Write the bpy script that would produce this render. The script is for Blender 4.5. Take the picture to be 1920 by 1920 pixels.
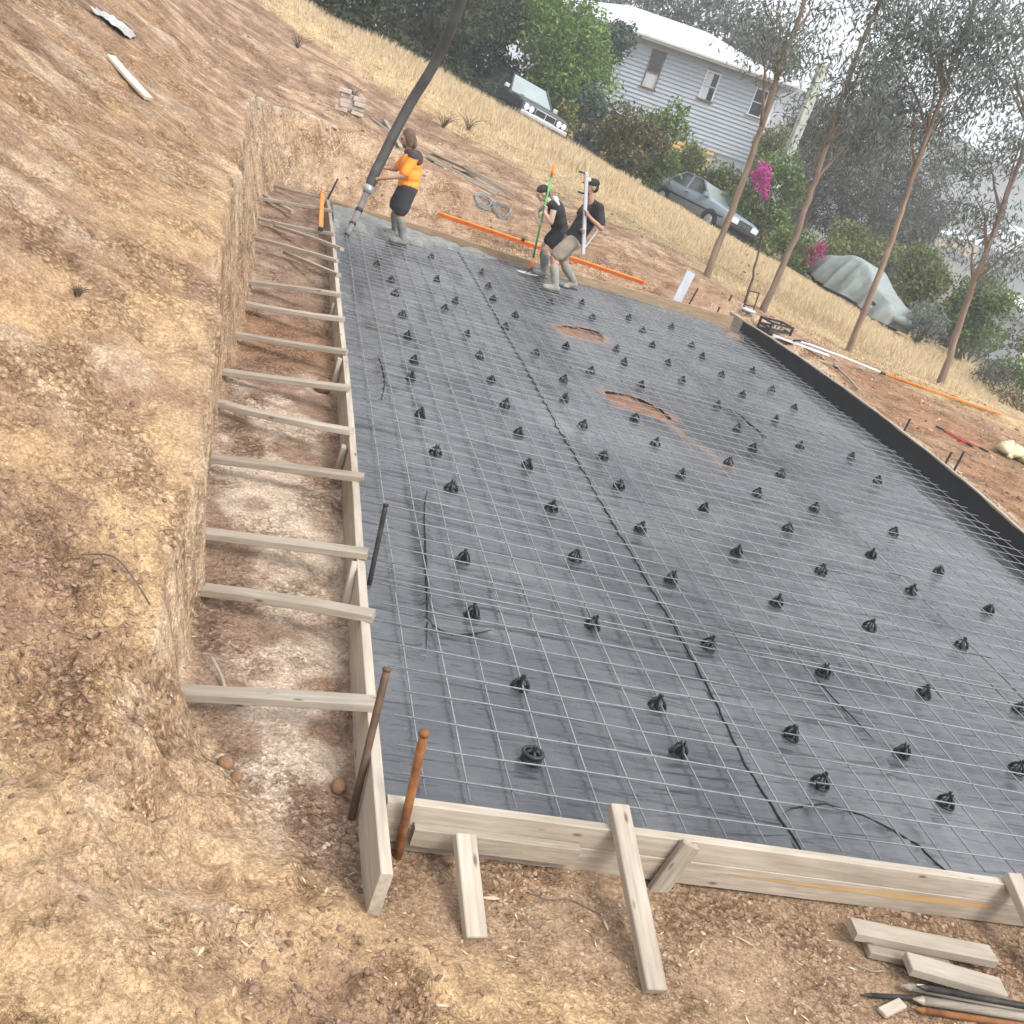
import bpy, math, random
import numpy as np
from mathutils import Vector, Matrix, Euler

for o in list(bpy.data.objects):
    bpy.data.objects.remove(o)
SC = bpy.context.scene
COL = SC.collection

# ------------------------------------------------------------------ camera
CAM_C = (-0.90998, -3.250209, 2.764789)
CAM_R = [[0.9380758, -0.1666645, 0.3037052], [-0.2072684, 0.4324415, 0.8775159], [-0.2775854, -0.8861249, 0.3711186]]
cam_d = bpy.data.cameras.new('camera')
cam_d.sensor_width = 36.0
cam_d.lens = 37.1407
cam_d.clip_start = 0.05
cam_d.clip_end = 3000.0
cam = bpy.data.objects.new('camera', cam_d)
COL.objects.link(cam)
_m = Matrix.Identity(4)
for i in range(3):
    for j in range(3):
        _m[j][i] = CAM_R[i][j]
    _m[i][3] = CAM_C[i]
cam.matrix_world = _m
SC.camera = cam

# ------------------------------------------------------------------ sky, sun, exposure
SUN_EL, SUN_AZ = math.radians(52), math.radians(148)     # azimuth measured from +Y towards +X
world = bpy.data.worlds.new('World')
SC.world = world
world.use_nodes = True
wn = world.node_tree.nodes
wl = world.node_tree.links
wn.clear()
w_out = wn.new('ShaderNodeOutputWorld')
w_bg = wn.new('ShaderNodeBackground')
w_sky = wn.new('ShaderNodeTexSky')
w_sky.sky_type = 'NISHITA'
w_sky.sun_disc = False
w_sky.sun_elevation = SUN_EL
w_sky.sun_rotation = SUN_AZ
w_sky.air_density = 1.0
w_sky.dust_density = 6.0
w_sky.ozone_density = 1.0
# thin overcast: the blue is washed out of the sky evenly in every direction
w_hsv = wn.new('ShaderNodeHueSaturation')
w_hsv.inputs['Saturation'].default_value = 0.22
w_hsv.inputs['Value'].default_value = 1.0
w_mix = wn.new('ShaderNodeMix')
w_mix.data_type = 'RGBA'
w_mix.inputs[0].default_value = 0.55
w_mix.inputs[7].default_value = (7.2, 7.5, 8.0, 1)
wl.new(w_sky.outputs[0], w_hsv.inputs['Color'])
wl.new(w_hsv.outputs[0], w_mix.inputs[6])
wl.new(w_mix.outputs[2], w_bg.inputs['Color'])
w_bg.inputs['Strength'].default_value = 0.15
wl.new(w_bg.outputs[0], w_out.inputs['Surface'])

sun_d = bpy.data.lights.new('sun', 'SUN')
sun_d.energy = 1.2
sun_d.angle = math.radians(16)
sun_d.color = (1.0, 0.95, 0.88)
sun = bpy.data.objects.new('sun', sun_d)
COL.objects.link(sun)
_sd = Vector((math.sin(SUN_AZ) * math.cos(SUN_EL), math.cos(SUN_AZ) * math.cos(SUN_EL), math.sin(SUN_EL)))
sun.rotation_euler = (-_sd).to_track_quat('-Z', 'Y').to_euler()

SC.view_settings.view_transform = 'Standard'
SC.view_settings.look = 'None'
SC.view_settings.gamma = 1.0
SC.view_settings.exposure = 0.84
SC.view_settings.use_curve_mapping = False

SC.cycles.max_bounces = 6
SC.cycles.diffuse_bounces = 3
SC.cycles.glossy_bounces = 2
SC.cycles.transmission_bounces = 3
SC.cycles.transparent_max_bounces = 6
SC.cycles.volume_bounces = 0
# ------------------------------------------------------------------ terrain as a function of place
def _hash(ix, iy, seed):
    h = (ix.astype(np.int64) * 374761393 + iy.astype(np.int64) * 668265263 + seed * 982451653) & 0x7fffffff
    h = ((h ^ (h >> 13)) * 1274126177) & 0x7fffffff
    h = h ^ (h >> 16)
    return (h & 0xffff) / 65535.0

def vnoise(x, y, seed=0):
    x = np.asarray(x, float); y = np.asarray(y, float)
    ix = np.floor(x); iy = np.floor(y)
    fx = x - ix; fy = y - iy
    fx = fx * fx * (3 - 2 * fx); fy = fy * fy * (3 - 2 * fy)
    a = _hash(ix, iy, seed); b = _hash(ix + 1, iy, seed)
    c = _hash(ix, iy + 1, seed); d = _hash(ix + 1, iy + 1, seed)
    return (a + (b - a) * fx) * (1 - fy) + (c + (d - c) * fx) * fy

def fbm(x, y, octv=4, seed=0, gain=0.5):
    s = 0; a = 1; t = 0
    for k in range(octv):
        s = s + a * vnoise(x, y, seed + k * 17); t += a
        a *= gain; x = np.asarray(x) * 2.03 + 3.1; y = np.asarray(y) * 2.03 + 7.7
    return s / t          # 0..1

def sstep(a, b, x):
    t = np.clip((x - a) / (b - a), 0, 1)
    return t * t * (3 - 2 * t)

# toe of the cut, counter-clockwise seen from above; last number: width of the rise behind it
TOE = np.array([
    (8.6, -1.9, 1.6), (5.0, -1.25, 2.8), (3.0, -0.9, 2.8), (1.9, -0.72, 2.7), (1.22, -0.61, 2.6), (0.59, -0.50, 2.3), (0.11, -0.34, 1.9),
    (-0.29, -0.07, 1.1), (-0.58, 0.31, 0.55), (-0.81, 0.72, 0.17), (-0.83, 1.65, 0.13), (-0.88, 2.3, 0.13),
    (-0.97, 3.34, 0.14), (-0.94, 4.43, 0.20), (-0.92, 5.14, 0.25), (-0.90, 6.2, 0.30), (-0.91, 7.3, 0.34),
    (-0.89, 8.1, 0.37), (-1.0, 10.4, 0.42), (-0.97, 11.7, 0.46), (-0.98, 13.4, 0.5), (-0.82, 14.6, 0.5),
    (-0.4, 15.1, 0.6), (0.3, 15.1, 0.85), (1.2, 14.65, 1.0), (2.2, 14.25, 1.15), (3.2, 14.0, 1.25), (5.0, 13.85, 1.35), (6.8, 13.75, 1.3),
    (7.55, 13.6, 0.5), (7.70, 10.0, 0.5), (7.6, 7.6, 0.5), (7.35, 5.4, 0.5), (6.95, 2.0, 0.6), (8.2, -0.5, 0.8)])

RIGHT_Y = [-2.0, 2.6, 4.2, 5.44, 6.6, 7.66, 8.9, 10.02, 11.4, 12.57, 14.28]
RIGHT_X = [6.60, 6.70, 6.95, 7.12, 7.30, 7.39, 7.45, 7.46, 7.40, 7.31, 7.06]

def toe_dist(x, y):
    """signed distance to the toe (positive outside the pad), width there, arc length there"""
    n = len(TOE)
    best = np.full(x.shape, 1e9); wid = np.zeros(x.shape); arc = np.zeros(x.shape)
    inside = np.zeros(x.shape, bool)
    s0 = 0.0
    for i in range(n):
        ax, ay, aw = TOE[i]; bx, by, bw = TOE[(i + 1) % n]
        ex, ey = bx - ax, by - ay; L2 = ex * ex + ey * ey; L = math.sqrt(L2)
        t = np.clip(((x - ax) * ex + (y - ay) * ey) / L2, 0, 1)
        d = np.hypot(x - ax - t * ex, y - ay - t * ey)
        m = d < best
        best = np.where(m, d, best); wid = np.where(m, aw + (bw - aw) * t, wid); arc = np.where(m, s0 + t * L, arc)
        s0 += L
        cr = ((ay > y) != (by > y)) & (x < (bx - ax) * (y - ay) / (by - ay + 1e-12) + ax)
        inside ^= cr
    return np.where(inside, -best, best), wid, arc

def natural(x, y):
    xe = np.where(x > 16, 16 + 44 * (1 - np.exp(-(x - 16) / 44)), x)
    xe = np.where(xe < -14, -14 - 20 * (1 - np.exp((xe + 14) / 20)), xe)
    ye = np.where(y > 34, 34 + 30 * (1 - np.exp(-(y - 34) / 30)), y)
    ye = np.where(ye < -6, -6 - 20 * (1 - np.exp((ye + 6) / 20)), ye)
    z = 1.22 - 0.165 * (xe - 5.7) + 0.055 * (ye - 26.8)
    t = np.maximum(0, -xe - 1.1)
    z = z + 0.26 * (t - 0.6 * (1 - np.exp(-t / 0.6))) * (1 - 0.45 * sstep(14, 24, y))
    z = z - 0.55 * sstep(3.2, 0.2, y)
    z = z - 0.58 * sstep(7.5, 13.5, y) * sstep(25, 15.5, y) * sstep(7.0, 1.0, x) * sstep(-9, -2, x)
    q = np.maximum(0, y - 27.8)
    z = z - 0.125 * 9 * (1 - np.exp(-q / 9)) * sstep(-6, 2, x)      # level track behind the grass crest
    return z

def terrain(x, y, fine=True):
    x = np.asarray(x, float); y = np.asarray(y, float)
    d, w, s = toe_dist(x, y)
    n = natural(x, y)
    rx = np.interp(y, RIGHT_Y, RIGHT_X)
    right = sstep(rx + 0.06, rx + 0.3, x) * sstep(19.5, 14.5, y)
    n = n + right * np.maximum(0, -0.06 - 0.03 * d - n) * sstep(13.0, 6.0, d)
    slab = sstep(0.02, 0.16, x) * sstep(rx + 0.10, rx + 0.03, x) * sstep(0.02, 0.12, y) * sstep(13.35, 13.2, y)
    floor = -0.10 + 0.07 * right - 0.20 * slab
    if fine:
        ridge = (vnoise(s * 5.5, s * 0 + 0.5, 3) - 0.5) * 0.11 + (vnoise(s * 14, s * 0 + 2.5, 5) - 0.5) * 0.05
        steep = sstep(1.5, 0.4, w)
        d2 = d + ridge * steep + (fbm(x * 1.7, y * 1.7, 3, 11) - 0.5) * 0.22 * np.clip(w, 0.2, 1)
    else:
        d2 = d; steep = sstep(1.5, 0.4, w)
    t = np.clip(d2 / w, 0, 1)
    prof_s = np.where(t < 0.16, t / 0.16 * 0.14, 0.14 + (t - 0.16) / 0.84 * 0.86)      # cut face with a little spoil at its foot
    prof_g = t * (1.25 - 0.25 * t)
    prof = prof_s * steep + prof_g * (1 - steep)
    z = floor + (n - floor) * prof
    if fine:
        out = sstep(0.0, 0.5, d2)
        far = sstep(30, 12, np.hypot(x + 1, y + 3))
        z = z + out * ((fbm(x * 0.55, y * 1.3, 4, 21) - 0.5) * 0.30 + (fbm(x * 3.1, y * 5.2, 4, 31) - 0.5) * 0.13 * far) * (1 - 0.72 * right)
        # rough clods towards the camera
        near = sstep(3.2, 0.0, y) * out
        z = z + near * (np.maximum(0, fbm(x * 9, y * 9, 3, 41) - 0.48) * 0.22 + (fbm(x * 20, y * 20, 2, 51) - 0.5) * 0.035)
        inn = sstep(0.05, -0.3, d2)
        z = z + inn * ((fbm(x * 2.3, y * 2.3, 4, 61) - 0.5) * 0.07 + (fbm(x * 14, y * 14, 2, 71) - 0.5) * 0.018)
        # eroded gullies down the cut face
        face = sstep(0.02, 0.2, t) * sstep(1.0, 0.85, t) * steep
        z = z + face * (vnoise(s * 18, z * 2.0, 81) - 0.5) * 0.10
    return z

def gz(x, y):
    return float(terrain(np.array([float(x)]), np.array([float(y)]), True)[0])
# ------------------------------------------------------------------ helpers
rng = random.Random(7)
nrg = np.random.RandomState(7)

def tag(o, label=None, cat=None, group=None, kind=None):
    if label: o['label'] = label
    if cat: o['category'] = cat
    if group: o['group'] = group
    if kind: o['kind'] = kind
    return o

def mesh(name, verts, faces, m=None, smooth=False):
    me = bpy.data.meshes.new(name)
    me.from_pydata([tuple(v) for v in verts], [], [tuple(f) for f in faces])
    if m is not None:
        for mm in (m if isinstance(m, (list, tuple)) else [m]): me.materials.append(mm)
    if smooth:
        me.polygons.foreach_set('use_smooth', [True] * len(me.polygons))
    me.update()
    return me

def npmesh(name, V, F, m=None, smooth=False):
    """V (n,3) array, F (k,3|4) int array"""
    me = bpy.data.meshes.new(name)
    V = np.asarray(V, np.float32); F = np.asarray(F, np.int32)
    k = F.shape[1]
    me.vertices.add(len(V)); me.vertices.foreach_set('co', V.ravel())
    me.loops.add(F.size); me.loops.foreach_set('vertex_index', F.ravel())
    me.polygons.add(len(F))
    me.polygons.foreach_set('loop_start', np.arange(0, F.size, k, dtype=np.int32))
    me.polygons.foreach_set('loop_total', np.full(len(F), k, np.int32))
    if m is not None: me.materials.append(m)
    if smooth: me.polygons.foreach_set('use_smooth', np.ones(len(F), bool))
    me.update(calc_edges=True)
    return me

def obj(name, me, parent=None, mw=None):
    o = bpy.data.objects.new(name, me)
    COL.objects.link(o)
    if parent is not None: o.parent = parent
    if mw is not None:
        if parent is None: o.matrix_world = mw
        else: o.matrix_basis = mw
    return o

def thing(name, label, cat, loc=(0, 0, 0), rotz=0.0, group=None, mw=None):
    o = bpy.data.objects.new(name, None)
    o.empty_display_size = 0.1
    COL.objects.link(o)
    o.matrix_world = mw if mw is not None else Matrix.Translation(loc) @ Matrix.Rotation(rotz, 4, 'Z')
    return tag(o, label, cat, group)

def cbox_vf(sx, sy, sz, c=0.003):
    """chamfered box centred on the origin"""
    hx, hy, hz = sx / 2, sy / 2, sz / 2
    c = min(c, hx * .45, hy * .45, hz * .45)
    V = []; idx = {}
    for ax in (-1, 1):
        for ay in (-1, 1):
            for az in (-1, 1):
                for k, p in enumerate(((hx, hy - c, hz - c), (hx - c, hy, hz - c), (hx - c, hy - c, hz))):
                    idx[(ax, ay, az, k)] = len(V); V.append((ax * p[0], ay * p[1], az * p[2]))
    F = []
    def q(l): F.append([idx[i] for i in l])
    for s in (-1, 1):
        q([(s, -1, -1, 0), (s, 1, -1, 0), (s, 1, 1, 0), (s, -1, 1, 0)][::s])
        q([(-1, s, -1, 1), (-1, s, 1, 1), (1, s, 1, 1), (1, s, -1, 1)][::s])
        q([(-1, -1, s, 2), (1, -1, s, 2), (1, 1, s, 2), (-1, 1, s, 2)][::s])
    for a in (-1, 1):
        for b in (-1, 1):
            q([(-1, a, b, 1), (1, a, b, 1), (1, a, b, 2), (-1, a, b, 2)][::-a * b])
            q([(a, -1, b, 0), (a, 1, b, 0), (a, 1, b, 2), (a, -1, b, 2)][::a * b])
            q([(a, b, -1, 0), (a, b, 1, 0), (a, b, 1, 1), (a, b, -1, 1)][::-a * b])
            for e in (-1, 1):
                q([(a, b, e, 0), (a, b, e, 1), (a, b, e, 2)][::a * b * e])
    return V, F

def frame(p0, p1, up=(0, 0, 1)):
    """matrix with x along p0->p1, z near up, origin midway"""
    p0 = Vector(p0); p1 = Vector(p1)
    x = (p1 - p0).normalized(); u = Vector(up)
    y = u.cross(x)
    if y.length < 1e-4: y = Vector((0, 1, 0)).cross(x)
    y.normalize(); z = x.cross(y)
    M = Matrix.Identity(4)
    for i in range(3):
        M[i][0] = x[i]; M[i][1] = y[i]; M[i][2] = z[i]; M[i][3] = (p0[i] + p1[i]) / 2
    return M, (p1 - p0).length

def beam(name, p0, p1, w, t, m, up=(0, 0, 1), parent=None, c=0.004, wear=0.0, segs=1):
    """a sawn board from p0 to p1; w across, t along up; wear leaves it a little bent and twisted"""
    M, L = frame(p0, p1, up)
    V, F = cbox_vf(L, w, t, c)
    if segs > 1:
        # re-slice along x so that the board may bow
        V2 = []; F2 = []
        prof = [(w / 2 - c, t / 2), (w / 2, t / 2 - c), (w / 2, -t / 2 + c), (w / 2 - c, -t / 2), (-w / 2 + c, -t / 2), (-w / 2, -t / 2 + c), (-w / 2, t / 2 - c), (-w / 2 + c, t / 2)]
        b1, b2, tw = (rng.uniform(-1, 1) * wear for _ in range(3))
        for i in range(segs + 1):
            u = i / segs * 2 - 1
            for (py, pz) in prof:
                a = tw * u * 0.6
                V2.append((u * L / 2, py * math.cos(a) - pz * math.sin(a) + b1 * (1 - u * u) * 0.5, py * math.sin(a) + pz * math.cos(a) + b2 * (1 - u * u) * 0.5))
        for i in range(segs):
            for k in range(8):
                a = i * 8 + k; b = i * 8 + (k + 1) % 8
                F2.append((a, b, b + 8, a + 8))
        F2.append(tuple(range(8)[::-1])); F2.append(tuple(range(segs * 8, segs * 8 + 8)))
        V, F = V2, F2
    return obj(name, mesh(name, V, F, m), parent, M)

def tube_vf(pts, rad, n=8, cap=True):
    pts = [Vector(p) for p in pts]
    if not isinstance(rad, (list, tuple)): rad = [rad] * len(pts)
    V = []; F = []
    ref = None
    for i, p in enumerate(pts):
        d = (pts[min(i + 1, len(pts) - 1)] - pts[max(i - 1, 0)]).normalized()
        if ref is None:
            ref = Vector((0, 0, 1)) if abs(d.z) < 0.9 else Vector((1, 0, 0))
        a = d.cross(ref).normalized(); b = a.cross(d).normalized(); ref = b
        for k in range(n):
            th = 2 * math.pi * k / n
            V.append(p + (a * math.cos(th) + b * math.sin(th)) * rad[i])
    for i in range(len(pts) - 1):
        for k in range(n):
            q = i * n + k; r = i * n + (k + 1) % n
            F.append((q, q + n, r + n, r))
    if cap:
        F.append(tuple(range(n))); F.append(tuple(range((len(pts) - 1) * n, len(pts) * n))[::-1])
    return V, F

def tube(name, pts, rad, m, n=8, parent=None, smooth=True):
    V, F = tube_vf(pts, rad, n)
    return obj(name, mesh(name, V, F, m, smooth), parent)

def merge(parts):
    V = []; F = []
    for v, f in parts:
        o = len(V); V += [tuple(p) for p in v]; F += [tuple(i + o for i in q) for q in f]
    return V, F

def xf(vf, M):
    return [M @ Vector(p) for p in vf[0]], vf[1]

# ------------------------------------------------------------------ materials
def new_mat(name):
    m = bpy.data.materials.new(name); m.use_nodes = True
    nt = m.node_tree
    b = nt.nodes['Principled BSDF']
    return m, nt, b

def ramp(nt, stops):
    r = nt.nodes.new('ShaderNodeValToRGB')
    el = r.color_ramp.elements
    while len(el) < len(stops): el.new(0.5)
    for e, (p, c) in zip(el, stops):
        e.position = p; e.color = (*c, 1) if len(c) == 3 else c
    return r

def noise_node(nt, scale, detail=5, rough=0.55, vec=None, dist=0.0):
    n = nt.nodes.new('ShaderNodeTexNoise')
    n.inputs['Scale'].default_value = scale; n.inputs['Detail'].default_value = detail
    n.inputs['Roughness'].default_value = rough; n.inputs['Distortion'].default_value = dist
    if vec is not None: nt.links.new(vec, n.inputs['Vector'])
    return n

def pmat(name, c1, c2, scale=8.0, stretch=(1, 1, 1), rough=0.8, bump=0.15, bscale=None, metallic=0.0, spec=0.3, rnd=0.0, detail=6, coord='Object', sheen=0.0, bdist=0.01, spots=0.0):
    m, nt, b = new_mat(name)
    tc = nt.nodes.new('ShaderNodeTexCoord')
    mp = nt.nodes.new('ShaderNodeMapping'); mp.inputs['Scale'].default_value = stretch
    nt.links.new(tc.outputs[coord], mp.inputs['Vector'])
    vec = mp.outputs[0]
    oi = nt.nodes.new('ShaderNodeObjectInfo')
    if rnd > 0:
        va = nt.nodes.new('ShaderNodeVectorMath'); va.operation = 'MULTIPLY_ADD'
        cb = nt.nodes.new('ShaderNodeCombineXYZ')
        for i in range(3): nt.links.new(oi.outputs['Random'], cb.inputs[i])
        nt.links.new(cb.outputs[0], va.inputs[0]); va.inputs[1].default_value = (37.0, 19.0, 53.0)
        nt.links.new(vec, va.inputs[2]); vec = va.outputs[0]
    n = noise_node(nt, scale, detail, 0.6, vec)
    r = ramp(nt, [(0.3, c1), (0.7, c2)])
    nt.links.new(n.outputs['Fac'], r.inputs[0])
    colr = r.outputs[0]
    if spots > 0:
        mp3 = nt.nodes.new('ShaderNodeMapping'); mp3.inputs['Scale'].default_value = (1 / max(stretch[0], .1) * .35, 1 / stretch[1], 1 / stretch[2])
        nt.links.new(vec, mp3.inputs['Vector'])
        vs = nt.nodes.new('ShaderNodeTexVoronoi'); vs.inputs['Scale'].default_value = 11.0; nt.links.new(mp3.outputs[0], vs.inputs['Vector'])
        rs_ = ramp(nt, [(0.06, (0.30, 0.24, 0.19)), (0.13, (1, 1, 1))]); nt.links.new(vs.outputs['Distance'], rs_.inputs[0])
        ns = noise_node(nt, 1.4, 5, 0.65, mp3.outputs[0]); rn = ramp(nt, [(0.35, (0.62, 0.58, 0.54)), (0.55, (1, 1, 1))]); nt.links.new(ns.outputs['Fac'], rn.inputs[0])
        for q_, f_ in ((rs_, spots), (rn, spots * .8)):
            mm = nt.nodes.new('ShaderNodeMix'); mm.data_type = 'RGBA'; mm.blend_type = 'MULTIPLY'; mm.inputs[0].default_value = f_
            nt.links.new(colr, mm.inputs[6]); nt.links.new(q_.outputs[0], mm.inputs[7]); colr = mm.outputs[2]
    if rnd > 0:
        hs = nt.nodes.new('ShaderNodeHueSaturation')
        mr = nt.nodes.new('ShaderNodeMapRange'); mr.inputs[3].default_value = 1 - rnd; mr.inputs[4].default_value = 1 + rnd
        nt.links.new(oi.outputs['Random'], mr.inputs[0]); nt.links.new(mr.outputs[0], hs.inputs['Value'])
        nt.links.new(colr, hs.inputs['Color']); colr = hs.outputs[0]
    nt.links.new(colr, b.inputs['Base Color'])
    b.inputs['Roughness'].default_value = rough; b.inputs['Metallic'].default_value = metallic
    b.inputs['Specular IOR Level'].default_value = spec
    if bump > 0:
        n2 = noise_node(nt, bscale or scale * 3, 4, 0.6, vec)
        bp = nt.nodes.new('ShaderNodeBump'); bp.inputs['Strength'].default_value = bump; bp.inputs['Distance'].default_value = bdist
        nt.links.new(n2.outputs['Fac'], bp.inputs['Height']); nt.links.new(bp.outputs[0], b.inputs['Normal'])
    return m

M_TIMBER = pmat('pale_timber', (0.315, 0.27, 0.215), (0.45, 0.395, 0.325), 5, (0.6, 9, 9), 0.75, 0.2, 14, rnd=0.16, spots=0.9)
M_TIMBER2 = pmat('weathered_timber', (0.26, 0.215, 0.165), (0.41, 0.355, 0.285), 6, (0.7, 8, 8), 0.8, 0.25, 14, rnd=0.14, spots=0.9)
M_OLDWOOD = pmat('old_grey_wood', (0.16, 0.13, 0.10), (0.42, 0.37, 0.30), 5, (0.6, 7, 7), 0.9, 0.4, 12, rnd=0.2)
M_RUST = pmat('rusty_steel', (0.13, 0.055, 0.025), (0.38, 0.17, 0.065), 14, (1, 1, 1), 0.8, 0.3, 40, metallic=0.2, rnd=0.2)
M_DARKSTEEL = pmat('dark_steel', (0.02, 0.02, 0.02), (0.07, 0.06, 0.055), 12, (1, 1, 1), 0.55, 0.2, 40, metallic=0.4, rnd=0.15)
M_WIRE = pmat('mesh_wire', (0.20, 0.202, 0.208), (0.29, 0.292, 0.298), 30, (1, 1, 1), 0.65, 0.0, metallic=0.0, spec=0.25, rnd=0.1)
M_BLACKPL = pmat('black_plastic', (0.012, 0.013, 0.015), (0.03, 0.032, 0.036), 20, rough=0.45, bump=0.0, spec=0.4)
M_ORANGE = pmat('orange_paint', (0.72, 0.16, 0.02), (0.95, 0.27, 0.045), 6, rough=0.5, bump=0.0)
M_ALU = pmat('aluminium', (0.55, 0.56, 0.58), (0.75, 0.76, 0.78), 10, (0.4, 6, 6), rough=0.4, bump=0.0, metallic=0.5)

def ground_material():
    m, nt, b = new_mat('earth')
    L = nt.links
    at = nt.nodes.new('ShaderNodeAttribute'); at.attribute_name = 'soil'
    at2 = nt.nodes.new('ShaderNodeAttribute'); at2.attribute_name = 'streak'
    ge = nt.nodes.new('ShaderNodeNewGeometry')
    # fine mottling
    n1 = noise_node(nt, 7.0, 7, 0.66, ge.outputs['Position'], 0.4)
    r1 = ramp(nt, [(0.28, (0.60, 0.55, 0.51)), (0.5, (1.0, 0.99, 0.98)), (0.72, (1.34, 1.33, 1.29))])
    L.new(n1.outputs['Fac'], r1.inputs[0])
    n2 = noise_node(nt, 55.0, 5, 0.7, ge.outputs['Position'])
    r2 = ramp(nt, [(0.30, (0.58, 0.54, 0.50)), (0.5, (1.0, 1.0, 1.0)), (0.70, (1.34, 1.33, 1.28))])
    L.new(n2.outputs['Fac'], r2.inputs[0])
    # crumbs: cells with dark gaps between them, in patches
    wob = noise_node(nt, 18.0, 3, 0.6, ge.outputs['Position'])
    va = nt.nodes.new('ShaderNodeVectorMath'); va.operation = 'MULTIPLY_ADD'
    L.new(wob.outputs['Color'], va.inputs[0]); va.inputs[1].default_value = (0.06, 0.06, 0.06); L.new(ge.outputs['Position'], va.inputs[2])
    vo = nt.nodes.new('ShaderNodeTexVoronoi'); vo.inputs['Scale'].default_value = 30.0; L.new(va.outputs[0], vo.inputs['Vector'])
    vo2 = nt.nodes.new('ShaderNodeTexVoronoi'); vo2.inputs['Scale'].default_value = 75.0; L.new(va.outputs[0], vo2.inputs['Vector'])
    rv = ramp(nt, [(0.05, (1.22, 1.20, 1.16)), (0.35, (1.0, 1.0, 1.0)), (0.62, (0.58, 0.52, 0.47))]); L.new(vo.outputs['Distance'], rv.inputs[0])
    rv2 = ramp(nt, [(0.05, (1.18, 1.17, 1.14)), (0.35, (1.0, 1.0, 1.0)), (0.62, (0.55, 0.50, 0.46))]); L.new(vo2.outputs['Distance'], rv2.inputs[0])
    npat = noise_node(nt, 2.2, 5, 0.6, ge.outputs['Position'])
    rp = ramp(nt, [(0.42, (0.05, 0.05, 0.05)), (0.6, (0.95, 0.95, 0.95))]); L.new(npat.outputs['Fac'], rp.inputs[0])
    # scrape marks running down the slope
    mp = nt.nodes.new('ShaderNodeMapping'); mp.inputs['Scale'].default_value = (1.1, 13.0, 6.0); mp.inputs['Rotation'].default_value = (0, 0, 0.10)
    L.new(ge.outputs['Position'], mp.inputs['Vector'])
    n3 = noise_node(nt, 1.6, 7, 0.7, mp.outputs[0], 0.3)
    r3 = ramp(nt, [(0.30, (0.66, 0.61, 0.58)), (0.5, (1.0, 1.0, 1.0)), (0.68, (1.38, 1.38, 1.36))])
    L.new(n3.outputs['Fac'], r3.inputs[0])
    def mul(a, bb, fac=None, fval=1.0):
        x = nt.nodes.new('ShaderNodeMix'); x.data_type = 'RGBA'; x.blend_type = 'MULTIPLY'; x.clamp_result = False
        x.inputs[0].default_value = fval
        if fac is not None: L.new(fac, x.inputs[0])
        L.new(a, x.inputs[6]); L.new(bb, x.inputs[7])
        return x.outputs[2]
    colr = mul(at.outputs['Color'], r1.outputs[0], None, 0.85)
    colr = mul(colr, r2.outputs[0], None, 0.8)
    colr = mul(colr, rv.outputs[0], rp.outputs[0])
    colr = mul(colr, rv2.outputs[0], None, 0.45)
    sep = nt.nodes.new('ShaderNodeSeparateColor'); L.new(at2.outputs['Color'], sep.inputs[0])
    colr = mul(colr, r3.outputs[0], sep.outputs[0])
    # comb marks of the bucket down the cut face (green channel), running with height
    mp2 = nt.nodes.new('ShaderNodeMapping'); mp2.inputs['Scale'].default_value = (9.0, 9.0, 0.8)
    L.new(ge.outputs['Position'], mp2.inputs['Vector'])
    n4 = noise_node(nt, 2.2, 5, 0.65, mp2.outputs[0], 0.2)
    r4 = ramp(nt, [(0.32, (0.66, 0.62, 0.58)), (0.5, (1.0, 1.0, 1.0)), (0.68, (1.35, 1.35, 1.35))])
    L.new(n4.outputs['Fac'], r4.inputs[0])
    colr = mul(colr, r4.outputs[0], sep.outputs[1])
    L.new(colr, b.inputs['Base Color'])
    b.inputs['Roughness'].default_value = 0.95; b.inputs['Specular IOR Level'].default_value = 0.12
    n5 = noise_node(nt, 26.0, 5, 0.7, ge.outputs['Position'])
    bp = nt.nodes.new('ShaderNodeBump'); bp.inputs['Strength'].default_value = 1.0; bp.inputs['Distance'].default_value = 0.05
    L.new(n5.outputs['Fac'], bp.inputs['Height'])
    bpv = nt.nodes.new('ShaderNodeBump'); bpv.invert = True; bpv.inputs['Distance'].default_value = 0.03
    L.new(rp.outputs[0], bpv.inputs['Strength']); L.new(vo.outputs['Distance'], bpv.inputs['Height']); L.new(bp.outputs[0], bpv.inputs['Normal'])
    bp2 = nt.nodes.new('ShaderNodeBump'); bp2.inputs['Distance'].default_value = 0.05
    L.new(n3.outputs['Fac'], bp2.inputs['Height']); L.new(sep.outputs[0], bp2.inputs['Strength']); L.new(bpv.outputs[0], bp2.inputs['Normal'])
    bp3 = nt.nodes.new('ShaderNodeBump'); bp3.inputs['Distance'].default_value = 0.05
    L.new(n4.outputs['Fac'], bp3.inputs['Height']); L.new(sep.outputs[1], bp3.inputs['Strength']); L.new(bp2.outputs[0], bp3.inputs['Normal'])
    L.new(bp3.outputs[0], b.inputs['Normal'])
    return m
M_EARTH = ground_material()

# ------------------------------------------------------------------ the ground: one sheet out to the horizon
def axis(segs):
    out = [segs[0][0]]
    for a, b, st in segs:
        n = max(1, int(round((b - a) / st)))
        out += list(np.linspace(a, b, n + 1)[1:])
    return np.array(out)

def growing(a, b, st0, g):
    out = [a]; st = st0; sg = 1 if b > a else -1
    while (b - out[-1]) * sg > st:
        out.append(out[-1] + sg * st); st *= g
    out.append(b)
    return out

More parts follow.
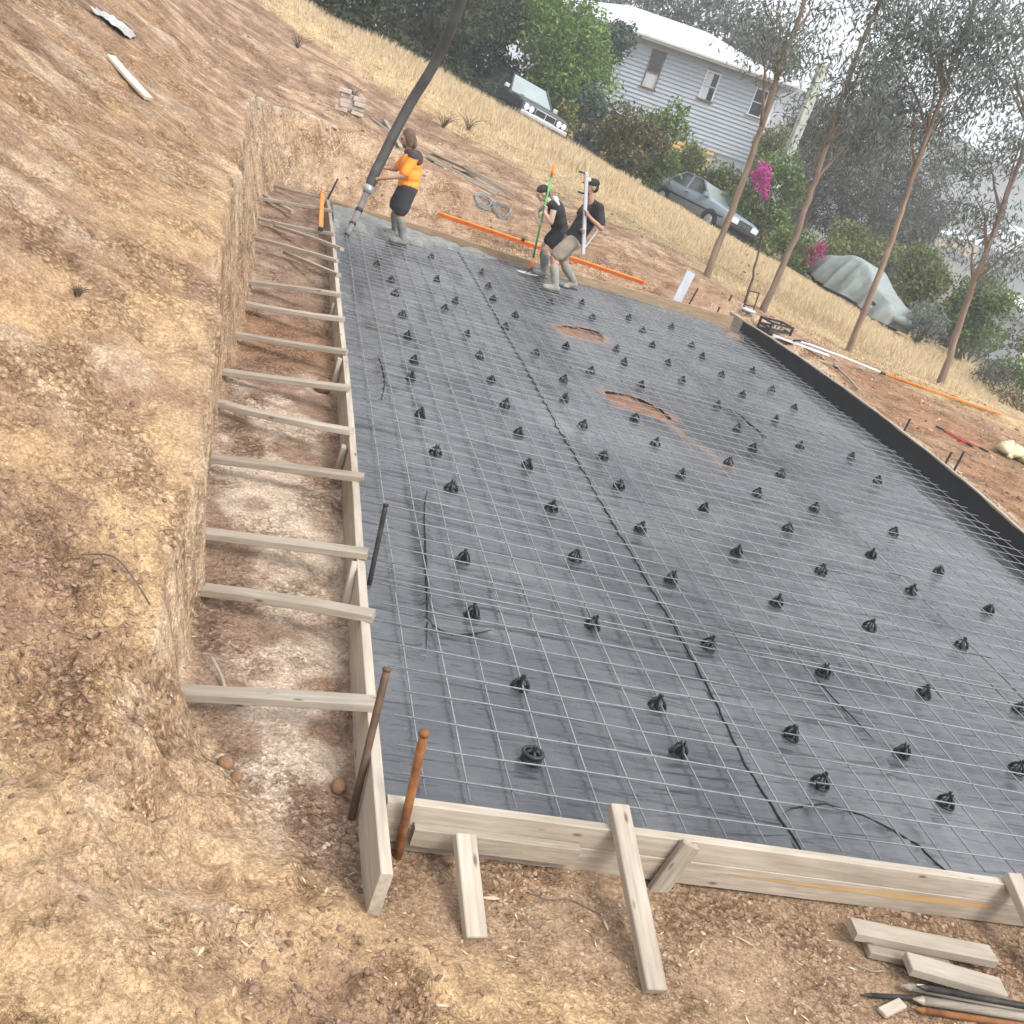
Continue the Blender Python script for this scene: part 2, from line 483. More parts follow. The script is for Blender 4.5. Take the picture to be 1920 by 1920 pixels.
def straw_mask(x, y):
    """dry grass: beyond the cut, along the line of cars and round the gum trees"""
    e = (fbm(x * 0.5, y * 0.5, 3, 91) - 0.5)
    edge = np.interp(x, [-6, -1, 1.5, 4.0, 6.0, 7.5, 9.0, 10.5, 13, 30], [26.5, 22.0, 21.0, 19.2, 17.6, 16.6, 15.2, 14.0, 12.0, 8.0])
    return sstep(-0.9, 0.9, y - edge + e * 2.6) * sstep(70, 45, y)

def soil_colour(x, y, z):
    d, w, s = toe_dist(x, y)
    P = lambda a: np.array(a)[None, :]
    n1 = fbm(x * 0.9, y * 1.5, 4, 101); n2 = fbm(x * 2.2 + 3, y * 4.0, 4, 111); n3 = fbm(x * 1.3, y * 1.3, 4, 121); n4 = fbm(x * 5, y * 5, 3, 131)
    ochre = P((0.51, 0.345, 0.205)); brown = P((0.385, 0.26, 0.175)); pale = P((0.60, 0.46, 0.335)); darkb = P((0.30, 0.20, 0.14))
    red = P((0.38, 0.225, 0.135)); face = P((0.54, 0.385, 0.255)); straw = P((0.60, 0.47, 0.27)); cream = P((0.68, 0.56, 0.45)); umber = P((0.36, 0.255, 0.19))
    def mx(a, b, t): return a + (b - a) * np.clip(t, 0, 1)[:, None]
    hill = mx(np.repeat(ochre, len(x), 0), brown, sstep(0.46, 0.60, n1 * 0.6 + n2 * 0.4))
    up = sstep(3.0, 6.5, y)                                    # browner and pinker up the slope
    hill2 = mx(np.repeat(brown * 1.12, len(x), 0), P((0.54, 0.40, 0.295)), sstep(0.45, 0.62, n2 * 0.65 + n3 * 0.35))
    hill2 = mx(hill2, ochre, sstep(0.55, 0.68, n1) * 0.7)
    hill = mx(hill, hill2, up * 0.9)
    hill = mx(hill, darkb, sstep(0.62, 0.72, n3) * 0.75)
    hill = mx(hill, pale, sstep(0.60, 0.72, n2) * 0.8)
    # beside the cut the scraped edge is yellow clay
    rim = sstep(1.3, 0.1, d - w) * sstep(0.2, 0.9, w * 0 + 1) * sstep(9, 3, y) * sstep(3.0, 0.0, x)
    hill = mx(hill, P((0.60, 0.43, 0.25)), rim * sstep(0.30, 0.55, n3 * 0.5 + n4 * 0.5) * 0.75)
    rub = sstep(1.2, .3, np.hypot(x + 1.62, (y - .35) * .8) / .62 + (n4 - .5) * 1.2) + sstep(1.2, .3, np.hypot(x + .1, (y + 1.05)) / .35 + (n4 - .5) * 1.2) * .8
    hill = mx(hill, P((0.32, 0.21, 0.145)), rub * .8)
    # upper brown bench over the far cut
    far = sstep(13.5, 16, y)
    hill = mx(hill, mx(np.repeat(P((0.36, 0.24, 0.165)), len(x), 0), P((0.54, 0.39, 0.27)), sstep(0.42, 0.62, n2)), far)
    # disturbed red ground to the right of the slab
    rt = sstep(6.2, 7.4, x) * sstep(16.5, 13.0, y)
    hill = mx(hill, mx(mx(np.repeat(P((0.40, 0.265, 0.175)), len(x), 0), red, sstep(0.45, 0.6, n1)), P((0.43, 0.28, 0.17)), sstep(0.52, 0.66, n3) * sstep(11, 6, y)), rt)
    flo = mx(np.repeat(umber, len(x), 0), cream, sstep(0.47, 0.56, fbm(x * 1.6 + 9, y * 1.1, 4, 141)) * sstep(11.5, 5, y) * sstep(0.25, -0.25, x))
    flo = mx(flo, P((0.32, 0.215, 0.15)), sstep(0.5, 0.7, n4) * 0.6)
    for (bx, by, br) in ((-.36, .78, .26), (-.30, .42, .22), (-.25, 1.18, .2), (-.33, 1.75, .22), (-.36, 2.35, .26), (-.5, 3.4, .2), (-.3, 4.3, .3)):
        flo = mx(flo, cream, sstep(1.15, 0.55, np.hypot(x - bx, (y - by) * .8) / br + (n4 - .5) * 1.4 + (n3 - .5) * 1.0) * .9)
    flo = mx(flo, red, sstep(1.2, 0.4, np.abs(y - 6.4)) * sstep(0.3, 0.6, n3 + 0.1) * 0.85)
    flo = mx(flo, P((0.42, 0.295, 0.195)), sstep(-0.1, 0.1, x) * sstep(0.1, -0.1, y))
    t = np.clip(d / w, 0, 1)
    steep = sstep(1.5, 0.4, w)
    c = mx(flo, hill, sstep(0.0, 0.25, d) )
    c = mx(c, mx(np.repeat(face, len(x), 0), P((0.64, 0.49, 0.345)), sstep(0.4, 0.65, n4)), sstep(-0.05, 0.03, d) * sstep(1.10, 0.92, d / w) * steep)
    c = mx(c, P((0.62, 0.53, 0.42)), sstep(0.10, 0.02, np.abs(d / w - 1.0)) * steep * sstep(0.5, 0.62, fbm(s * 1.1, s * 0, 3, 151)) * sstep(5, 8, y))
    st = straw_mask(x, y)
    c = mx(c, mx(np.repeat(straw, len(x), 0), P((0.47, 0.34, 0.19)), sstep(0.45, 0.65, n3)), st)
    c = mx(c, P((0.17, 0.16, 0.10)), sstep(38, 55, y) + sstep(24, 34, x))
    streak = (sstep(0.0, 0.6, d) * sstep(1.0, 5.0, y) * (1 - st) * (1 - rt))
    fc = sstep(-0.05, 0.05, d) * sstep(1.15, 0.95, d / w) * steep
    c = np.minimum(c * 1.13, 0.8)
    return c, streak * (1 - fc), fc

gx = np.array(sorted(set([round(v, 5) for v in list(growing(-5, -300, 0.12, 1.16)) + list(axis([(-5, -3, .07), (-3, -1.6, .04), (-1.6, -0.7, .02), (-0.7, 0.3, .028), (0.3, 2.2, .035), (2.2, 7.0, .16), (7.0, 9.5, .06), (9.5, 13, .14)])) + list(growing(13, 520, 0.25, 1.13))])))
gy = np.array(sorted(set([round(v, 5) for v in list(growing(-2.2, -200, 0.06, 1.25)) + list(axis([(-2.2, 2.2, .026), (2.2, 6, .038), (6, 12, .055), (12, 17.5, .055), (17.5, 26, .16)])) + list(growing(26, 620, 0.3, 1.14))])))
GX, GY = np.meshgrid(gx, gy)
fx, fy = GX.ravel(), GY.ravel()
GZ = terrain(fx, fy, True)
ni, nj = len(gx), len(gy)
ii = (np.arange(nj - 1)[:, None] * ni + np.arange(ni - 1)[None, :]).ravel()
gme = npmesh('ground', np.stack([fx, fy, GZ], 1), np.stack([ii, ii + 1, ii + ni + 1, ii + ni], 1), M_EARTH, True)
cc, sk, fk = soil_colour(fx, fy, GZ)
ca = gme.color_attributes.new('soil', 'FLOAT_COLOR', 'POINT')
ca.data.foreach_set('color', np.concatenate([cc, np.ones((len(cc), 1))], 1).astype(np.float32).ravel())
cb_ = gme.color_attributes.new('streak', 'FLOAT_COLOR', 'POINT')
cb_.data.foreach_set('color', np.stack([sk, fk, 0 * sk, 0 * sk + 1], 1).astype(np.float32).ravel())
ground = obj('ground', gme)
tag(ground, kind='structure')
# ------------------------------------------------------------------ formwork
def bowed_board(name, pts, z0, z1, th, m, side=1):
    """edge form following a line on plan; pts on its inner face"""
    V = []; F = []
    n = len(pts)
    for i, (x, y) in enumerate(pts):
        a = Vector(pts[max(i - 1, 0)]); b = Vector(pts[min(i + 1, n - 1)])
        d = (b - a).normalized(); nx, ny = d.y * side * th, -d.x * side * th
        e = 0.003
        V += [(x, y, z0), (x, y, z1 - e), (x + nx * .08, y + ny * .08, z1), (x + nx * .92, y + ny * .92, z1), (x + nx, y + ny, z1 - e), (x + nx, y + ny, z0)]
    for i in range(n - 1):
        for k in range(6):
            a = i * 6 + k; b = i * 6 + (k + 1) % 6
            F.append((a, b, b + 6, a + 6) if side > 0 else (a, a + 6, b + 6, b))
    F.append(tuple(range(6))[::-1] if side > 0 else tuple(range(6))); F.append(tuple(range((n - 1) * 6, n * 6)) if side > 0 else tuple(range((n - 1) * 6, n * 6))[::-1])
    cx, cy = pts[0]
    d = Vector((pts[-1][0] - cx, pts[-1][1] - cy, 0)); ang = math.atan2(d.y, d.x)
    Mw = Matrix.Translation((cx, cy, 0)) @ Matrix.Rotation(ang, 4, 'Z')
    Mi = Mw.inverted()
    o = obj(name, mesh(name, [Mi @ Vector(v) for v in V], F, m), None, Mw)
    return o

G_FORM = 'edge form boards round the slab'
lf = [((-0.002, -0.43), (0.0, 1.93), 'left edge form board nearest the camera, its sawn end showing'),
      ((-0.004, 1.94), (0.012, 5.62), 'left edge form board beyond the black stake'),
      ((0.010, 5.63), (0.0, 9.30), 'left edge form board halfway along the trench'),
      ((0.0, 9.31), (-0.04, 13.45), 'farthest left edge form board, beside the orange level')]
for k, (a, b, lab) in enumerate(lf):
    pts = [(a[0] + (b[0] - a[0]) * t + 0.008 * math.sin(t * math.pi) * (1 if k % 2 else -0.6), a[1] + (b[1] - a[1]) * t) for t in np.linspace(0, 1, 7)]
    o = bowed_board('formwork_board', pts, -0.115, 0.13 + (0.006 if k == 1 else 0.0), 0.046, M_TIMBER, -1)
    tag(o, lab, 'formwork board', G_FORM)
o = bowed_board('formwork_board', [(0.003, -0.002), (1.5, 0.006), (3.06, 0.0)], 0.028, 0.132, 0.045, M_TIMBER, 1)
tag(o, 'upper front edge form board closing the near end of the slab', 'formwork board', G_FORM)
o = bowed_board('formwork_board', [(0.003, -0.004), (1.5, 0.002), (3.06, -0.004)], -0.095, 0.0255, 0.045, M_TIMBER2, 1)
tag(o, 'lower front edge form board with an orange streak, touching the soil', 'formwork board', G_FORM)
o = bowed_board('formwork_board', [(3.065, 0.0), (5.0, 0.01), (6.75, 0.0)], -0.10, 0.13, 0.045, M_TIMBER, 1)
tag(o, 'front edge form board leaving the picture at lower right', 'formwork board', G_FORM)
far_pts = [(-0.04, 13.46), (1.6, 13.55), (2.9, 13.30), (4.1, 13.28), (5.3, 13.46), (7.0, 13.62)]
M_DIRTYBOARD = pmat('dirty_board', (0.24, 0.165, 0.10), (0.42, 0.31, 0.20), 5, (0.8, 6, 6), 0.9, 0.3, 14, rnd=0.1)
for i, lab in ((0, 'mud splashed far edge form board behind the pouring hose'), (2, 'dusty far edge form board behind the two bending workers')):
    o = bowed_board('formwork_board', far_pts[i:i + 3] if i == 0 else far_pts[2:], -0.13, 0.13, 0.045, M_DIRTYBOARD, -1)
    tag(o, lab, 'formwork board', G_FORM)
right_pts = [(6.70, 2.6), (6.95, 4.2), (7.12, 5.44), (7.30, 6.6), (7.39, 7.66), (7.45, 8.9), (7.46, 10.02), (7.40, 11.4), (7.31, 12.57), (7.06, 14.28)]
for a, b, lab in ((0, 5, 'right edge form board running out of the picture at right'), (5, 9, 'far right edge form board with a pale top edge')):
    o = bowed_board('formwork_board', right_pts[a:b + 1], -0.22, 0.135, 0.05, M_TIMBER, 1)
    tag(o, lab, 'formwork board', G_FORM)
# orange timber stain on the lower front board
M_STAIN = pmat('orange_timber_stain', (0.42, 0.22, 0.06), (0.44, 0.33, 0.20), 7, (0.6, 9, 9), 0.75, 0.1)
st = mesh('stain', [(1.45, -0.0475, -0.012), (1.9, -0.0475, -0.020), (2.4, -0.0475, -0.026), (3.0, -0.0475, -0.022), (3.0, -0.0475, 0.006), (2.4, -0.0475, 0.010), (1.9, -0.0475, -0.006)], [(0, 1, 2, 3, 4, 5, 6)], M_STAIN)
low = [o for o in COL.objects if o.get('label', '').startswith('lower front')][0]
so = obj('stain', st, low, low.matrix_world.inverted() @ Matrix.Translation((0, -0.001, 0)))

# struts from the cut bank to the left form
BR = [((-0.82, 14.22, -0.02), (-0.13, 13.33, 0.155)), ((-1.03, 12.78, -0.02), (-0.03, 12.42, 0.155)), ((-0.97, 13.16, -0.03), (-0.55, 12.36, 0.0)),
      ((-0.99, 11.28, -0.02), (-0.02, 10.75, 0.155)), ((-0.73, 11.12, -0.02), (0.06, 9.92, 0.16)), ((-1.07, 10.05, -0.02), (-0.01, 9.22, 0.155)),
      ((-0.57, 9.70, -0.02), (-0.01, 8.51, 0.155)), ((-0.90, 7.87, -0.02), (-0.01, 7.64, 0.155)), ((-0.93, 7.03, -0.02), (0.0, 6.72, 0.155)),
      ((-0.91, 5.97, -0.02), (0.0, 5.66, 0.16)), ((-0.92, 4.92, -0.02), (-0.01, 4.70, 0.16)), ((-0.95, 4.21, -0.02), (-0.02, 3.77, 0.16)),
      ((-0.98, 3.18, -0.02), (0.03, 2.99, 0.16)), ((-0.88, 2.15, -0.02), (0.01, 1.94, 0.16)), ((-0.83, 1.54, -0.02), (0.01, 1.29, 0.155)), ((-0.79, 0.66, -0.02), (-0.01, 0.55, 0.155))]
ordw = ['farthest', 'fourteenth', 'thirteenth', 'twelfth', 'eleventh', 'tenth', 'ninth', 'eighth', 'seventh', 'sixth', 'fifth', 'fourth', 'third', 'second', 'nearest']
ordw = ['farthest', 'fifteenth', 'fourteenth', 'thirteenth', 'twelfth', 'eleventh', 'tenth', 'ninth', 'eighth', 'seventh', 'sixth', 'fifth', 'fourth', 'third', 'second', 'nearest']
for k, (a, b) in enumerate(BR):
    a = Vector(a); b = Vector(b)
    a = a + (a - b).normalized() * 0.05
    wd = 0.082 if k > 6 else 0.06
    m = M_TIMBER2 if k in (12, 7, 4) else M_TIMBER
    o = beam('timber_strut', a, b, wd, 0.042, m, wear=0.03, segs=4)
    tag(o, '%s timber strut from the cut bank to the left form, counted from the camera' % ordw[k], 'timber strut', 'struts bracing the left form')
# upright cleats and pegs along the outside of the left form
for (y, z0, z1, lean, lab) in ((1.80, -0.06, 0.14, 0.06, 'short upright timber cleat on the left form beside the black stake'), (3.62, -0.1, 0.10, 0.0, 'timber cleat on the left form under the fifth strut'),
                               (5.45, -0.1, 0.15, 0.02, 'pale timber cleat on the left form between two middle struts'), (7.45, -0.1, 0.08, 0.05, 'dark timber peg on the left form under a far strut')):
    o = beam('timber_cleat', (-0.066, y - lean, z0), (-0.066, y + lean, z1), 0.036, 0.07, M_TIMBER if z1 > 0.09 else M_OLDWOOD, up=(0, 1, 0))
    tag(o, lab, 'timber cleat')
# pieces at the front form
o = beam('timber_cleat', (0.13, -0.068, 0.008), (0.83, -0.068, 0.008), 0.044, 0.088, M_TIMBER2, wear=0.004, segs=2)
tag(o, 'long timber cleat nailed flat along the front form board', 'timber cleat')
o = beam('timber_brace', (0.315, -0.125, 0.085), (0.365, -0.47, -0.09), 0.088, 0.04, M_TIMBER, up=(0, 0.4, 1))
tag(o, 'short timber brace propped from the soil against the front cleat', 'timber brace', 'braces at the front form')
o = beam('timber_brace', (0.985, 0.055, 0.185), (1.035, -0.65, -0.075), 0.088, 0.042, M_TIMBER, up=(0, 0.3, 1))
tag(o, 'long timber brace lying over the front form board', 'timber brace', 'braces at the front form')
o = beam('timber_cleat', (1.305, -0.064, 0.138), (1.235, -0.085, -0.125), 0.036, 0.085, M_TIMBER2, up=(1, 0, 0.2))
tag(o, 'short slanting timber cleat nailed upright on the front form', 'timber cleat')
o = beam('timber_brace', (2.985, -0.01, 0.165), (3.06, -0.62, -0.10), 0.088, 0.045, M_TIMBER, up=(0, 0.3, 1))
tag(o, 'timber brace against the front form at the right picture edge', 'timber brace', 'braces at the front form')

# steel stakes
def stake(p0, p1, r, m, label, cat='steel stake', head=True):
    p0 = Vector(p0); p1 = Vector(p1)
    t = thing('steel_stake', label, cat, p0, 0, 'steel form stakes')
    d = p1 - p0
    tube('shaft', [(0, 0, 0), d * 0.5, d * 0.93, d], [r, r, r, r * 0.86], m, 8, t)
    if head:
        n = d.normalized()
        tube('hammered_head', [d - n * r * 0.6, d, d + n * r * 0.5], [r * 1.04, r * 1.22, r * 1.0], m, 8, t)
    return t
stake((0.056, 1.87, -0.05), (0.036, 1.99, 0.45), 0.014, M_DARKSTEEL, 'black steel stake leaning up beside the left form')
stake((-0.078, 0.09, -0.14), (-0.062, 0.365, 0.455), 0.0165, pmat('brown_steel', (0.07, 0.045, 0.03), (0.16, 0.10, 0.06), 12, rough=0.7, bump=0.2, metallic=0.2), 'dark brown steel stake leaning outside the near left form')
stake((0.105, -0.085, -0.15), (0.045, -0.07, 0.485), 0.0185, M_RUST, 'rusty orange steel stake at the front left corner of the form')
stake((-0.10, 13.7, -0.1), (0.02, 13.75, 0.42), 0.014, M_DARKSTEEL, 'thin dark stake at the far left corner of the slab')
stake((6.12, 13.66, -0.1), (6.22, 13.70, 0.40), 0.016, M_DARKSTEEL, 'dark stake beside the standing grey board at the far form')
stake((7.10, 14.34, -0.1), (7.16, 14.38, 0.36), 0.018, M_DARKSTEEL, 'dark stake at the far end of the right form')
stake((6.72, 13.74, -0.1), (6.74, 13.75, 0.2), 0.016, M_DARKSTEEL, 'short dark stake stub behind the far form')
for (x, y, h, lab) in ((7.62, 8.75, 0.26, 'single short stake outside the right form'), (7.56, 7.62, 0.24, 'shorter of the paired stakes outside the right form'), (7.56, 7.42, 0.33, 'taller of the paired stakes outside the right form'), (7.36, 5.55, 0.26, 'stake outside the right form at the picture edge'), (7.55, 10.9, 0.12, 'low stake stub outside the right form near the tools')):
    stake((x, y, -0.15), (x + 0.01, y, h), 0.014, M_DARKSTEEL, lab)

# ------------------------------------------------------------------ membrane
def membrane_material():
    m, nt, b = new_mat('black_polythene')
    L = nt.links
    ge = nt.nodes.new('ShaderNodeNewGeometry')
    n1 = noise_node(nt, 1.3, 4, 0.55, ge.outputs['Position'])
    r1 = ramp(nt, [(0.3, (0.058, 0.061, 0.068)), (0.55, (0.080, 0.083, 0.090)), (0.75, (0.115, 0.117, 0.12))])
    L.new(n1.outputs['Fac'], r1.inputs[0])
    nb = noise_node(nt, 0.55, 6, 0.62, ge.outputs['Position'], 0.9)
    rb = ramp(nt, [(0.34, (0.55, 0.57, 0.60)), (0.5, (1.0, 1.0, 1.0)), (0.66, (1.5, 1.48, 1.45))]); L.new(nb.outputs['Fac'], rb.inputs[0])
    mb = nt.nodes.new('ShaderNodeMix'); mb.data_type = 'RGBA'; mb.blend_type = 'MULTIPLY'; mb.inputs[0].default_value = 1.0
    L.new(r1.outputs[0], mb.inputs[6]); L.new(rb.outputs[0], mb.inputs[7])
    at = nt.nodes.new('ShaderNodeAttribute'); at.attribute_name = 'mud'
    mx = nt.nodes.new('ShaderNodeMix'); mx.data_type = 'RGBA'
    L.new(at.outputs['Fac'], mx.inputs[0]); L.new(mb.outputs[2], mx.inputs[6]); mx.inputs[7].default_value = (0.29, 0.15, 0.085, 1)
    aw = nt.nodes.new('ShaderNodeAttribute'); aw.attribute_name = 'wet'
    mw_ = nt.nodes.new('ShaderNodeMix'); mw_.data_type = 'RGBA'
    L.new(aw.outputs['Fac'], mw_.inputs[0]); L.new(mx.outputs[2], mw_.inputs[6]); mw_.inputs[7].default_value = (0.022, 0.023, 0.025, 1)
    L.new(mw_.outputs[2], b.inputs['Base Color'])
    n0 = noise_node(nt, 4.0, 4, 0.6, ge.outputs['Position'])
    rr = nt.nodes.new('ShaderNodeMapRange'); rr.inputs[3].default_value = 0.20; rr.inputs[4].default_value = 0.36
    L.new(n0.outputs['Fac'], rr.inputs[0]); L.new(rr.outputs[0], b.inputs['Roughness'])
    b.inputs['Specular IOR Level'].default_value = 0.75
    # creases: short ones across the sheet, broader ones along it
    mp = nt.nodes.new('ShaderNodeMapping'); mp.inputs['Scale'].default_value = (1.3, 9.5, 1.0); mp.inputs['Rotation'].default_value = (0, 0, 0.07)
    L.new(ge.outputs['Position'], mp.inputs['Vector'])
    n2 = noise_node(nt, 1.0, 2.5, 0.5, mp.outputs[0], 0.6)
    n3 = noise_node(nt, 2.0, 3, 0.5, ge.outputs['Position'], 0.9)
    bp = nt.nodes.new('ShaderNodeBump'); bp.inputs['Strength'].default_value = 0.7; bp.inputs['Distance'].default_value = 0.06
    L.new(n2.outputs['Fac'], bp.inputs['Height'])
    bp2 = nt.nodes.new('ShaderNodeBump'); bp2.inputs['Strength'].default_value = 0.4; bp2.inputs['Distance'].default_value = 0.08
    L.new(n3.outputs['Fac'], bp2.inputs['Height']); L.new(bp.outputs[0], bp2.inputs['Normal'])
    L.new(bp2.outputs[0], b.inputs['Normal'])
    return m
M_MEMB = membrane_material()
M_DARKPL = pmat('matt_black_plastic', (0.010, 0.010, 0.011), (0.020, 0.020, 0.022), 5, rough=0.6, bump=0.1, bscale=8, spec=0.25)

HOLES = [[(2.92, 9.72), (3.46, 10.02), (3.56, 9.86), (3.46, 9.50), (2.98, 9.32), (2.86, 9.52)], [(2.90, 7.12), (3.28, 7.27), (3.50, 6.98), (3.55, 6.76), (3.3, 6.70), (2.96, 6.76), (2.86, 6.92)]]
def poly_sd(poly, x, y):
    best = np.full(x.shape, 1e9); ins = np.zeros(x.shape, bool)
    for i in range(len(poly)):
        ax, ay = poly[i]; bx, by = poly[(i + 1) % len(poly)]
        ex, ey = bx - ax, by - ay
        t = np.clip(((x - ax) * ex + (y - ay) * ey) / (ex * ex + ey * ey), 0, 1)
        best = np.minimum(best, np.hypot(x - ax - t * ex, y - ay - t * ey))
        ins ^= ((ay > y) != (by > y)) & (x < (bx - ax) * (y - ay) / (by - ay + 1e-12) + ax)
    return np.where(ins, -best, best)

def crease(x, y, pts, wid, h):
    sd = np.full(x.shape, 1e9)
    for (ax, ay), (bx, by) in zip(pts[:-1], pts[1:]):
        ex, ey = bx - ax, by - ay
        t = np.clip(((x - ax) * ex + (y - ay) * ey) / (ex * ex + ey * ey), 0, 1)
        sd = np.minimum(sd, np.hypot(x - ax - t * ex, y - ay - t * ey))
    return h * np.exp(-(sd / wid) ** 2)

def memb_z(x, y):
    z = (fbm(x * 0.8, y * 6.5 + x * 0.5, 4, 201) - 0.5) * 0.034 * (0.4 + 0.6 * sstep(1.5, 6, y)) + (fbm(x * 1.5, y * 1.5, 3, 211) - 0.5) * 0.022
    z = z + crease(x, y, [(0.30, 1.25), (0.36, 1.7), (0.42, 2.4), (0.47, 3.0), (0.52, 3.35)], 0.022, 0.028)
    z = z + crease(x, y, [(0.33, 1.55), (0.55, 1.5), (0.72, 1.62)], 0.02, 0.018) + crease(x, y, [(0.30, 5.0), (0.36, 5.6), (0.33, 6.2)], 0.03, 0.03)
    z = z + crease(x, y, [(2.05, 0.42), (2.3, 0.50), (2.5, 0.45), (2.72, 0.30), (2.78, 0.08)], 0.016, 0.024)
    z = z + crease(x, y, [(2.88, 1.75), (2.9, 1.5), (2.97, 1.15), (2.85, 0.6), (2.78, 0.3)], 0.014, 0.018)
    z = z + crease(x, y, [(4.66, 7.85), (4.70, 7.4), (4.76, 6.9)], 0.018, 0.022) + crease(x, y, [(1.55, 4.0), (1.9, 4.3), (2.4, 4.35)], 0.02, 0.012)
    z = z - 0.165 * sstep(6.45, 6.97, x + 0.5 * (7.3 - np.interp(y, [2.6, 5.4, 7.7, 10, 12.6, 14.3], [6.70, 7.12, 7.39, 7.46, 7.31, 7.06])))
    return z

def membrane(name, x0, x1, y0, y1, st, label, dz=0.0, lift=None):
    xs = np.arange(x0, x1 + 1e-6, st); ys = np.arange(y0, y1 + 1e-6, st)
    X, Y = np.meshgrid(xs, ys); X = X.ravel(); Y = Y.ravel()
    rx = np.interp(Y, [p[1] for p in right_pts], [p[0] for p in right_pts])
    X = np.where(X > 6.0, 6.0 + (X - 6.0) * (np.minimum(rx, 7.45) - 0.004 - 6.0) / (x1 - 6.0), X) if x1 > 6 else X
    Z = memb_z(X, Y) + dz
    if lift is not None:
        Z = Z + 0.012 * sstep(lift - 0.16, lift, X) * (0.55 + 0.45 * np.sin(Y * 31.4)) 
        X = X + sstep(lift - 0.3, lift, X) * (vnoise(Y * 1.1, Y * 0, 231) - 0.5) * 0.022
    ni_, nj_ = len(xs), len(ys)
    ii_ = (np.arange(nj_ - 1)[:, None] * ni_ + np.arange(ni_ - 1)[None, :]).ravel()
    F = np.stack([ii_, ii_ + 1, ii_ + ni_ + 1, ii_ + ni_], 1)
    sd = np.minimum(poly_sd(HOLES[0], X, Y), poly_sd(HOLES[1], X, Y)) + (fbm(X * 7, Y * 7, 3, 241) - 0.5) * 0.08
    keep = ~(sd[F] < 0.0).any(1)
    wsd = sd + (fbm(X * 2.5, Y * 5, 3, 251) - 0.5) * 0.25
    drag = np.minimum(poly_sd([(3.4, 6.85), (3.66, 6.1), (3.85, 5.55), (3.80, 5.5), (3.5, 6.3)], X, Y), 9)
    mud = np.clip(sstep(0.17, 0.0, wsd) * 0.7 + 0.55 * sstep(0.10, -0.04, drag + (fbm(X * 6, Y * 6, 2, 261) - 0.5) * 0.16), 0, 1)
    Z = Z + 0.005 * sstep(0.09, 0.02, sd)
    me = npmesh(name, np.stack([X, Y, Z], 1), F[keep], M_MEMB, True)
    a = me.attributes.new('mud', 'FLOAT', 'POINT'); a.data.foreach_set('value', mud.astype(np.float32))
    wet = np.zeros(len(X))
    for (wx, wy, ax_, ay_) in ((.33, 5.85, .07, .28), (.40, 5.45, .10, .16), (.60, 6.15, .05, .30), (.62, 5.1, .05, .3), (.40, 3.15, .06, .28), (.38, 2.55, .045, .35), (.34, 1.85, .05, .30), (.62, 1.52, .16, .04), (.30, 7.4, .05, .5), (.95, 8.2, .05, .5), (2.2, .46, .16, .03), (2.62, .40, .12, .05), (4.6, 3.0, .3, .08), (5.6, 6.0, .25, .12), (1.2, 9.6, .06, .6), (4.2, 9.3, .4, .05), (.5, 10.6, .25, .5), (1.3, 11.3, .5, .25), (2.6, 12.0, .5, .3), (3.4, 11.4, .5, .2), (.25, 8.6, .12, .7), (.8, 7.2, .08, .6), (1.7, 10.9, .1, .5)):
        wet = np.maximum(wet, sstep(1.2, .35, np.hypot((X - wx) / ax_, (Y - wy) / ay_) + (fbm(X * 9, Y * 5, 3, 311) - .5) * 1.5))
    a = me.attributes.new('wet', 'FLOAT', 'POINT'); a.data.foreach_set('value', (wet * .85).astype(np.float32))
    o = obj(name, me)
    tag(o, label, 'plastic sheet', 'black plastic membrane sheets')
    return o
ml = membrane('membrane_sheet', 0.003, 1.985, 0.004, 13.29, 0.028, 'left black plastic membrane sheet beside the struts', 0.008, 1.985)
mr = membrane('membrane_sheet', 1.90, 7.3, 0.004, 13.29, 0.036, 'wide right black plastic membrane sheet with two torn muddy openings', 0.0)
# the free edge of the left sheet, coloured dark for the shadow at the lap
ys = np.linspace(0.02, 13.2, 420)
ex = 1.985 + (vnoise(ys * 1.1, ys * 0, 231) - 0.5) * 0.022
ez = memb_z(ex, ys) + 0.016 + 0.004 * np.sin(ys * 31.4)
ex = ex + np.interp(ys, [0, 0.25, 0.7, 1.2], [0.03, 0.0, -0.03, 0.0])
tube('shadowed_lap_edge', [(ex[i], ys[i], ez[i]) for i in range(len(ys))], [0.0042 + 0.0035 * vnoise(np.array([y * 3.0]), np.array([0.5]), 5)[0] for y in ys], M_DARKPL, 5, ml)
# loose folds standing up in the sheets
def fold(pts, r_, parent, dz=.006):
    P_ = smooth_pts(pts)
    xs_ = np.array([p[0] for p in P_]); ys_ = np.array([p[1] for p in P_])
    zs_ = memb_z(xs_, ys_) + dz
    n_ = len(P_)
    tube('fold', [(xs_[i], ys_[i], zs_[i]) for i in range(n_)], [max(.0012, r_ * math.sin(math.pi * (i + .5) / n_) ** .6) for i in range(n_)], M_DARKPL, 5, parent)
def smooth_pts(pts, k=6):
    out = []
    p = [Vector((a, b, 0)) for a, b in pts]; n_ = len(p)
    for i in range(n_ - 1):
        p0, p1, p2, p3 = p[max(i - 1, 0)], p[i], p[i + 1], p[min(i + 2, n_ - 1)]
        for j in range(k):
            u = j / k; q = 0.5 * ((2 * p1) + (p2 - p0) * u + (2 * p0 - 5 * p1 + 4 * p2 - p3) * u * u + (3 * p1 - p0 - 3 * p2 + p3) * u ** 3)
            out.append((q.x, q.y))
    return out + [pts[-1]]
for pts, r_ in (([(2.02, .40), (2.22, .50), (2.46, .47), (2.60, .38)], .005), ([(2.58, .46), (2.70, .36), (2.76, .20), (2.78, .04)], .006), ([(2.87, 1.80), (2.90, 1.5), (2.97, 1.18)], .0045), ([(4.64, 7.9), (4.70, 7.4), (4.76, 6.9)], .010)): fold(pts, r_, mr)
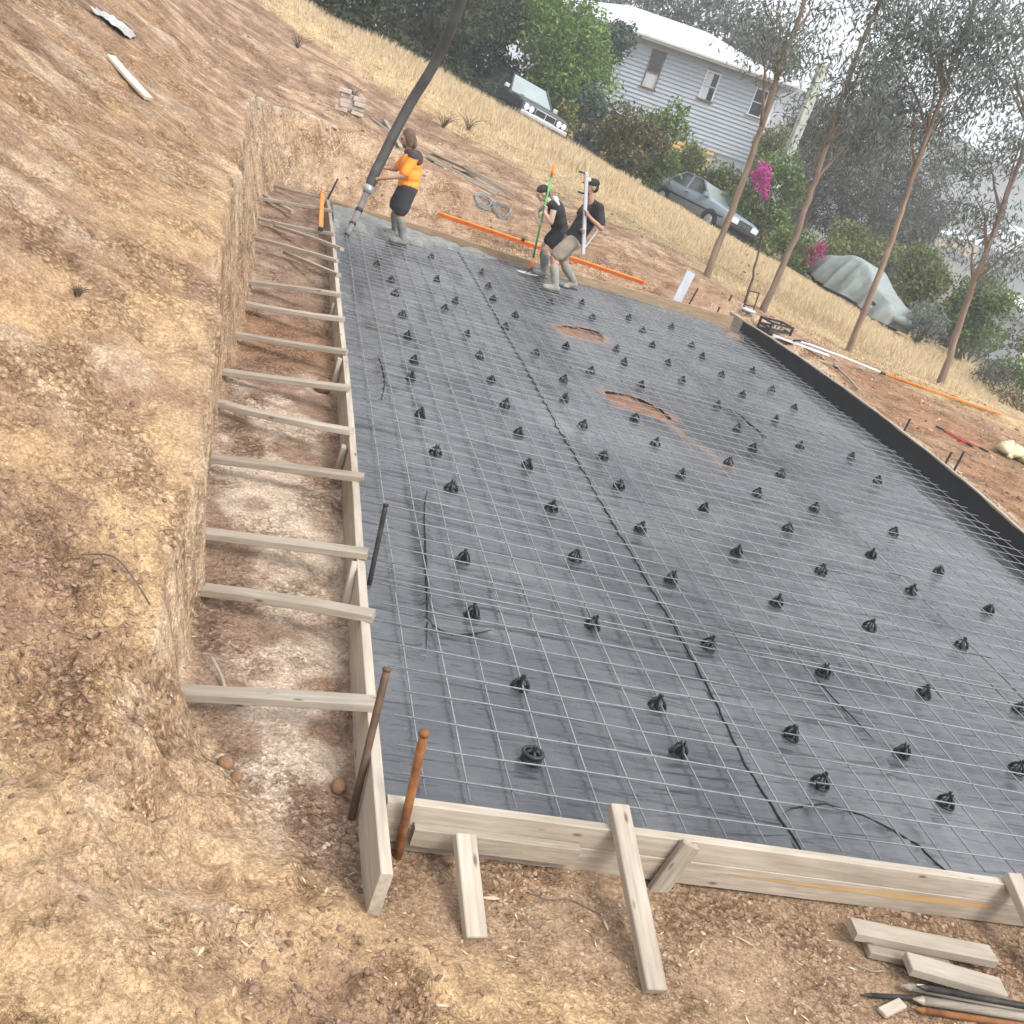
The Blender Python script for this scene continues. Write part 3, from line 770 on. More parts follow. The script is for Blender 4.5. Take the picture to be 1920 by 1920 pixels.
for pts, r_ in (([(.31, 1.25), (.36, 1.7), (.42, 2.4), (.47, 3.0), (.53, 3.35)], .0055), ([(.33, 1.55), (.52, 1.49), (.72, 1.6)], .004), ([(.30, 5.0), (.36, 5.6), (.33, 6.2)], .007)): fold(pts, r_, ml, .013)
# upturn of the right sheet against the right form
V = []; F = []
for i, (x, y) in enumerate([(np.interp(t, [p[1] for p in right_pts], [p[0] for p in right_pts]), t) for t in np.linspace(2.6, 13.55, 90)]):
    w = 0.003 * math.sin(y * 5) + 0.002 * math.sin(y * 13)
    V += [(x - 0.012 - abs(w) * 2, y, -0.20), (x - 0.008 - abs(w), y, -0.03), (x - 0.006, y, 0.118 + w * 1.5)]
    if i:
        b = i * 3; F += [(b - 3, b, b + 1, b - 2), (b - 2, b + 1, b + 2, b - 1)]
obj('upturned_edge', mesh('upturned_edge', V, F, M_DARKPL, True), mr)
# soil at the bottom of the two openings
M_MUD = pmat('red_mud', (0.15, 0.07, 0.04), (0.30, 0.155, 0.09), 6, rough=0.7, bump=0.5, bscale=14)
for k, h in enumerate(HOLES):
    cx = sum(p[0] for p in h) / len(h); cy = sum(p[1] for p in h) / len(h)
    xs = np.linspace(-0.5, 0.5, 30); X, Y = np.meshgrid(xs, xs); X = X.ravel(); Y = Y.ravel()
    sd = poly_sd(h, X + cx, Y + cy)
    Z = -0.035 + 0.026 * sstep(-0.06, 0.10, sd) + (fbm(X * 8 + k, Y * 8, 3, 271) - 0.5) * 0.035
    ii_ = (np.arange(29)[:, None] * 30 + np.arange(29)[None, :]).ravel()
    F = np.stack([ii_, ii_ + 1, ii_ + 31, ii_ + 30], 1)
    F = F[(sd[F] < 0.14).all(1)]
    o = obj('mud_pit', npmesh('mud_pit', np.stack([X, Y, Z], 1), F, M_MUD, True), None, Matrix.Translation((cx, cy, -0.006)))
    tag(o, ['red mud showing through the farther torn opening in the membrane', 'red mud showing through the nearer torn opening in the membrane'][k], 'mud', 'muddy openings in the membrane')

# ------------------------------------------------------------------ reinforcing mesh
def wire_mesh(L, along, seed):
    r = np.random.RandomState(seed)
    n = max(4, int(L / 0.4)); V = []; F = []
    rad = 0.0032
    ph = r.uniform(0, 6.28, 3); dv = r.uniform(-1, 1, 2) * 0.003
    for i in range(n + 1):
        t = i / n * L
        s = 0.004 * math.sin(t * 4.0 + ph[0]) + 0.003 * math.sin(t * 1.7 + ph[1])
        q = 0.004 * math.sin(t * 1.3 + ph[2]) + dv[0] * (t - L / 2)
        for k in range(4):
            a = math.pi / 4 + k * math.pi / 2
            u, w = rad * math.cos(a) * 1.414 * 0.9, rad * math.sin(a) * 1.414 * 0.9
            V.append((t, q + u, s + w) if along == 'x' else (q + u, t, s + w))
    for i in range(n):
        for k in range(4):
            a = i * 4 + k; b = i * 4 + (k + 1) % 4
            F.append((a, a + 4, b + 4, b) if along == 'x' else (a, b, b + 4, a + 4))
    F.append((0, 1, 2, 3)); F.append(tuple(range(n * 4, n * 4 + 4)))
    return mesh('wire', V, F, M_WIRE, True)
lines = [0.207 + 0.2 * k for k in range(34)]; rows = [0.236 + 0.2 * m for m in range(65)]
xcuts = [(0, 11), (11, 23), (22, 34)]; ycuts = [(0, 10, 0.0), (8, 38, 0.06), (37, 65, 0.03)]
words = [['near left', 'near middle', 'near right'], ['left', 'central', 'right'], ['far left', 'far middle', 'far right']]
where = [['beside the front left corner', 'behind the long front brace', 'at the lower right picture edge'], ['beside the struts', 'round the nearer muddy opening', 'along the right form'], ['under the wet concrete', 'under the two bending workers', 'by the far right corner']]
for j, (r0, r1, yo) in enumerate(ycuts):
    for i, (l0, l1) in enumerate(xcuts):
        xa = lines[l0] - 0.11; xb = lines[l1 - 1] + 0.09; ya = rows[r0] - 0.11 + yo; yb = rows[r1 - 1] + 0.09 + yo
        zb = 0.040 + 0.006 * ((i + j) % 2) 
        t = thing('reinforcing_mesh', '%s steel reinforcing mesh sheet %s' % (words[j][i], where[j][i]), 'steel mesh', (xa, ya, zb), 0, 'steel mesh sheets over the membrane')
        lm = [wire_mesh(yb - ya, 'y', 300 + j * 40 + i * 9 + q) for q in range(5)]
        cm = [wire_mesh(xb - xa, 'x', 700 + j * 40 + i * 9 + q) for q in range(6)]
        dx = 0.014 * (i - 1)
        for k, l in enumerate(range(l0, l1)):
            obj('wire', lm[(k * 3) % 5], t, Matrix.Translation((lines[l] - xa + dx + nrg.uniform(-.002, .002), nrg.uniform(-.004, .004), 0)))
        for k, m_ in enumerate(range(r0, r1)):
            obj('wire', cm[(k * 5) % 6], t, Matrix.Translation((nrg.uniform(-.004, .004), rows[m_] + yo - ya + nrg.uniform(-.002, .002), 0.008)))

# ------------------------------------------------------------------ bar chairs
CHAIRS = [(0.74, 0.51), (1.58, 0.76), (2.36, 0.68), (3.15, 0.69), (3.94, 1.13), (0.8, 1.11), (1.58, 1.14), (2.38, 1.09), (3.12, 1.11), (0.63, 1.74), (1.4, 1.89), (2.18, 1.92), (2.97, 1.86), (3.71, 1.83), (4.51, 1.87), (0.67, 2.42), (1.5, 2.78), (2.21, 2.76), (3.02, 2.73), (3.77, 2.68), (4.59, 2.7), (5.36, 3.46), (1.49, 3.53), (2.21, 3.53), (3.01, 3.49), (3.77, 3.5), (4.61, 3.49), (0.72, 3.49), (2.25, 4.31), (3.02, 4.27), (3.82, 4.26), (4.56, 4.09), (5.23, 4.05), (1.45, 4.3), (3.05, 4.98), (3.82, 4.97), (4.42, 4.95), (5.21, 4.81), (0.67, 4.11), (2.28, 4.96), (4.4, 5.71), (3.8, 5.67), (5.91, 6.37), (1.51, 5.03), (3.03, 5.72), (4.37, 6.38), (5.21, 6.95), (5.91, 7.01), (0.62, 4.87), (2.26, 5.67), (3.02, 6.4), (4.47, 7.74), (4.44, 7.0), (5.26, 7.78), (5.91, 8.62), (1.5, 5.71), (2.25, 6.42), (0.62, 5.81), (1.48, 6.42), (2.4, 7.11), (3.49, 7.74), (4.28, 8.51), (5.15, 9.36), (5.95, 10.16), (5.14, 8.58), (5.89, 9.32), (0.7, 6.38), (1.47, 7.18), (2.88, 7.78), (3.53, 8.61), (4.32, 9.22), (5.2, 10.74), (2.77, 8.62), (3.61, 9.26), (0.7, 7.17), (1.44, 7.93), (2.24, 7.91), (4.35, 10.02), (5.19, 10.23), (0.71, 8.0), (1.29, 8.85), (2.03, 8.78), (3.66, 10.76), (4.42, 11.46), (4.45, 10.82), (5.2, 11.7), (0.7, 8.95), (1.49, 9.41), (2.28, 9.5), (2.1, 10.17), (0.69, 9.58), (1.35, 10.32), (0.55, 10.21), (1.44, 11.88), (2.17, 11.71), (3.07, 10.95), (3.7, 11.58), (2.14, 10.84)]
def ring_vf(R, r, n=16, k=5, z=0.0, sq=0.6):
    V = []; F = []
    for i in range(n):
        a = 2 * math.pi * i / n
        for j in range(k):
            b = 2 * math.pi * j / k
            rr = R + r * math.cos(b)
            V.append((rr * math.cos(a), rr * math.sin(a), z + r * sq * math.sin(b)))
    for i in range(n):
        for j in range(k):
            F.append((i * k + j, ((i + 1) % n) * k + j, ((i + 1) % n) * k + (j + 1) % k, i * k + (j + 1) % k))
    return V, F
me_ring = mesh('base_ring', *ring_vf(0.052, 0.0105, 18, 5, 0.007), M_BLACKPL, True)
me_leg = mesh('leg', *tube_vf([(0.052, 0, 0.006), (0.046, 0, 0.034), (0.028, 0, 0.062), (0.008, 0, 0.074)], [0.0145, 0.0125, 0.011, 0.0095], 6), M_BLACKPL, True)
me_cap = mesh('saddle', *merge([tube_vf([(0, 0, 0.004), (0, 0, 0.045), (0, 0, 0.066), (0, 0, 0.080)], [0.022, 0.018, 0.015, 0.014], 8), xf(cbox_vf(0.008, 0.026, 0.030, 0.002), Matrix.Translation((0.012, 0, 0.088))), xf(cbox_vf(0.008, 0.026, 0.024, 0.002), Matrix.Translation((-0.012, 0, 0.085)))]), M_BLACKPL)
me_cup = mesh('collar', *merge([ring_vf(0.056, 0.013, 20, 6, 0.055, 1.0), tube_vf([(0, 0, 0.004), (0, 0, 0.05)], [0.062, 0.056], 16, False)]), M_BLACKPL, True)
ORD = ['nearest', 'second', 'third', 'fourth', 'fifth', 'sixth', 'seventh', 'eighth', 'ninth', 'tenth', 'eleventh', 'twelfth', 'thirteenth', 'fourteenth', 'fifteenth', 'sixteenth']
EDGES = [0, 1.0, 1.8, 2.65, 3.36, 4.1, 4.95, 5.6, 9.0]
chair_label = {}
for q in range(8):
    line = sorted((y, k) for k, (x, y) in enumerate(CHAIRS) if EDGES[q] <= x < EDGES[q + 1])
    rowname = 'leftmost' if q == 0 else 'rightmost' if q == 7 else ORD[q]
    for m_, (y, k) in enumerate(line):
        chair_label[k] = 'black bar chair, %s from the front in the %s row from the left form' % (ORD[m_], rowname) if 0 < q < 7 else 'black bar chair, %s from the front in the %s row' % (ORD[m_], rowname)
for k, (x, y) in enumerate(CHAIRS):
    z = float(memb_z(np.array([x]), np.array([y]))[0]) + 0.004
    lab = chair_label[k]
    if k == 0: lab = 'round black collared bar chair nearest the front left corner'
    t = thing('bar_chair', lab, 'bar chair', mw=Matrix.Translation((x, y, z)) @ Matrix.Rotation(nrg.uniform(-.09, .09), 4, 'X') @ Matrix.Rotation(nrg.uniform(0, 6.28), 4, 'Z') @ Matrix.Scale(0.82, 4), group='bar chairs on the membrane')
    obj('base_ring', me_ring, t)
    for q in range(4): obj('leg', me_leg, t, Matrix.Rotation(q * math.pi / 2 + 0.4, 4, 'Z'))
    obj('saddle', me_cap, t)
    if k == 0: obj('collar', me_cup, t)

# ------------------------------------------------------------------ wet concrete
def concrete():
    m, nt, b = new_mat('wet_concrete')
    L = nt.links
    ge = nt.nodes.new('ShaderNodeNewGeometry')
    n1 = noise_node(nt, 9, 7, 0.65, ge.outputs['Position'])
    r1 = ramp(nt, [(0.3, (0.10, 0.103, 0.092)), (0.7, (0.25, 0.255, 0.232))]); L.new(n1.outputs['Fac'], r1.inputs[0]); L.new(r1.outputs[0], b.inputs['Base Color'])
    b.inputs['Roughness'].default_value = 0.38
    bp = nt.nodes.new('ShaderNodeBump'); bp.inputs['Strength'].default_value = 0.6; bp.inputs['Distance'].default_value = 0.04
    n2 = noise_node(nt, 16, 6, 0.65, ge.outputs['Position']); L.new(n2.outputs['Fac'], bp.inputs['Height']); L.new(bp.outputs[0], b.inputs['Normal'])
    return m
M_CONC = concrete()
xs = np.arange(0.004, 3.9, 0.04); ys = np.arange(11.0, 13.27, 0.04)
X, Y = np.meshgrid(xs, ys); X = X.ravel(); Y = Y.ravel()
edge = np.interp(X, [0, 0.5, 1.0, 1.5, 2.0, 2.8, 3.4, 4.0], [11.55, 11.75, 12.1, 12.5, 12.8, 12.95, 13.1, 13.35])
e = (fbm(X * 3, Y * 3, 4, 281) - 0.5)
t_ = sstep(0.0, 0.55, Y - edge + e * 0.7)
Z = -0.05 + t_ * (0.125 + 0.05 * sstep(2, 0, X)) + (fbm(X * 6, Y * 6, 4, 291) - 0.5) * 0.075 * t_
ii_ = (np.arange(len(ys) - 1)[:, None] * len(xs) + np.arange(len(xs) - 1)[None, :]).ravel()
F = np.stack([ii_, ii_ + 1, ii_ + len(xs) + 1, ii_ + len(xs)], 1)
F = F[(t_[F] > 0.02).any(1)]
conc = obj('wet_concrete', npmesh('wet_concrete', np.stack([X, Y, Z], 1), F, M_CONC, True))
tag(conc, 'lumpy wet grey concrete just poured along the far form', 'concrete')
# ------------------------------------------------------------------ foliage tools
def leaf_mat(name, stops, trans=0.3, rough=0.6):
    m, nt, b = new_mat(name)
    L = nt.links
    ge = nt.nodes.new('ShaderNodeNewGeometry')
    r = ramp(nt, stops)
    L.new(ge.outputs['Random Per Island'], r.inputs[0]); L.new(r.outputs[0], b.inputs['Base Color'])
    b.inputs['Roughness'].default_value = rough; b.inputs['Specular IOR Level'].default_value = 0.3
    tr = nt.nodes.new('ShaderNodeBsdfTranslucent'); L.new(r.outputs[0], tr.inputs['Color'])
    mx = nt.nodes.new('ShaderNodeMixShader'); mx.inputs[0].default_value = trans
    L.new(b.outputs[0], mx.inputs[1]); L.new(tr.outputs[0], mx.inputs[2])
    L.new(mx.outputs[0], nt.nodes['Material Output'].inputs['Surface'])
    return m

def leaf_cloud(P, size, asp, droop, r, jit=0.35):
    """one folded four-cornered leaf at every point of P"""
    n = len(P)
    d = r.normal(size=(n, 3)); d /= np.linalg.norm(d, axis=1)[:, None] + 1e-9
    d = d * (1 - droop) + np.array([0, 0, -1.0]) * droop
    d /= np.linalg.norm(d, axis=1)[:, None] + 1e-9
    s = r.normal(size=(n, 3)); w = np.cross(d, s); w /= np.linalg.norm(w, axis=1)[:, None] + 1e-9
    up = np.cross(w, d)
    L = size * (1 + jit * r.uniform(-1, 1, n))[:, None]
    W = L * asp * 0.5
    a = P; b = P + d * L * 0.45 + w * W + up * W * 0.35; c_ = P + d * L; e = P + d * L * 0.45 - w * W + up * W * 0.35
    V = np.stack([a, b, c_, e], 1).reshape(-1, 3)
    F = np.arange(n * 4).reshape(-1, 4)
    return V, F

def clump_points(clumps, per, r, shell=0.55):
    out = []
    for (x, y, z, rad) in clumps:
        k = int(per * (rad ** 2))
        q = r.normal(size=(k, 3)); q /= np.linalg.norm(q, axis=1)[:, None]
        # a handful of lobes makes the outline uneven
        lob = r.normal(size=(9, 3)); lob /= np.linalg.norm(lob, axis=1)[:, None]
        amp = 0.60 + 0.48 * np.max(np.clip(q @ lob.T, 0, 1) ** 6, axis=1)
        rr = (shell + (1 - shell) * r.uniform(0, 1, k)) ** 0.8
        q = q * (rr * amp * rad)[:, None]
        q[:, 2] *= 0.85
        out.append(q + np.array([x, y, z]))
    return np.concatenate(out)

def sub_clumps(center, radii, n, r, rmin, rmax):
    out = []
    for _ in range(n):
        d = r.normal(size=3); d /= np.linalg.norm(d)
        k = r.uniform(0.25, 1.0) ** 0.5
        rad = r.uniform(rmin, rmax)
        p = np.array(center) + d * k * np.maximum(np.array(radii) - rad * 0.6, 0.05)
        out.append((p[0], p[1], p[2], rad))
    return out

M_BARK = pmat('gum_bark', (0.17, 0.115, 0.08), (0.33, 0.25, 0.18), 3, (3, 3, 0.7), 0.9, 0.5, 9, rnd=0.12, bdist=0.03)
M_BARKRED = pmat('red_gum_bark', (0.17, 0.115, 0.09), (0.30, 0.225, 0.175), 3, (3, 3, 0.7), 0.9, 0.5, 9, rnd=0.1, bdist=0.03)
M_TWIG = pmat('twig_bark', (0.07, 0.05, 0.035), (0.17, 0.13, 0.10), 6, rough=0.9, bump=0.3)

LF_DARK = leaf_mat('dark_shrub_leaf', [(0.0, (0.028, 0.040, 0.018)), (0.6, (0.060, 0.078, 0.032)), (1.0, (0.105, 0.115, 0.052))])
LF_BRIGHT = leaf_mat('bright_leaf', [(0.0, (0.081, 0.142, 0.027)), (0.5, (0.155, 0.250, 0.051)), (1.0, (0.270, 0.365, 0.101))])
LF_BLUE = leaf_mat('bluish_leaf', [(0.0, (0.040, 0.063, 0.044)), (0.6, (0.081, 0.115, 0.075)), (1.0, (0.138, 0.172, 0.115))])
LF_RUST = leaf_mat('rusty_shrub_leaf', [(0.0, (0.060, 0.080, 0.030)), (0.6, (0.115, 0.14, 0.05)), (0.85, (0.17, 0.135, 0.055)), (1.0, (0.26, 0.15, 0.075))])
LF_HEDGE = leaf_mat('hedge_leaf', [(0.0, (0.074, 0.105, 0.030)), (0.55, (0.155, 0.182, 0.054)), (1.0, (0.270, 0.270, 0.101))])
LF_VINE = leaf_mat('vine_leaf', [(0.0, (0.063, 0.105, 0.028)), (0.5, (0.119, 0.182, 0.049)), (1.0, (0.224, 0.280, 0.084))])
LF_GUM = leaf_mat('gum_leaf', [(0.0, (0.094, 0.116, 0.094)), (0.5, (0.171, 0.198, 0.171)), (1.0, (0.297, 0.325, 0.292))], 0.5)
LF_OAK = leaf_mat('sheoak_needle', [(0.0, (0.044, 0.049, 0.036)), (0.55, (0.083, 0.085, 0.063)), (1.0, (0.134, 0.130, 0.099))], 0.25)
LF_FAR = leaf_mat('far_gum_leaf', [(0.0, (0.077, 0.094, 0.072)), (0.5, (0.132, 0.149, 0.116)), (1.0, (0.209, 0.220, 0.176))], 0.3)
LF_DRY = leaf_mat('dry_scrub', [(0.0, (0.10, 0.085, 0.05)), (0.5, (0.20, 0.16, 0.085)), (1.0, (0.33, 0.27, 0.15))], 0.2)
LF_MAG = leaf_mat('magenta_bract', [(0.0, (0.36, 0.03, 0.20)), (0.6, (0.58, 0.06, 0.36)), (1.0, (0.70, 0.14, 0.46))], 0.35)
LF_MAG2 = leaf_mat('crimson_bract', [(0.0, (0.26, 0.03, 0.10)), (0.6, (0.44, 0.05, 0.17)), (1.0, (0.55, 0.12, 0.26))], 0.35)

def limb(name, pts, r0, r1, m, parent, n=8, wob=0.0, seed=0):
    r = random.Random(seed)
    pts = [Vector(p) for p in pts]
    dense = []
    for i in range(len(pts) - 1):
        for k in range(3): dense.append(pts[i].lerp(pts[i + 1], k / 3))
    dense.append(pts[-1])
    dense = [p + Vector((r.uniform(-wob, wob), r.uniform(-wob, wob), 0)) if 0 < i < len(dense) - 1 else p for i, p in enumerate(dense)]
    q = len(dense) - 1
    rad = [(r0 + (r1 - r0) * (i / q) ** 0.9) * (1 + r.uniform(-.06, .06)) + (0.35 * r0 if i == 0 else 0.1 * r0 if i == 1 else 0) * (1 if wob else 0) for i in range(q + 1)]
    return tube(name, dense, rad, m, n, parent)

def shrub(name, label, cat, base, clumps, per, leaf, size, asp=0.5, droop=0.1, seed=1, group=None, stems=4, stem_r=0.04, extra=None):
    r = np.random.RandomState(seed)
    bx, by = base; bz = gz(bx, by)
    t = thing(name, label, cat, (bx, by, bz), 0, group)
    P = clump_points(clumps, per, r) - np.array([bx, by, bz])
    P = P[P[:, 2] > 0.0]
    V, F = leaf_cloud(P, size, asp, droop, r)
    cr = obj('foliage', npmesh('foliage', V, F, leaf), t)
    for k in range(min(stems, len(clumps))):
        cx, cy, cz, rr = clumps[(k * 3) % len(clumps)]
        limb('stem', [(r.uniform(-.15, .15), r.uniform(-.15, .15), -0.1), ((cx - bx) * 0.4 + r.uniform(-.1, .1), (cy - by) * 0.4, (cz - bz) * 0.5), (cx - bx, cy - by, cz - bz)], stem_r, stem_r * 0.35, M_TWIG, t, 6, 0.03, seed + k)
    return t, cr

# ------------------------------------------------------------------ the four gum trees in the straw
GUM_T = {
 't1': [(7.07, 15.54, .41), (7.05, 15.54, .98), (7.05, 15.5, 1.68), (7.05, 15.54, 2.4), (7.01, 15.54, 3.17), (6.95, 15.54, 3.94), (6.92, 15.5, 4.64), (6.91, 15.5, 5.24), (6.84, 15.5, 5.97), (6.8, 15.5, 6.9)],
 't2': [(8.2, 15.11, .15), (8.22, 15.11, .92), (8.23, 15.1, 1.58), (8.2, 15.11, 2.11), (8.17, 15.1, 2.59), (8.12, 15.11, 3.25), (8.04, 15.1, 3.85), (8.0, 15.11, 4.56), (7.99, 15.1, 5.42), (8.0, 15.1, 6.3)],
 't3': [(10.3, 15.22, -.14), (10.24, 15.22, .61), (10.2, 15.22, 1.45), (10.15, 15.22, 2.06), (10.1, 15.22, 2.55), (10.01, 15.22, 3.16), (9.93, 15.22, 3.96), (9.88, 15.22, 4.69), (9.78, 15.22, 5.47), (9.7, 15.2, 6.4)],
 't4': [(12.57, 15.26, -.26), (12.46, 15.26, .31), (12.3, 15.26, 1.05), (12.2, 15.26, 1.79), (12.15, 15.26, 2.41), (12.06, 15.26, 3.11), (11.97, 15.26, 3.89), (11.83, 15.26, 4.62), (11.7, 15.2, 5.6), (11.6, 15.2, 6.6)]}
GUM_C = {
 't1': [(6.35, 15.2, 4.81, .9), (7.24, 15.6, 4.52, .8), (6.31, 15.9, 5.0, .8), (6.51, 14.8, 4.62, .8), (7.47, 16.0, 5.24, .8), (6.22, 15.2, 4.42, .5), (6.8, 15.4, 6.2, 1.1), (7.1, 15.6, 7.0, 1.0)],
 't2': [(8.14, 15.0, 4.16, .9), (8.28, 15.6, 3.6, .8), (8.08, 14.6, 4.69, .9), (8.89, 15.4, 3.53, .7), (9.04, 15.2, 4.01, .7), (8.0, 15.1, 6.0, 1.1)],
 't3': [(8.51, 15.0, 5.33, 1.0), (9.53, 15.4, 5.11, 1.0), (9.6, 15.8, 4.37, .9), (9.26, 14.6, 5.67, 1.0), (10.15, 15.4, 4.19, .8), (8.87, 15.2, 5.7, .9), (10.73, 16.0, 4.7, .7), (9.02, 16.0, 4.83, .8), (9.7, 15.2, 6.5, 1.1)],
 't4': [(9.8, 14.6, 5.67, 1.0), (10.83, 15.0, 5.18, 1.0), (11.57, 16.0, 3.86, .7), (12.21, 15.4, 3.13, .7), (11.73, 15.8, 3.12, .6), (11.68, 15.2, 4.39, .9), (12.61, 15.6, 2.25, .6), (9.77, 14.0, 5.92, 1.0), (12.46, 14.8, 2.6, .6), (10.69, 15.8, 5.27, .7), (12.09, 16.2, 2.51, .5), (11.6, 15.2, 6.4, 1.0)]}
GUM_L = {'t1': ('slender gum tree standing in front of the blue car', 0.068, M_BARK), 't2': ('slender gum tree with a reddish upper trunk, left of the covered car', 0.066, M_BARKRED),
         't3': ('slender gum tree crossing in front of the covered car', 0.064, M_BARK), 't4': ('slender gum tree farthest right, beside the end of the orange pole', 0.076, M_BARKRED)}
for k, key in enumerate(GUM_T):
    pts = GUM_T[key]; lab, r0, bm = GUM_L[key]
    b0 = Vector(pts[0]); b0.z = gz(b0.x, b0.y)
    t = thing('gum_tree', lab, 'tree', b0, 0, 'slender gum trees in the dry grass')
    rel = [Vector(p) - b0 for p in pts]; rel[0] = Vector((rel[0].x, rel[0].y, -0.25))
    limb('trunk', rel, r0, 0.03, bm, t, 10, 0.012, k)
    rs = np.random.RandomState(40 + k)
    cl = GUM_C[key]
    for q, c_ in enumerate(cl):
        tgt = Vector(c_[:3]) - b0
        src = min(rel[3:], key=lambda p: abs(p.z - (tgt.z - 0.9)))
        mid = src.lerp(tgt, 0.5) + Vector((0, 0, 0.22))
        limb('branch', [src, mid, tgt + Vector((0, 0, 0.15))], 0.032, 0.009, bm, t, 6, 0.03, q + 10 * k)
        for s in range(3):
            e = tgt + Vector(tuple(rs.uniform(-.7, .7, 3) * c_[3]))
            limb('twig', [mid.lerp(tgt, 0.6), e], 0.012, 0.004, M_TWIG, t, 5, 0.0, 0)
    P = clump_points(cl, 560 if key == 't1' else 960, rs, 0.2) - np.array(b0)
    # leaves hang in sprays below their twigs
    tw = rs.normal(size=P.shape) * 0.10
    P = P + tw
    P[:, 2] -= rs.uniform(0, 0.35, len(P))
    V, F = leaf_cloud(P, 0.125, 0.24, 0.5, rs)
    obj('crown', npmesh('crown', V, F, LF_GUM), t)
# the thin sapling between the first two
b0 = Vector((7.6, 14.66, gz(7.6, 14.66)))
t = thing('sapling', 'thin bare sapling between the two nearest gum trunks', 'tree', b0)
pl = [Vector(p) - Vector((7.6, 14.66, .25)) for p in [(7.6, 14.66, .15), (7.54, 14.66, .74), (7.46, 14.66, 1.11), (7.39, 14.66, 1.57), (7.27, 14.66, 2.02), (7.22, 14.66, 2.4)]]
limb('trunk', pl, 0.026, 0.006, M_TWIG, t, 6, 0.012, 3)
rs = np.random.RandomState(5)
for q in range(7):
    a = pl[1].lerp(pl[-1], rs.uniform(0.1, 1.0)); limb('branch', [a, a + Vector((rs.uniform(-.35, .35), rs.uniform(-.2, .2), rs.uniform(.1, .5)))], 0.007, 0.003, M_TWIG, t, 4, 0.0, q)
P = np.array([list(pl[1].lerp(pl[-1], u)) for u in rs.uniform(0.0, 1, 60)]) + rs.normal(size=(60, 3)) * 0.13
V, F = leaf_cloud(P, 0.07, 0.5, 0.4, rs)
obj('crown', npmesh('crown', V, F, LF_RUST), t)

# ------------------------------------------------------------------ she-oaks and far gums
FAR = {
 'cas1': ('sheoak_tree', 'dark feathery sheoak nearest the house, behind the green post', [(19.52, 40.0, 4.48, 1.8), (21.71, 41.0, 3.7, 2.0), (20.67, 40.0, 2.63, 1.7), (22.33, 41.0, 1.33, 1.8), (20.14, 42.0, 3.56, 1.5), (22.48, 40.0, 2.71, 1.7), (21.45, 41.0, 5.3, 1.5), (20.6, 41, 0.8, 1.6)], (21.0, 40.8), LF_OAK, 560, .32, .15),
 'cas2': ('sheoak_tree', 'large dark sheoak behind the covered car', [(23.59, 42.0, 4.83, 2.0), (25.06, 42.0, 3.63, 1.9), (24.37, 41.0, 1.68, 2.0), (26.07, 42.0, 2.23, 1.8), (23.55, 43.0, 6.56, 1.6), (23.6, 40.0, 0.47, 1.5), (25.5, 41, 0.7, 1.7)], (24.6, 41.6), LF_OAK, 560, .32, .15),
 'cas3': ('sheoak_tree', 'smaller sheoak with gaps of sky, right of the large one', [(27.86, 44.0, 3.91, 1.6), (27.93, 43.0, 2.08, 1.8), (29.11, 44.0, 2.75, 1.3), (28.79, 45.0, 5.04, 1.2), (28.4, 43.5, 0.6, 1.5)], (28.2, 43.8), LF_OAK, 460, .32, .15),
 'beh1': ('gum_tree', 'tall open gum tree rising behind the house roof', [(16.58, 62.0, 7.8, 2.4), (18.35, 62.0, 8.51, 2.2), (14.54, 62.0, 7.86, 2.5), (16.94, 62.0, 9.5, 2.5), (19.67, 62.0, 8.65, 1.5)], (17.2, 62.0), LF_FAR, 110, .42, .3),
 'beh2': ('gum_tree', 'rounded gum tree behind the right end of the roof', [(20.29, 60.0, 8.73, 2.0), (22.33, 60.0, 8.37, 2.2), (24.06, 60.0, 8.03, 2.0), (20.3, 60.0, 10.29, 2.0), (25.54, 60.0, 7.91, 1.6), (23.0, 60, 6.6, 1.8)], (22.6, 60.0), LF_FAR, 150, .42, .3)}
for k, (nm, lab, cl, base, lf_, per, sz, asp) in enumerate(FAR.values()):
    rs = np.random.RandomState(60 + k)
    bz = gz(*base); b0 = Vector((base[0], base[1], bz))
    t = thing(nm, lab, 'tree', b0, 0, 'tall trees round the house')
    top = max(c_[2] for c_ in cl) - bz
    limb('trunk', [(0, 0, -0.3), (0.1, 0, top * 0.35), (-0.1, 0, top * 0.65), (0, 0, top * 0.9)], 0.22, 0.06, M_BARK, t, 8, 0.08, k)
    for c_ in cl:
        e = Vector(c_[:3]) - b0
        limb('branch', [(0, 0, max(0.5, e.z * 0.55)), (e.x * 0.5, e.y * 0.5, e.z * 0.85), e], 0.09, 0.025, M_BARK, t, 6, 0.05, k)
    P = clump_points(cl, per, rs, 0.35) - np.array(b0)
    V, F = leaf_cloud(P, sz, asp if asp > .2 else .13, 0.35, rs)
    obj('crown', npmesh('crown', V, F, lf_), t)

# ------------------------------------------------------------------ shrubs and hedges along the cars
rs = np.random.RandomState(11)
G_SH = 'shrubs behind the line of cars'
shrub('evergreen_shrub', 'dark evergreen shrub at the top left, beside the bare hill', 'shrub', (-0.3, 29.8), sub_clumps((-0.3, 29.8, 3.8), (2.4, 1.6, 2.0), 12, rs, .7, 1.2), 620, LF_DARK, .16, .5, .15, 101, G_SH)
shrub('evergreen_shrub', 'dark shadowy evergreen shrub behind the left of the hose', 'shrub', (2.3, 31.2), sub_clumps((2.3, 31.2, 3.6), (2.2, 1.5, 2.2), 13, rs, .7, 1.2), 620, LF_DARK, .16, .5, .15, 102, G_SH)
shrub('evergreen_shrub', 'dark green shrub between the hose and the black car', 'shrub', (4.2, 35.6), sub_clumps((4.2, 35.6, 4.0), (1.9, 1.5, 2.4), 12, rs, .7, 1.2), 620, LF_DARK, .16, .5, .15, 103, G_SH)
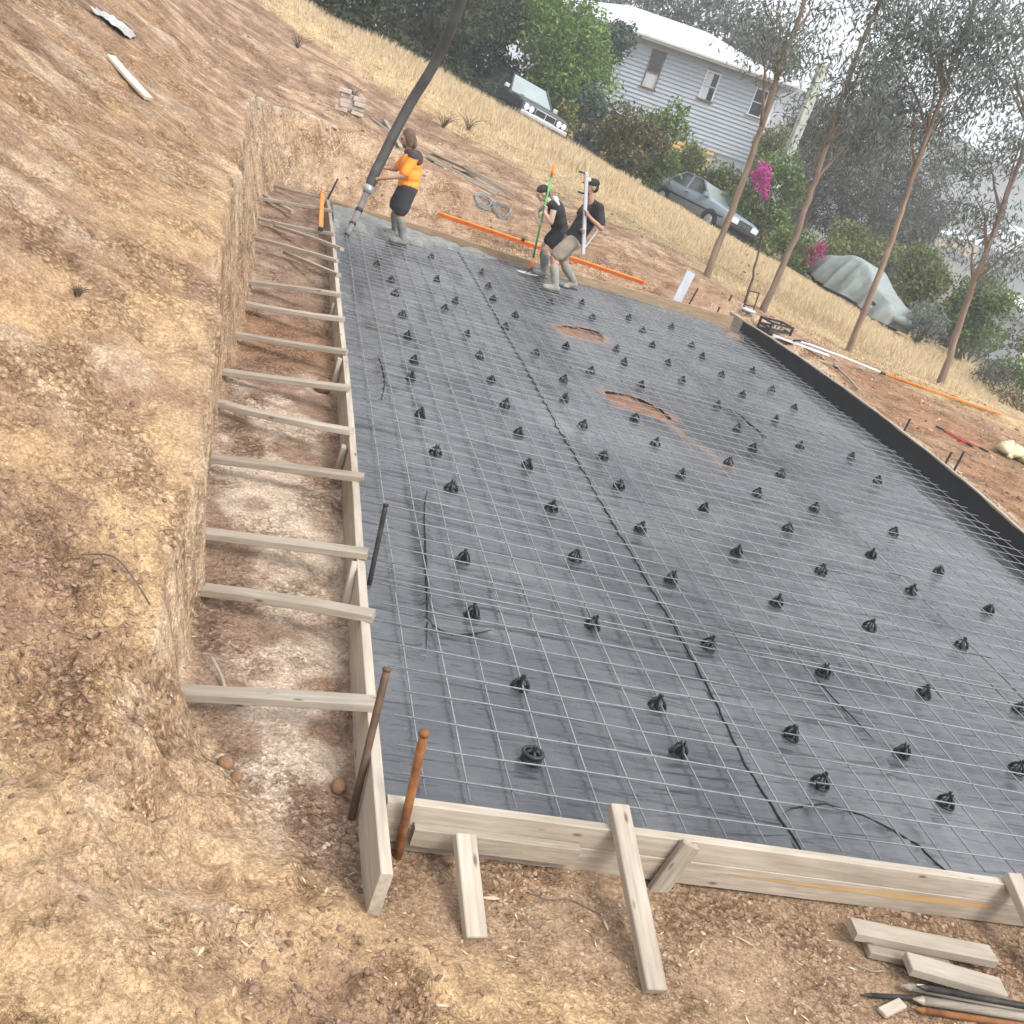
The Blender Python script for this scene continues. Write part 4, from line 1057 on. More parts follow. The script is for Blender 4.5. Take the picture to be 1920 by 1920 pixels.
shrub('feathery_shrub', 'bright green feathery shrub leaning over the black car', 'shrub', (7.5, 35.2), sub_clumps((7.3, 35.1, 3.7), (2.3, 1.2, 3.1), 28, rs, .65, 1.05), 760, LF_BRIGHT, .15, .42, .2, 104, G_SH)
shrub('evergreen_shrub', 'bluish dark green tree crown against the house wall', 'tree', (9.4, 37.5), sub_clumps((9.3, 37.5, 4.3), (1.35, 1.3, 1.35), 9, rs, .6, .9), 760, LF_BLUE, .16, .55, .1, 105, G_SH, extra=None)
shrub('evergreen_shrub', 'bluish shrub low behind the right side of the black car', 'shrub', (8.4, 33.2), sub_clumps((8.4, 33.2, 1.5), (1.0, 1.0, 1.6), 11, rs, .5, .8), 760, LF_BLUE, .15, .5, .1, 106, G_SH)
shrub('rounded_shrub', 'rounded green shrub with rusty brown tips right of the black car', 'shrub', (9.5, 30.9), sub_clumps((9.55, 30.9, 1.75), (1.25, 1.1, 1.75), 18, rs, .5, .8), 900, LF_RUST, .13, .5, .1, 107, G_SH)
shrub('rounded_shrub', 'green side of a rounded shrub in front of the house corner', 'shrub', (10.7, 31.6), sub_clumps((10.65, 31.6, 1.75), (0.9, 0.9, 1.75), 14, rs, .45, .7), 950, LF_VINE, .13, .5, .1, 108, G_SH)
shrub('low_hedge', 'light green low hedge behind the roof of the blue car', 'hedge', (12.4, 33.6), sub_clumps((13.0, 34.0, 1.2), (2.1, 0.8, 1.35), 26, rs, .45, .75), 900, LF_HEDGE, .13, .5, .1, 109, G_SH)
sb, cr = shrub('bougainvillea', 'tall green climber with a magenta flower spray by the house corner', 'shrub', (14.6, 31.2), sub_clumps((14.75, 31.2, 1.3), (1.3, 0.9, 2.3), 22, rs, .5, .8), 900, LF_VINE, .13, .5, .1, 110, G_SH)
P = clump_points([(13.75, 30.1, 2.22, .40), (13.95, 30.1, 1.80, .36), (13.6, 30.2, 2.05, .26), (14.2, 30.2, 1.55, .22), (14.0, 30.2, 2.0, .2)], 2600, rs, 0.2) - np.array(sb.matrix_world.translation)
V, F = leaf_cloud(P, .075, .8, .1, rs); obj('flowers', npmesh('flowers', V, F, LF_MAG), sb)
limb('stem', [(0, 0, 0.4), (-0.4, -.6, 1.6), (-.75, -1.0, 2.6)], 0.03, 0.01, M_TWIG, sb, 6, 0.03, 4)
shrub('upright_shrub', 'upright yellow green shrub above the magenta flowers', 'shrub', (15.6, 33.4), sub_clumps((15.2, 33.4, 2.9), (0.8, 0.8, 1.2), 8, rs, .45, .7), 850, LF_HEDGE, .14, .4, .2, 111, G_SH)
shrub('low_hedge', 'green undergrowth between the blue car and the covered car', 'hedge', (14.7, 27.6), sub_clumps((14.5, 27.7, 0.55), (0.8, 0.8, 0.9), 9, rs, .35, .6), 950, LF_VINE, .12, .5, .1, 112, G_SH)
sb, cr = shrub('bougainvillea', 'crimson flowering bush at the rear of the covered car', 'shrub', (15.45, 28.4), sub_clumps((15.4, 28.4, 0.1), (0.45, 0.5, 0.9), 6, rs, .3, .5), 900, LF_RUST, .11, .5, .1, 113, G_SH)
P = clump_points([(15.25, 27.6, .62, .42), (15.1, 27.6, .28, .35), (15.45, 27.8, .66, .3)], 2200, rs, 0.2) - np.array(sb.matrix_world.translation)
V, F = leaf_cloud(P, .075, .8, .1, rs); obj('flowers', npmesh('flowers', V, F, LF_MAG2), sb)
shrub('mixed_hedge', 'yellowish hedge rising behind the covered car roof', 'hedge', (19.6, 33.0), sub_clumps((19.6, 33.0, 0.9), (2.0, 1.0, 0.9), 12, rs, .5, .8), 720, LF_HEDGE, .15, .45, .15, 114, G_SH)
shrub('mixed_hedge', 'thick green hedge right of the covered car', 'hedge', (19.6, 28.6), sub_clumps((19.5, 28.4, 0.55), (1.5, 1.1, 1.35), 15, rs, .5, .85), 800, LF_HEDGE, .14, .45, .15, 115, G_SH)
shrub('mixed_hedge', 'broad green hedge behind the last gum trunk', 'hedge', (21.4, 27.2), sub_clumps((21.2, 27.0, 0.4), (1.35, 1.1, 1.35), 14, rs, .5, .85), 800, LF_VINE, .14, .45, .15, 116, G_SH)
shrub('grey_shrub', 'grey green shrub in front of the hedge beside the covered car', 'shrub', (17.9, 24.6), sub_clumps((17.9, 24.6, -0.1), (0.75, 0.6, 0.75), 8, rs, .35, .55), 900, LF_GUM, .11, .4, .2, 117, G_SH)
shrub('rounded_shrub', 'bright green shrub at the right picture edge', 'shrub', (20.4, 22.6), sub_clumps((20.3, 22.6, -0.25), (1.0, 0.9, 0.95), 11, rs, .4, .7), 900, LF_BRIGHT, .12, .5, .1, 118, G_SH)
shrub('dry_scrub', 'dry brown scrub low at the right picture edge', 'shrub', (17.6, 18.6), sub_clumps((17.5, 18.7, -0.75), (1.2, 1.0, 0.5), 10, rs, .3, .5), 900, LF_DRY, .11, .3, .1, 119, G_SH)
shrub('dry_scrub', 'grey brown scrub and twigs below the hedge on the right', 'shrub', (18.9, 21.8), sub_clumps((18.8, 21.8, -0.75), (1.0, 1.0, 0.55), 10, rs, .3, .5), 700, LF_OAK, .12, .25, .1, 120, G_SH)
# undergrowth joining the shrubs
shrub('low_hedge', 'dark undergrowth at the foot of the top left shrubs', 'hedge', (2.2, 29.9), [(-0.9 + 0.75 * i, 29.5 + 0.14 * i, 2.55 - 0.10 * i, .55) for i in range(8)], 800, LF_DARK, .13, .5, .1, 121, G_SH)

# taller evergreens closing the view behind the shrubs
shrub('evergreen_tree', 'tall dark evergreen behind the top left shrubs', 'tree', (0.8, 35.5), sub_clumps((0.6, 35.5, 4.9), (3.2, 1.8, 2.6), 16, rs, 1.0, 1.6), 380, LF_DARK, .2, .5, .15, 131, G_SH, 5, .12)
shrub('evergreen_tree', 'tall dark evergreen behind the black car and hose', 'tree', (4.6, 37.0), sub_clumps((4.6, 37.0, 4.9), (2.6, 1.8, 3.0), 16, rs, 1.0, 1.6), 380, LF_DARK, .2, .5, .15, 132, G_SH, 5, .12)
shrub('evergreen_tree', 'green tree between the bright shrub and the house', 'tree', (8.0, 38.6), sub_clumps((7.7, 38.6, 3.6), (1.5, 1.4, 2.6), 13, rs, .8, 1.2), 480, LF_VINE, .18, .5, .15, 133, G_SH, 4, .1)
shrub('evergreen_shrub', 'dark shrub filling the ground behind the black car boot', 'shrub', (5.4, 36.0), sub_clumps((5.3, 36.0, 2.2), (2.0, 0.8, 1.0), 12, rs, .6, .9), 620, LF_DARK, .15, .5, .15, 134, G_SH)
shrub('mixed_hedge', 'green mass at the foot of the sheoaks', 'hedge', (22.5, 36.5), sub_clumps((22.5, 36.5, 0.3), (3.4, 1.2, 1.3), 16, rs, .8, 1.1), 420, LF_OAK, .2, .4, .15, 135, G_SH)
shrub('mixed_hedge', 'grey green scrub falling away behind the right hedge', 'hedge', (26.5, 33.5), sub_clumps((26.5, 33.5, -0.7), (2.6, 1.4, 1.3), 14, rs, .7, 1.0), 420, LF_OAK, .2, .4, .15, 136, G_SH)
shrub('evergreen_tree', 'dark evergreen filling the gap left of the hose top', 'tree', (1.9, 34.0), sub_clumps((1.8, 34.0, 4.1), (2.3, 1.4, 2.8), 18, rs, .9, 1.4), 460, LF_DARK, .18, .5, .15, 137, G_SH, 5, .1)
shrub('evergreen_tree', 'dark evergreen at the very top left of the trees', 'tree', (-2.2, 32.5), sub_clumps((-2.0, 32.5, 4.2), (2.2, 1.4, 2.2), 14, rs, .9, 1.3), 460, LF_DARK, .18, .5, .15, 138, G_SH, 4, .1)
# ------------------------------------------------------------------ house
HX = Vector((.9542, -.2989, 0)); HY = Vector((.2989, .9542, 0)); HQ = Vector((18.4, 42.0, 0))
HM = Matrix.Identity(4)
for i in range(3):
    HM[i][0] = HX[i]; HM[i][1] = HY[i]; HM[i][3] = HQ[i]
M_BOARD = pmat('grey_weatherboard', (0.33, 0.375, 0.42), (0.38, 0.425, 0.47), 2, rough=0.6, bump=0.05, rnd=0.03)
M_YBOARD = pmat('yellow_weatherboard', (0.48, 0.32, 0.11), (0.56, 0.39, 0.15), 2, rough=0.6, bump=0.05, rnd=0.03)
M_ROOF = pmat('pale_metal_roof', (0.48, 0.50, 0.53), (0.58, 0.60, 0.62), 2, rough=0.45, bump=0.0)
M_WHITE = pmat('white_paint', (0.55, 0.56, 0.58), (0.66, 0.67, 0.68), 3, rough=0.5, bump=0.0)
M_GLASSD = pmat('dark_window_glass', (0.02, 0.024, 0.03), (0.05, 0.058, 0.065), 2, rough=0.08, bump=0.0, spec=0.6)
M_CURTAIN = pmat('curtained_glass', (0.42, 0.46, 0.50), (0.56, 0.60, 0.63), 6, (6, 6, 0.5), rough=0.2, bump=0.0, spec=0.5)
M_BROWNFR = pmat('brown_window_frame', (0.14, 0.09, 0.07), (0.22, 0.15, 0.11), 5, rough=0.6, bump=0.0)
house = thing('weatherboard_house', 'pale grey weatherboard house with a light metal hip roof and yellow base', 'house', mw=HM)
WX0, WX1, ZE, ZF = -10.8, 0.0, 5.42, 2.15
openings = [(-5.62, -5.08, 3.70, 5.16), (-3.16, -2.62, 3.98, 5.06), (-0.95, -0.45, 4.02, 5.05), (-7.55, -6.75, 4.25, 5.05)]
bh = 0.17
zc = ZF
def board_piece(x0, x1, z0, m):
    V = [(x0, -0.032, z0 - 0.014), (x1, -0.032, z0 - 0.014), (x1, 0.022, z0 + bh), (x0, 0.022, z0 + bh), (x0, 0.03, z0 + bh), (x1, 0.03, z0 + bh), (x1, 0.022, z0 - 0.012), (x0, 0.022, z0 - 0.012)]
    obj('weatherboard', mesh('weatherboard', V, [(0, 1, 2, 3), (0, 7, 6, 1), (3, 2, 5, 4), (0, 3, 4, 7), (1, 6, 5, 2), (7, 4, 5, 6)], m), house)
while zc < ZE - 0.02:
    cuts = [WX0]
    for (a, b, z0, z1) in sorted(openings):
        if zc + bh > z0 and zc < z1: cuts += [a, b]
    cuts.append(WX1)
    for i in range(0, len(cuts), 2): board_piece(cuts[i], cuts[i + 1], zc, M_BOARD)
    zc += bh
for k in range(14): board_piece(WX0, -1.7 - (0.35 if k % 2 else 0), ZF - (k + 1) * bh, M_YBOARD)
obj('wall', mesh('wall', *merge([xf(cbox_vf(10.7, 0.1, 5.3, .01), Matrix.Translation((-5.45, 0.10, 2.75))), xf(cbox_vf(0.1, 7.8, 5.4, .01), Matrix.Translation((-0.05, 3.95, 2.7))), xf(cbox_vf(0.1, 7.8, 5.4, .01), Matrix.Translation((-10.75, 3.95, 2.7))), xf(cbox_vf(10.7, 0.1, 5.4, .01), Matrix.Translation((-5.4, 7.9, 2.7)))]), M_BOARD), house)
for k in range(19):
    z0 = ZF + k * bh
    V = [(0.06, 0.05, z0 - .012), (0.06, 7.9, z0 - .012), (0.012, 7.9, z0 + bh), (0.012, 0.05, z0 + bh)]
    obj('weatherboard', mesh('weatherboard', V, [(0, 1, 2, 3)], M_BOARD), house)
obj('corner_board', mesh('corner_board', *xf(cbox_vf(0.12, 0.12, 3.3, .01), Matrix.Translation((-0.02, 0.02, ZF + 1.62))), M_WHITE), house)
for k, (a, b, z0, z1) in enumerate(openings):
    fr = obj('window', mesh('window', *merge([xf(cbox_vf(b - a + .12, .09, .06, .01), Matrix.Translation(((a + b) / 2, 0, z1 + .02))), xf(cbox_vf(.06, .09, z1 - z0, .01), Matrix.Translation((a - .02, 0, (z0 + z1) / 2))), xf(cbox_vf(.06, .09, z1 - z0, .01), Matrix.Translation((b + .02, 0, (z0 + z1) / 2))), xf(cbox_vf(b - a, .06, .04, .01), Matrix.Translation(((a + b) / 2, .01, z0 + (z1 - z0) * (.42 if k == 0 else .5))))]), M_BROWNFR if k == 0 else M_WHITE), house)
    obj('sill', mesh('sill', *xf(cbox_vf(b - a + .2, .16, .05, .01), Matrix.Translation(((a + b) / 2, -.03, z0 - .03))), M_BROWNFR if k < 2 else M_WHITE), fr)
    if k == 1:
        obj('pane', mesh('pane', [(a, .04, z0), (a + (b - a) * .55, .04, z0), (a + (b - a) * .55, .04, z1), (a, .04, z1)], [(0, 1, 2, 3)], M_CURTAIN), fr)
        obj('pane', mesh('pane', [(a + (b - a) * .55, .042, z0), (b, .042, z0), (b, .042, z1), (a + (b - a) * .55, .042, z1)], [(0, 1, 2, 3)], M_GLASSD), fr)
    else:
        zm = z0 + (z1 - z0) * .42
        obj('pane', mesh('pane', [(a, .04, zm), (b, .04, zm), (b, .04, z1), (a, .04, z1)], [(0, 1, 2, 3)], M_GLASSD), fr)
        obj('pane', mesh('pane', [(a, .045, z0), (b, .045, z0), (b, .045, zm), (a, .045, zm)], [(0, 1, 2, 3)], M_CURTAIN if k == 0 else M_GLASSD), fr)
# side window at the corner
fr = obj('window', mesh('window', *xf(cbox_vf(.08, .75, 1.2, .01), Matrix.Translation((.03, .75, 4.5))), M_WHITE), house)
obj('pane', mesh('pane', [(.075, .45, 3.98), (.075, 1.05, 3.98), (.075, 1.05, 5.02), (.075, .45, 5.02)], [(0, 1, 2, 3)], M_GLASSD), fr)
# hip roof with eaves, fascia and gutter
ov = 0.55
rx0, rx1, ry0, ry1, zt = WX0 - ov, WX1 + ov, -ov, 8 + ov, 6.75
rV = [(rx0, ry0, ZE + .14), (rx1, ry0, ZE + .14), (rx1, ry1, ZE + .14), (rx0, ry1, ZE + .14), (-7.3, 4.0, zt), (-3.6, 4.0, zt)]
roof = obj('roof', mesh('roof', rV, [(0, 1, 5, 4), (1, 2, 5), (2, 3, 4, 5), (3, 0, 4)], M_ROOF), house)
obj('soffit', mesh('soffit', [(rx0, ry0, ZE + .01), (rx1, ry0, ZE + .01), (rx1, ry1, ZE + .01), (rx0, ry1, ZE + .01)], [(3, 2, 1, 0)], M_WHITE), roof)
for nm, yy, zz, hh, ww, mm in (('fascia', ry0 - .012, ZE + .065, .15, .03, M_WHITE), ('gutter', ry0 - .09, ZE + .12, .09, .12, M_ROOF)):
    obj(nm, mesh(nm, *xf(cbox_vf(rx1 - rx0 + .1, ww, hh, .01), Matrix.Translation(((rx0 + rx1) / 2, yy, zz))), mm), roof)
    obj(nm, mesh(nm, *xf(cbox_vf(ww, ry1 - ry0, hh, .01), Matrix.Translation((rx1 + (.012 if nm == 'fascia' else .09), (ry0 + ry1) / 2, zz))), mm), roof)
for k in range(30):          # standing ribs of the metal sheets on the front slope
    x = rx0 + 0.25 + k * (rx1 - rx0 - .5) / 29
    if -7.3 <= x <= -3.6: e = (x, 4.0, zt)
    elif x > -3.6: f_ = (x - rx1) / (-3.6 - rx1); e = (x, ry0 + (4.0 - ry0) * f_, ZE + .14 + (zt - ZE - .14) * f_)
    else: f_ = (x - rx0) / (-7.3 - rx0); e = (x, ry0 + (4.0 - ry0) * f_, ZE + .14 + (zt - ZE - .14) * f_)
    tube('roof_rib', [(x, ry0, ZE + .15), (e[0], e[1], e[2] + .01)], .018, M_ROOF, 4, roof, False)
tube('downpipe', [(-0.08, -0.06, 5.4), (-0.08, -0.06, 0.0)], .045, M_WHITE, 8, house)
# small white outbuilding far right and a pale roof between the trees
def small_house(name, label, base, w, d, h, rh, rot, wm, rm):
    t = thing(name, label, 'building', base, rot)
    obj('wall', mesh('wall', *xf(cbox_vf(w, d, h, .02), Matrix.Translation((0, 0, h / 2))), wm), t)
    V = [(-w / 2 - .3, -d / 2 - .3, h), (w / 2 + .3, -d / 2 - .3, h), (w / 2 + .3, d / 2 + .3, h), (-w / 2 - .3, d / 2 + .3, h), (-w / 2 - .3, 0, h + rh), (w / 2 + .3, 0, h + rh)]
    obj('roof', mesh('roof', V, [(0, 1, 5, 4), (2, 3, 4, 5), (1, 2, 5), (3, 0, 4), (3, 2, 1, 0)], rm), t)
    wdw = obj('window', mesh('window', *xf(cbox_vf(1.1, .1, 1.0, .02), Matrix.Translation((-w * .2, -d / 2, h * .55))), M_WHITE), t)
    obj('pane', mesh('pane', *xf(cbox_vf(.9, .02, .8, .005), Matrix.Translation((-w * .2, -d / 2 - .06, h * .55))), M_GLASSD), wdw)
    return t
small_house('outbuilding', 'white outbuilding glimpsed at the far right picture edge', (38.2, 46.5, -3.4), 5.0, 5, 2.6, 1.0, 0.3, M_WHITE, M_ROOF)
small_house('outbuilding', 'pale roof showing between the climber and the sheoaks', (20.6, 45.0, -0.9), 4.0, 4, 2.9, .8, -0.3, M_WHITE, M_ROOF)
for i, (x, y, z, w) in enumerate(((150, 222, -4, 9), (163, 226, -1, 8), (172, 230, 1, 9), (140, 236, -3, 8), (186, 240, 2, 9))):
    small_house('hillside_house', 'faint house on the hazy far hillside, number %s from the left' % ['two', 'three', 'four', 'one', 'five'][i] if False else ['second faint house from the left on the hazy far hillside', 'middle faint house on the hazy far hillside', 'second faint house from the right on the hazy hillside', 'leftmost faint house on the hazy far hillside', 'rightmost faint house on the hazy far hillside'][i], (x, y, z), w, 8, 3, 1.6, -0.5, M_WHITE if i % 2 else M_YBOARD, M_ROOF)
# far hillside
xs = np.linspace(20, 420, 60); ys = np.linspace(190, 420, 24)
X, Y = np.meshgrid(xs, ys); X = X.ravel(); Y = Y.ravel()
Z = -9 + (Y - 190) * 0.17 * sstep(20, 160, X) + (fbm(X * .02, Y * .02, 3, 401) - .5) * 16
ii_ = (np.arange(23)[:, None] * 60 + np.arange(59)[None, :]).ravel()
M_HILL = pmat('hillside', (0.05, 0.052, 0.04), (0.13, 0.11, 0.085), .05, rough=0.95, bump=0.0, coord='Object')
tag(obj('hills', npmesh('hills', np.stack([X, Y, Z], 1), np.stack([ii_, ii_ + 1, ii_ + 61, ii_ + 60], 1), M_HILL, True)), kind='structure')
# grey green square post
M_POST = pmat('treated_post', (0.33, 0.36, 0.30), (0.48, 0.50, 0.43), 3, (6, 6, .6), rough=0.85, bump=0.3)
t = thing('power_pole', 'grey green square timber post rising beside the house', 'pole', (16.15, 34.0, gz(16.15, 34.0)))
gz0 = gz(16.15, 34.0)
obj('post', mesh('post', *xf(cbox_vf(.30, .30, 6.0 - gz0 + .3, .02), Matrix.Translation((0, 0, (6.0 - gz0 - .3) / 2))), M_POST), t)
obj('cap', mesh('cap', *xf(cbox_vf(.36, .36, .08, .01), Matrix.Translation((0, 0, 6.02 - gz0))), M_POST), t)
for dz in (-.35, -.6): obj('bolt', mesh('bolt', *tube_vf([(-.2, -.05, 6 - gz0 + dz), (.2, -.05, 6 - gz0 + dz)], .02, 6), M_DARKSTEEL), t)

# ------------------------------------------------------------------ cars
def slope_frame(x, y, heading):
    """stand a vehicle on the slope, x axis forward"""
    e = 0.8
    n = Vector((-(gz_s(x + e, y) - gz_s(x - e, y)) / (2 * e), -(gz_s(x, y + e) - gz_s(x, y - e)) / (2 * e), 1)).normalized()
    f_ = Vector((heading[0], heading[1], 0)); f_ = (f_ - n * f_.dot(n)).normalized()
    l = n.cross(f_)
    M = Matrix.Identity(4)
    for i in range(3):
        M[i][0] = f_[i]; M[i][1] = l[i]; M[i][2] = n[i]; M[i][3] = (x, y, gz_s(x, y))[i]
    return M
def gz_s(x, y): return float(terrain(np.array([float(x)]), np.array([float(y)]), False)[0])

def loft(stations, m, smooth=True):
    """stations: (x, half width, z bottom, z shoulder, z top, top half width)"""
    V = []; F = []
    for (x, hw, zb, zs, zt_, tw) in stations:
        prof = [(0, zb), (hw * .86, zb), (hw * .97, zb + .06), (hw, (zb + zs) / 2), (hw * .985, zs - .03), (hw * .95, zs), (tw, zt_ - .015), (tw * .6, zt_), (0, zt_ + .008)]
        ring = prof + [(-y, z) for (y, z) in prof[-2:0:-1]]
        V += [(x, y, z) for (y, z) in ring]
    n = 16
    for i in range(len(stations) - 1):
        for k in range(n):
            a = i * n + k; b = i * n + (k + 1) % n
            F.append((a, b, b + n, a + n))
    F.append(tuple(range(n))[::-1]); F.append(tuple(range((len(stations) - 1) * n, len(stations) * n)))
    return V, F

M_TYRE = pmat('tyre_rubber', (0.012, 0.012, 0.012), (0.03, 0.03, 0.03), 20, rough=0.85, bump=0.1)
M_RIM = pmat('steel_rim', (0.30, 0.30, 0.31), (0.48, 0.48, 0.49), 8, rough=0.4, bump=0.0, metallic=0.5)
M_CHROME = pmat('chrome', (0.70, 0.71, 0.72), (0.82, 0.82, 0.83), 5, rough=0.18, bump=0.0, metallic=0.9)
M_LAMP = pmat('lamp_glass', (0.72, 0.74, 0.76), (0.88, 0.89, 0.90), 8, rough=0.12, bump=0.0, spec=0.7)
M_AMBER = pmat('amber_lens', (0.65, 0.16, 0.05), (0.80, 0.28, 0.10), 8, rough=0.2, bump=0.0)
M_SCREEN = pmat('windscreen', (0.22, 0.27, 0.27), (0.32, 0.37, 0.36), 1.2, rough=0.06, bump=0.0, spec=0.9)
M_SIDEGL = pmat('side_glass', (0.03, 0.04, 0.04), (0.08, 0.10, 0.095), 1.5, rough=0.06, bump=0.0, spec=0.7)
M_GRILLE = pmat('grille_black', (0.015, 0.015, 0.016), (0.04, 0.04, 0.042), 14, rough=0.5, bump=0.0)
M_TRIM = pmat('black_trim', (0.02, 0.02, 0.02), (0.045, 0.045, 0.045), 8, rough=0.55, bump=0.0)

def quad_obj(name, pts, m, parent): return obj(name, mesh(name, pts, [tuple(range(len(pts)))], m), parent)

def sedan(label, M, paint, L=4.45, W=1.70, H=1.38, lights='round', group='old sedans parked on the slope'):
    t = thing('parked_car', label, 'car', mw=M, group=group)
    h = W / 2; f_ = L / 2
    st_ = [(-f_, h * .90, .42, .80, .84, h * .80), (-f_ + .12, h * .97, .30, .86, .90, h * .84), (-f_ + .55, h, .26, .88, .93, h * .86), (-f_ + 1.05, h, .24, .89, .93, h * .86), (0, h, .23, .90, .92, h * .86), (.70, h, .24, .89, .93, h * .86), (1.2, h, .25, .87, .92, h * .84), (f_ - .35, h * .985, .27, .82, .87, h * .82), (f_ - .06, h * .96, .34, .78, .82, h * .80), (f_, h * .93, .44, .72, .76, h * .78)]
    obj('body', mesh('body', *loft(st_, paint), paint, True), t)
    # cabin
    zb, zr = .90, H
    xb0, xb1, xr0, xr1 = -f_ + .80, .78, -f_ + 1.30, .12
    yb, yr = h * .90, h * .72
    roofV = []
    for x in np.linspace(xr0, xr1, 6):
        u = (x - xr0) / (xr1 - xr0) * 2 - 1
        for y in np.linspace(-1, 1, 7): roofV.append((x, y * yr, zr + .035 * (1 - u * u) * .6 + .03 * (1 - y * y) - .01))
    roofF = [(i * 7 + k, (i + 1) * 7 + k, (i + 1) * 7 + k + 1, i * 7 + k + 1) for i in range(5) for k in range(6)]
    obj('roof', mesh('roof', roofV, roofF, paint, True), t)
    for s in (-1, 1):
        xm = (xr0 + xr1) / 2 - .05
        for nm, a, b in (('pillar', (xb1, s * yb, zb), (xr1, s * yr, zr)), ('pillar', (xm + .05, s * (yb + .004), zb), (xm, s * yr, zr)), ('pillar', (xb0, s * yb, zb), (xr0, s * yr, zr))):
            beam(nm, a, b, .06, .05, paint, up=(0, s, .3), parent=t)
        beam('roof_rail', (xr0, s * yr, zr), (xr1, s * yr, zr), .05, .04, paint, parent=t)
        o_ = .012 * s
        quad_obj('side_window', [(xb1 - .03, s * yb - o_, zb), (xm + .05, s * yb - o_, zb), (xm, s * yr - o_, zr), (xr1 - .02, s * yr - o_, zr)], M_SIDEGL, t)
        quad_obj('side_window', [(xm + .05, s * yb - o_, zb), (xb0 + .03, s * yb - o_, zb), (xr0 + .02, s * yr - o_, zr), (xm, s * yr - o_, zr)], M_SIDEGL, t)
        beam('belt_trim', (xb0 - .3, s * (h * .955), .905), (xb1 + .1, s * (h * .955), .905), .02, .02, M_CHROME, parent=t)
        beam('side_moulding', (-f_ + .3, s * (h + .004), .56), (f_ - .3, s * (h + .004), .56), .03, .05, M_TRIM, parent=t)
        mr_ = obj('mirror', mesh('mirror', *xf(cbox_vf(.10, .17, .12, .02), Matrix.Translation((.68, s * (h * .90 + .13), .98))), paint if lights != 'round' else M_CHROME), t)
        for x in (.10, -.42 * 1.9): 
            obj('door_handle', mesh('door_handle', *xf(cbox_vf(.16, .03, .03, .008), Matrix.Translation((x - .25, s * (h + .004), .80))), M_CHROME), t)
    # windscreen and back window curve a little
    for nm, x0, x1, mm in (('windscreen', xb1, xr1, M_SCREEN), ('rear_window', xb0, xr0, M_SIDEGL)):
        V = []; sg = 1 if x0 > 0 else -1
        for j in range(5):
            v_ = j / 4
            for i in range(7):
                u = i / 6 * 2 - 1
                V.append((x0 + (x1 - x0) * v_ + sg * .06 * (1 - u * u), u * (yb + (yr - yb) * v_) * .96, zb + .01 + (zr - zb - .02) * v_))
        obj(nm, mesh(nm, V, [(j * 7 + i, j * 7 + i + 1, (j + 1) * 7 + i + 1, (j + 1) * 7 + i) for j in range(4) for i in range(6)], mm, True), t)
    if lights == 'round':
        tube('wiper', [(.86, .1, .935), (.70, .45, .955)], .01, M_TRIM, 4, t); tube('wiper', [(.86, -.45, .935), (.70, -.1, .955)], .01, M_TRIM, 4, t)
    # wheels in dark arches
    for x in (f_ - .82, -f_ + .92):
        for s in (-1, 1):
            y = s * (h - .09)
            w = obj('wheel', mesh('wheel', *tube_vf([(x, y - .09, .30), (x, y - .075, .30), (x, y + .075, .30), (x, y + .09, .30)], [.27, .30, .30, .27], 20), M_TYRE, True), t)
            obj('rim', mesh('rim', *tube_vf([(x, y + s * .080, .30), (x, y + s * .098, .30)], [.19, .16], 16), M_RIM, True), w)
            V = []; F = []
            for i in range(15):
                a = math.pi * i / 14
                V += [(x + .36 * math.cos(a), s * (h + .006), .30 + .36 * math.sin(a)), (x + .30 * math.cos(a), s * (h + .006), .28 + .30 * math.sin(a)), (x + .36 * math.cos(a), s * (h - .1), .30 + .36 * math.sin(a))]
                if i: b = i * 3; F += [(b - 3, b, b + 1, b - 2), (b - 3, b - 1, b + 2, b)]
            obj('wheel_arch', mesh('wheel_arch', V, F, M_TRIM, True), t)
    # face
    fx_ = f_ + .012
    obj('grille', mesh('grille', *xf(cbox_vf(.05, W * .78, .19, .01), Matrix.Translation((f_ - .012, 0, .64))), M_GRILLE), t)
    if lights == 'round':
        for y in (-.68, -.50, .50, .68):
            lm_ = obj('headlight', mesh('headlight', *tube_vf([(f_ - .02, y, .645), (fx_ + .02, y, .645), (fx_ + .03, y, .645)], [.082, .078, .05], 14), M_LAMP, True), t)
            obj('rim', mesh('rim', *[q if isinstance(q, list) else q for q in xf(ring_vf(.082, .010, 14, 5), Matrix.Translation((fx_ + .012, y, .645)) @ Matrix.Rotation(math.pi / 2, 4, 'Y'))], M_CHROME, True), lm_)
        for y in (-.18, .18):
            obj('grille_surround', mesh('grille_surround', *merge([xf(cbox_vf(.02, .34, .022, .004), Matrix.Translation((fx_ + .012, y, .735))), xf(cbox_vf(.02, .34, .018, .004), Matrix.Translation((fx_ + .012, y, .555))), xf(cbox_vf(.02, .018, .20, .004), Matrix.Translation((fx_ + .012, y * 1.94, .645)))]), M_CHROME), t)
        obj('grille_bar', mesh('grille_bar', *xf(cbox_vf(.02, .03, .19, .004), Matrix.Translation((fx_ + .014, 0, .645))), M_CHROME), t)
    else:
        for s in (-1, 1):
            lm_ = obj('headlight', mesh('headlight', *xf(cbox_vf(.05, .34, .17, .015), Matrix.Translation((fx_ + .004, s * .56, .65))), M_LAMP), t)
            obj('indicator', mesh('indicator', *xf(cbox_vf(.12, .05, .15, .012), Matrix.Translation((f_ - .05, s * (h * .935), .65))), M_AMBER), lm_)
        for y in np.linspace(-.36, .36, 10): obj('grille_bar', mesh('grille_bar', *xf(cbox_vf(.014, .014, .17, .003), Matrix.Translation((fx_ + .016, float(y), .645))), M_CHROME), t)
        obj('grille_surround', mesh('grille_surround', *xf(cbox_vf(.03, .82, .026, .005), Matrix.Translation((fx_ + .012, 0, .745))), M_CHROME), t)
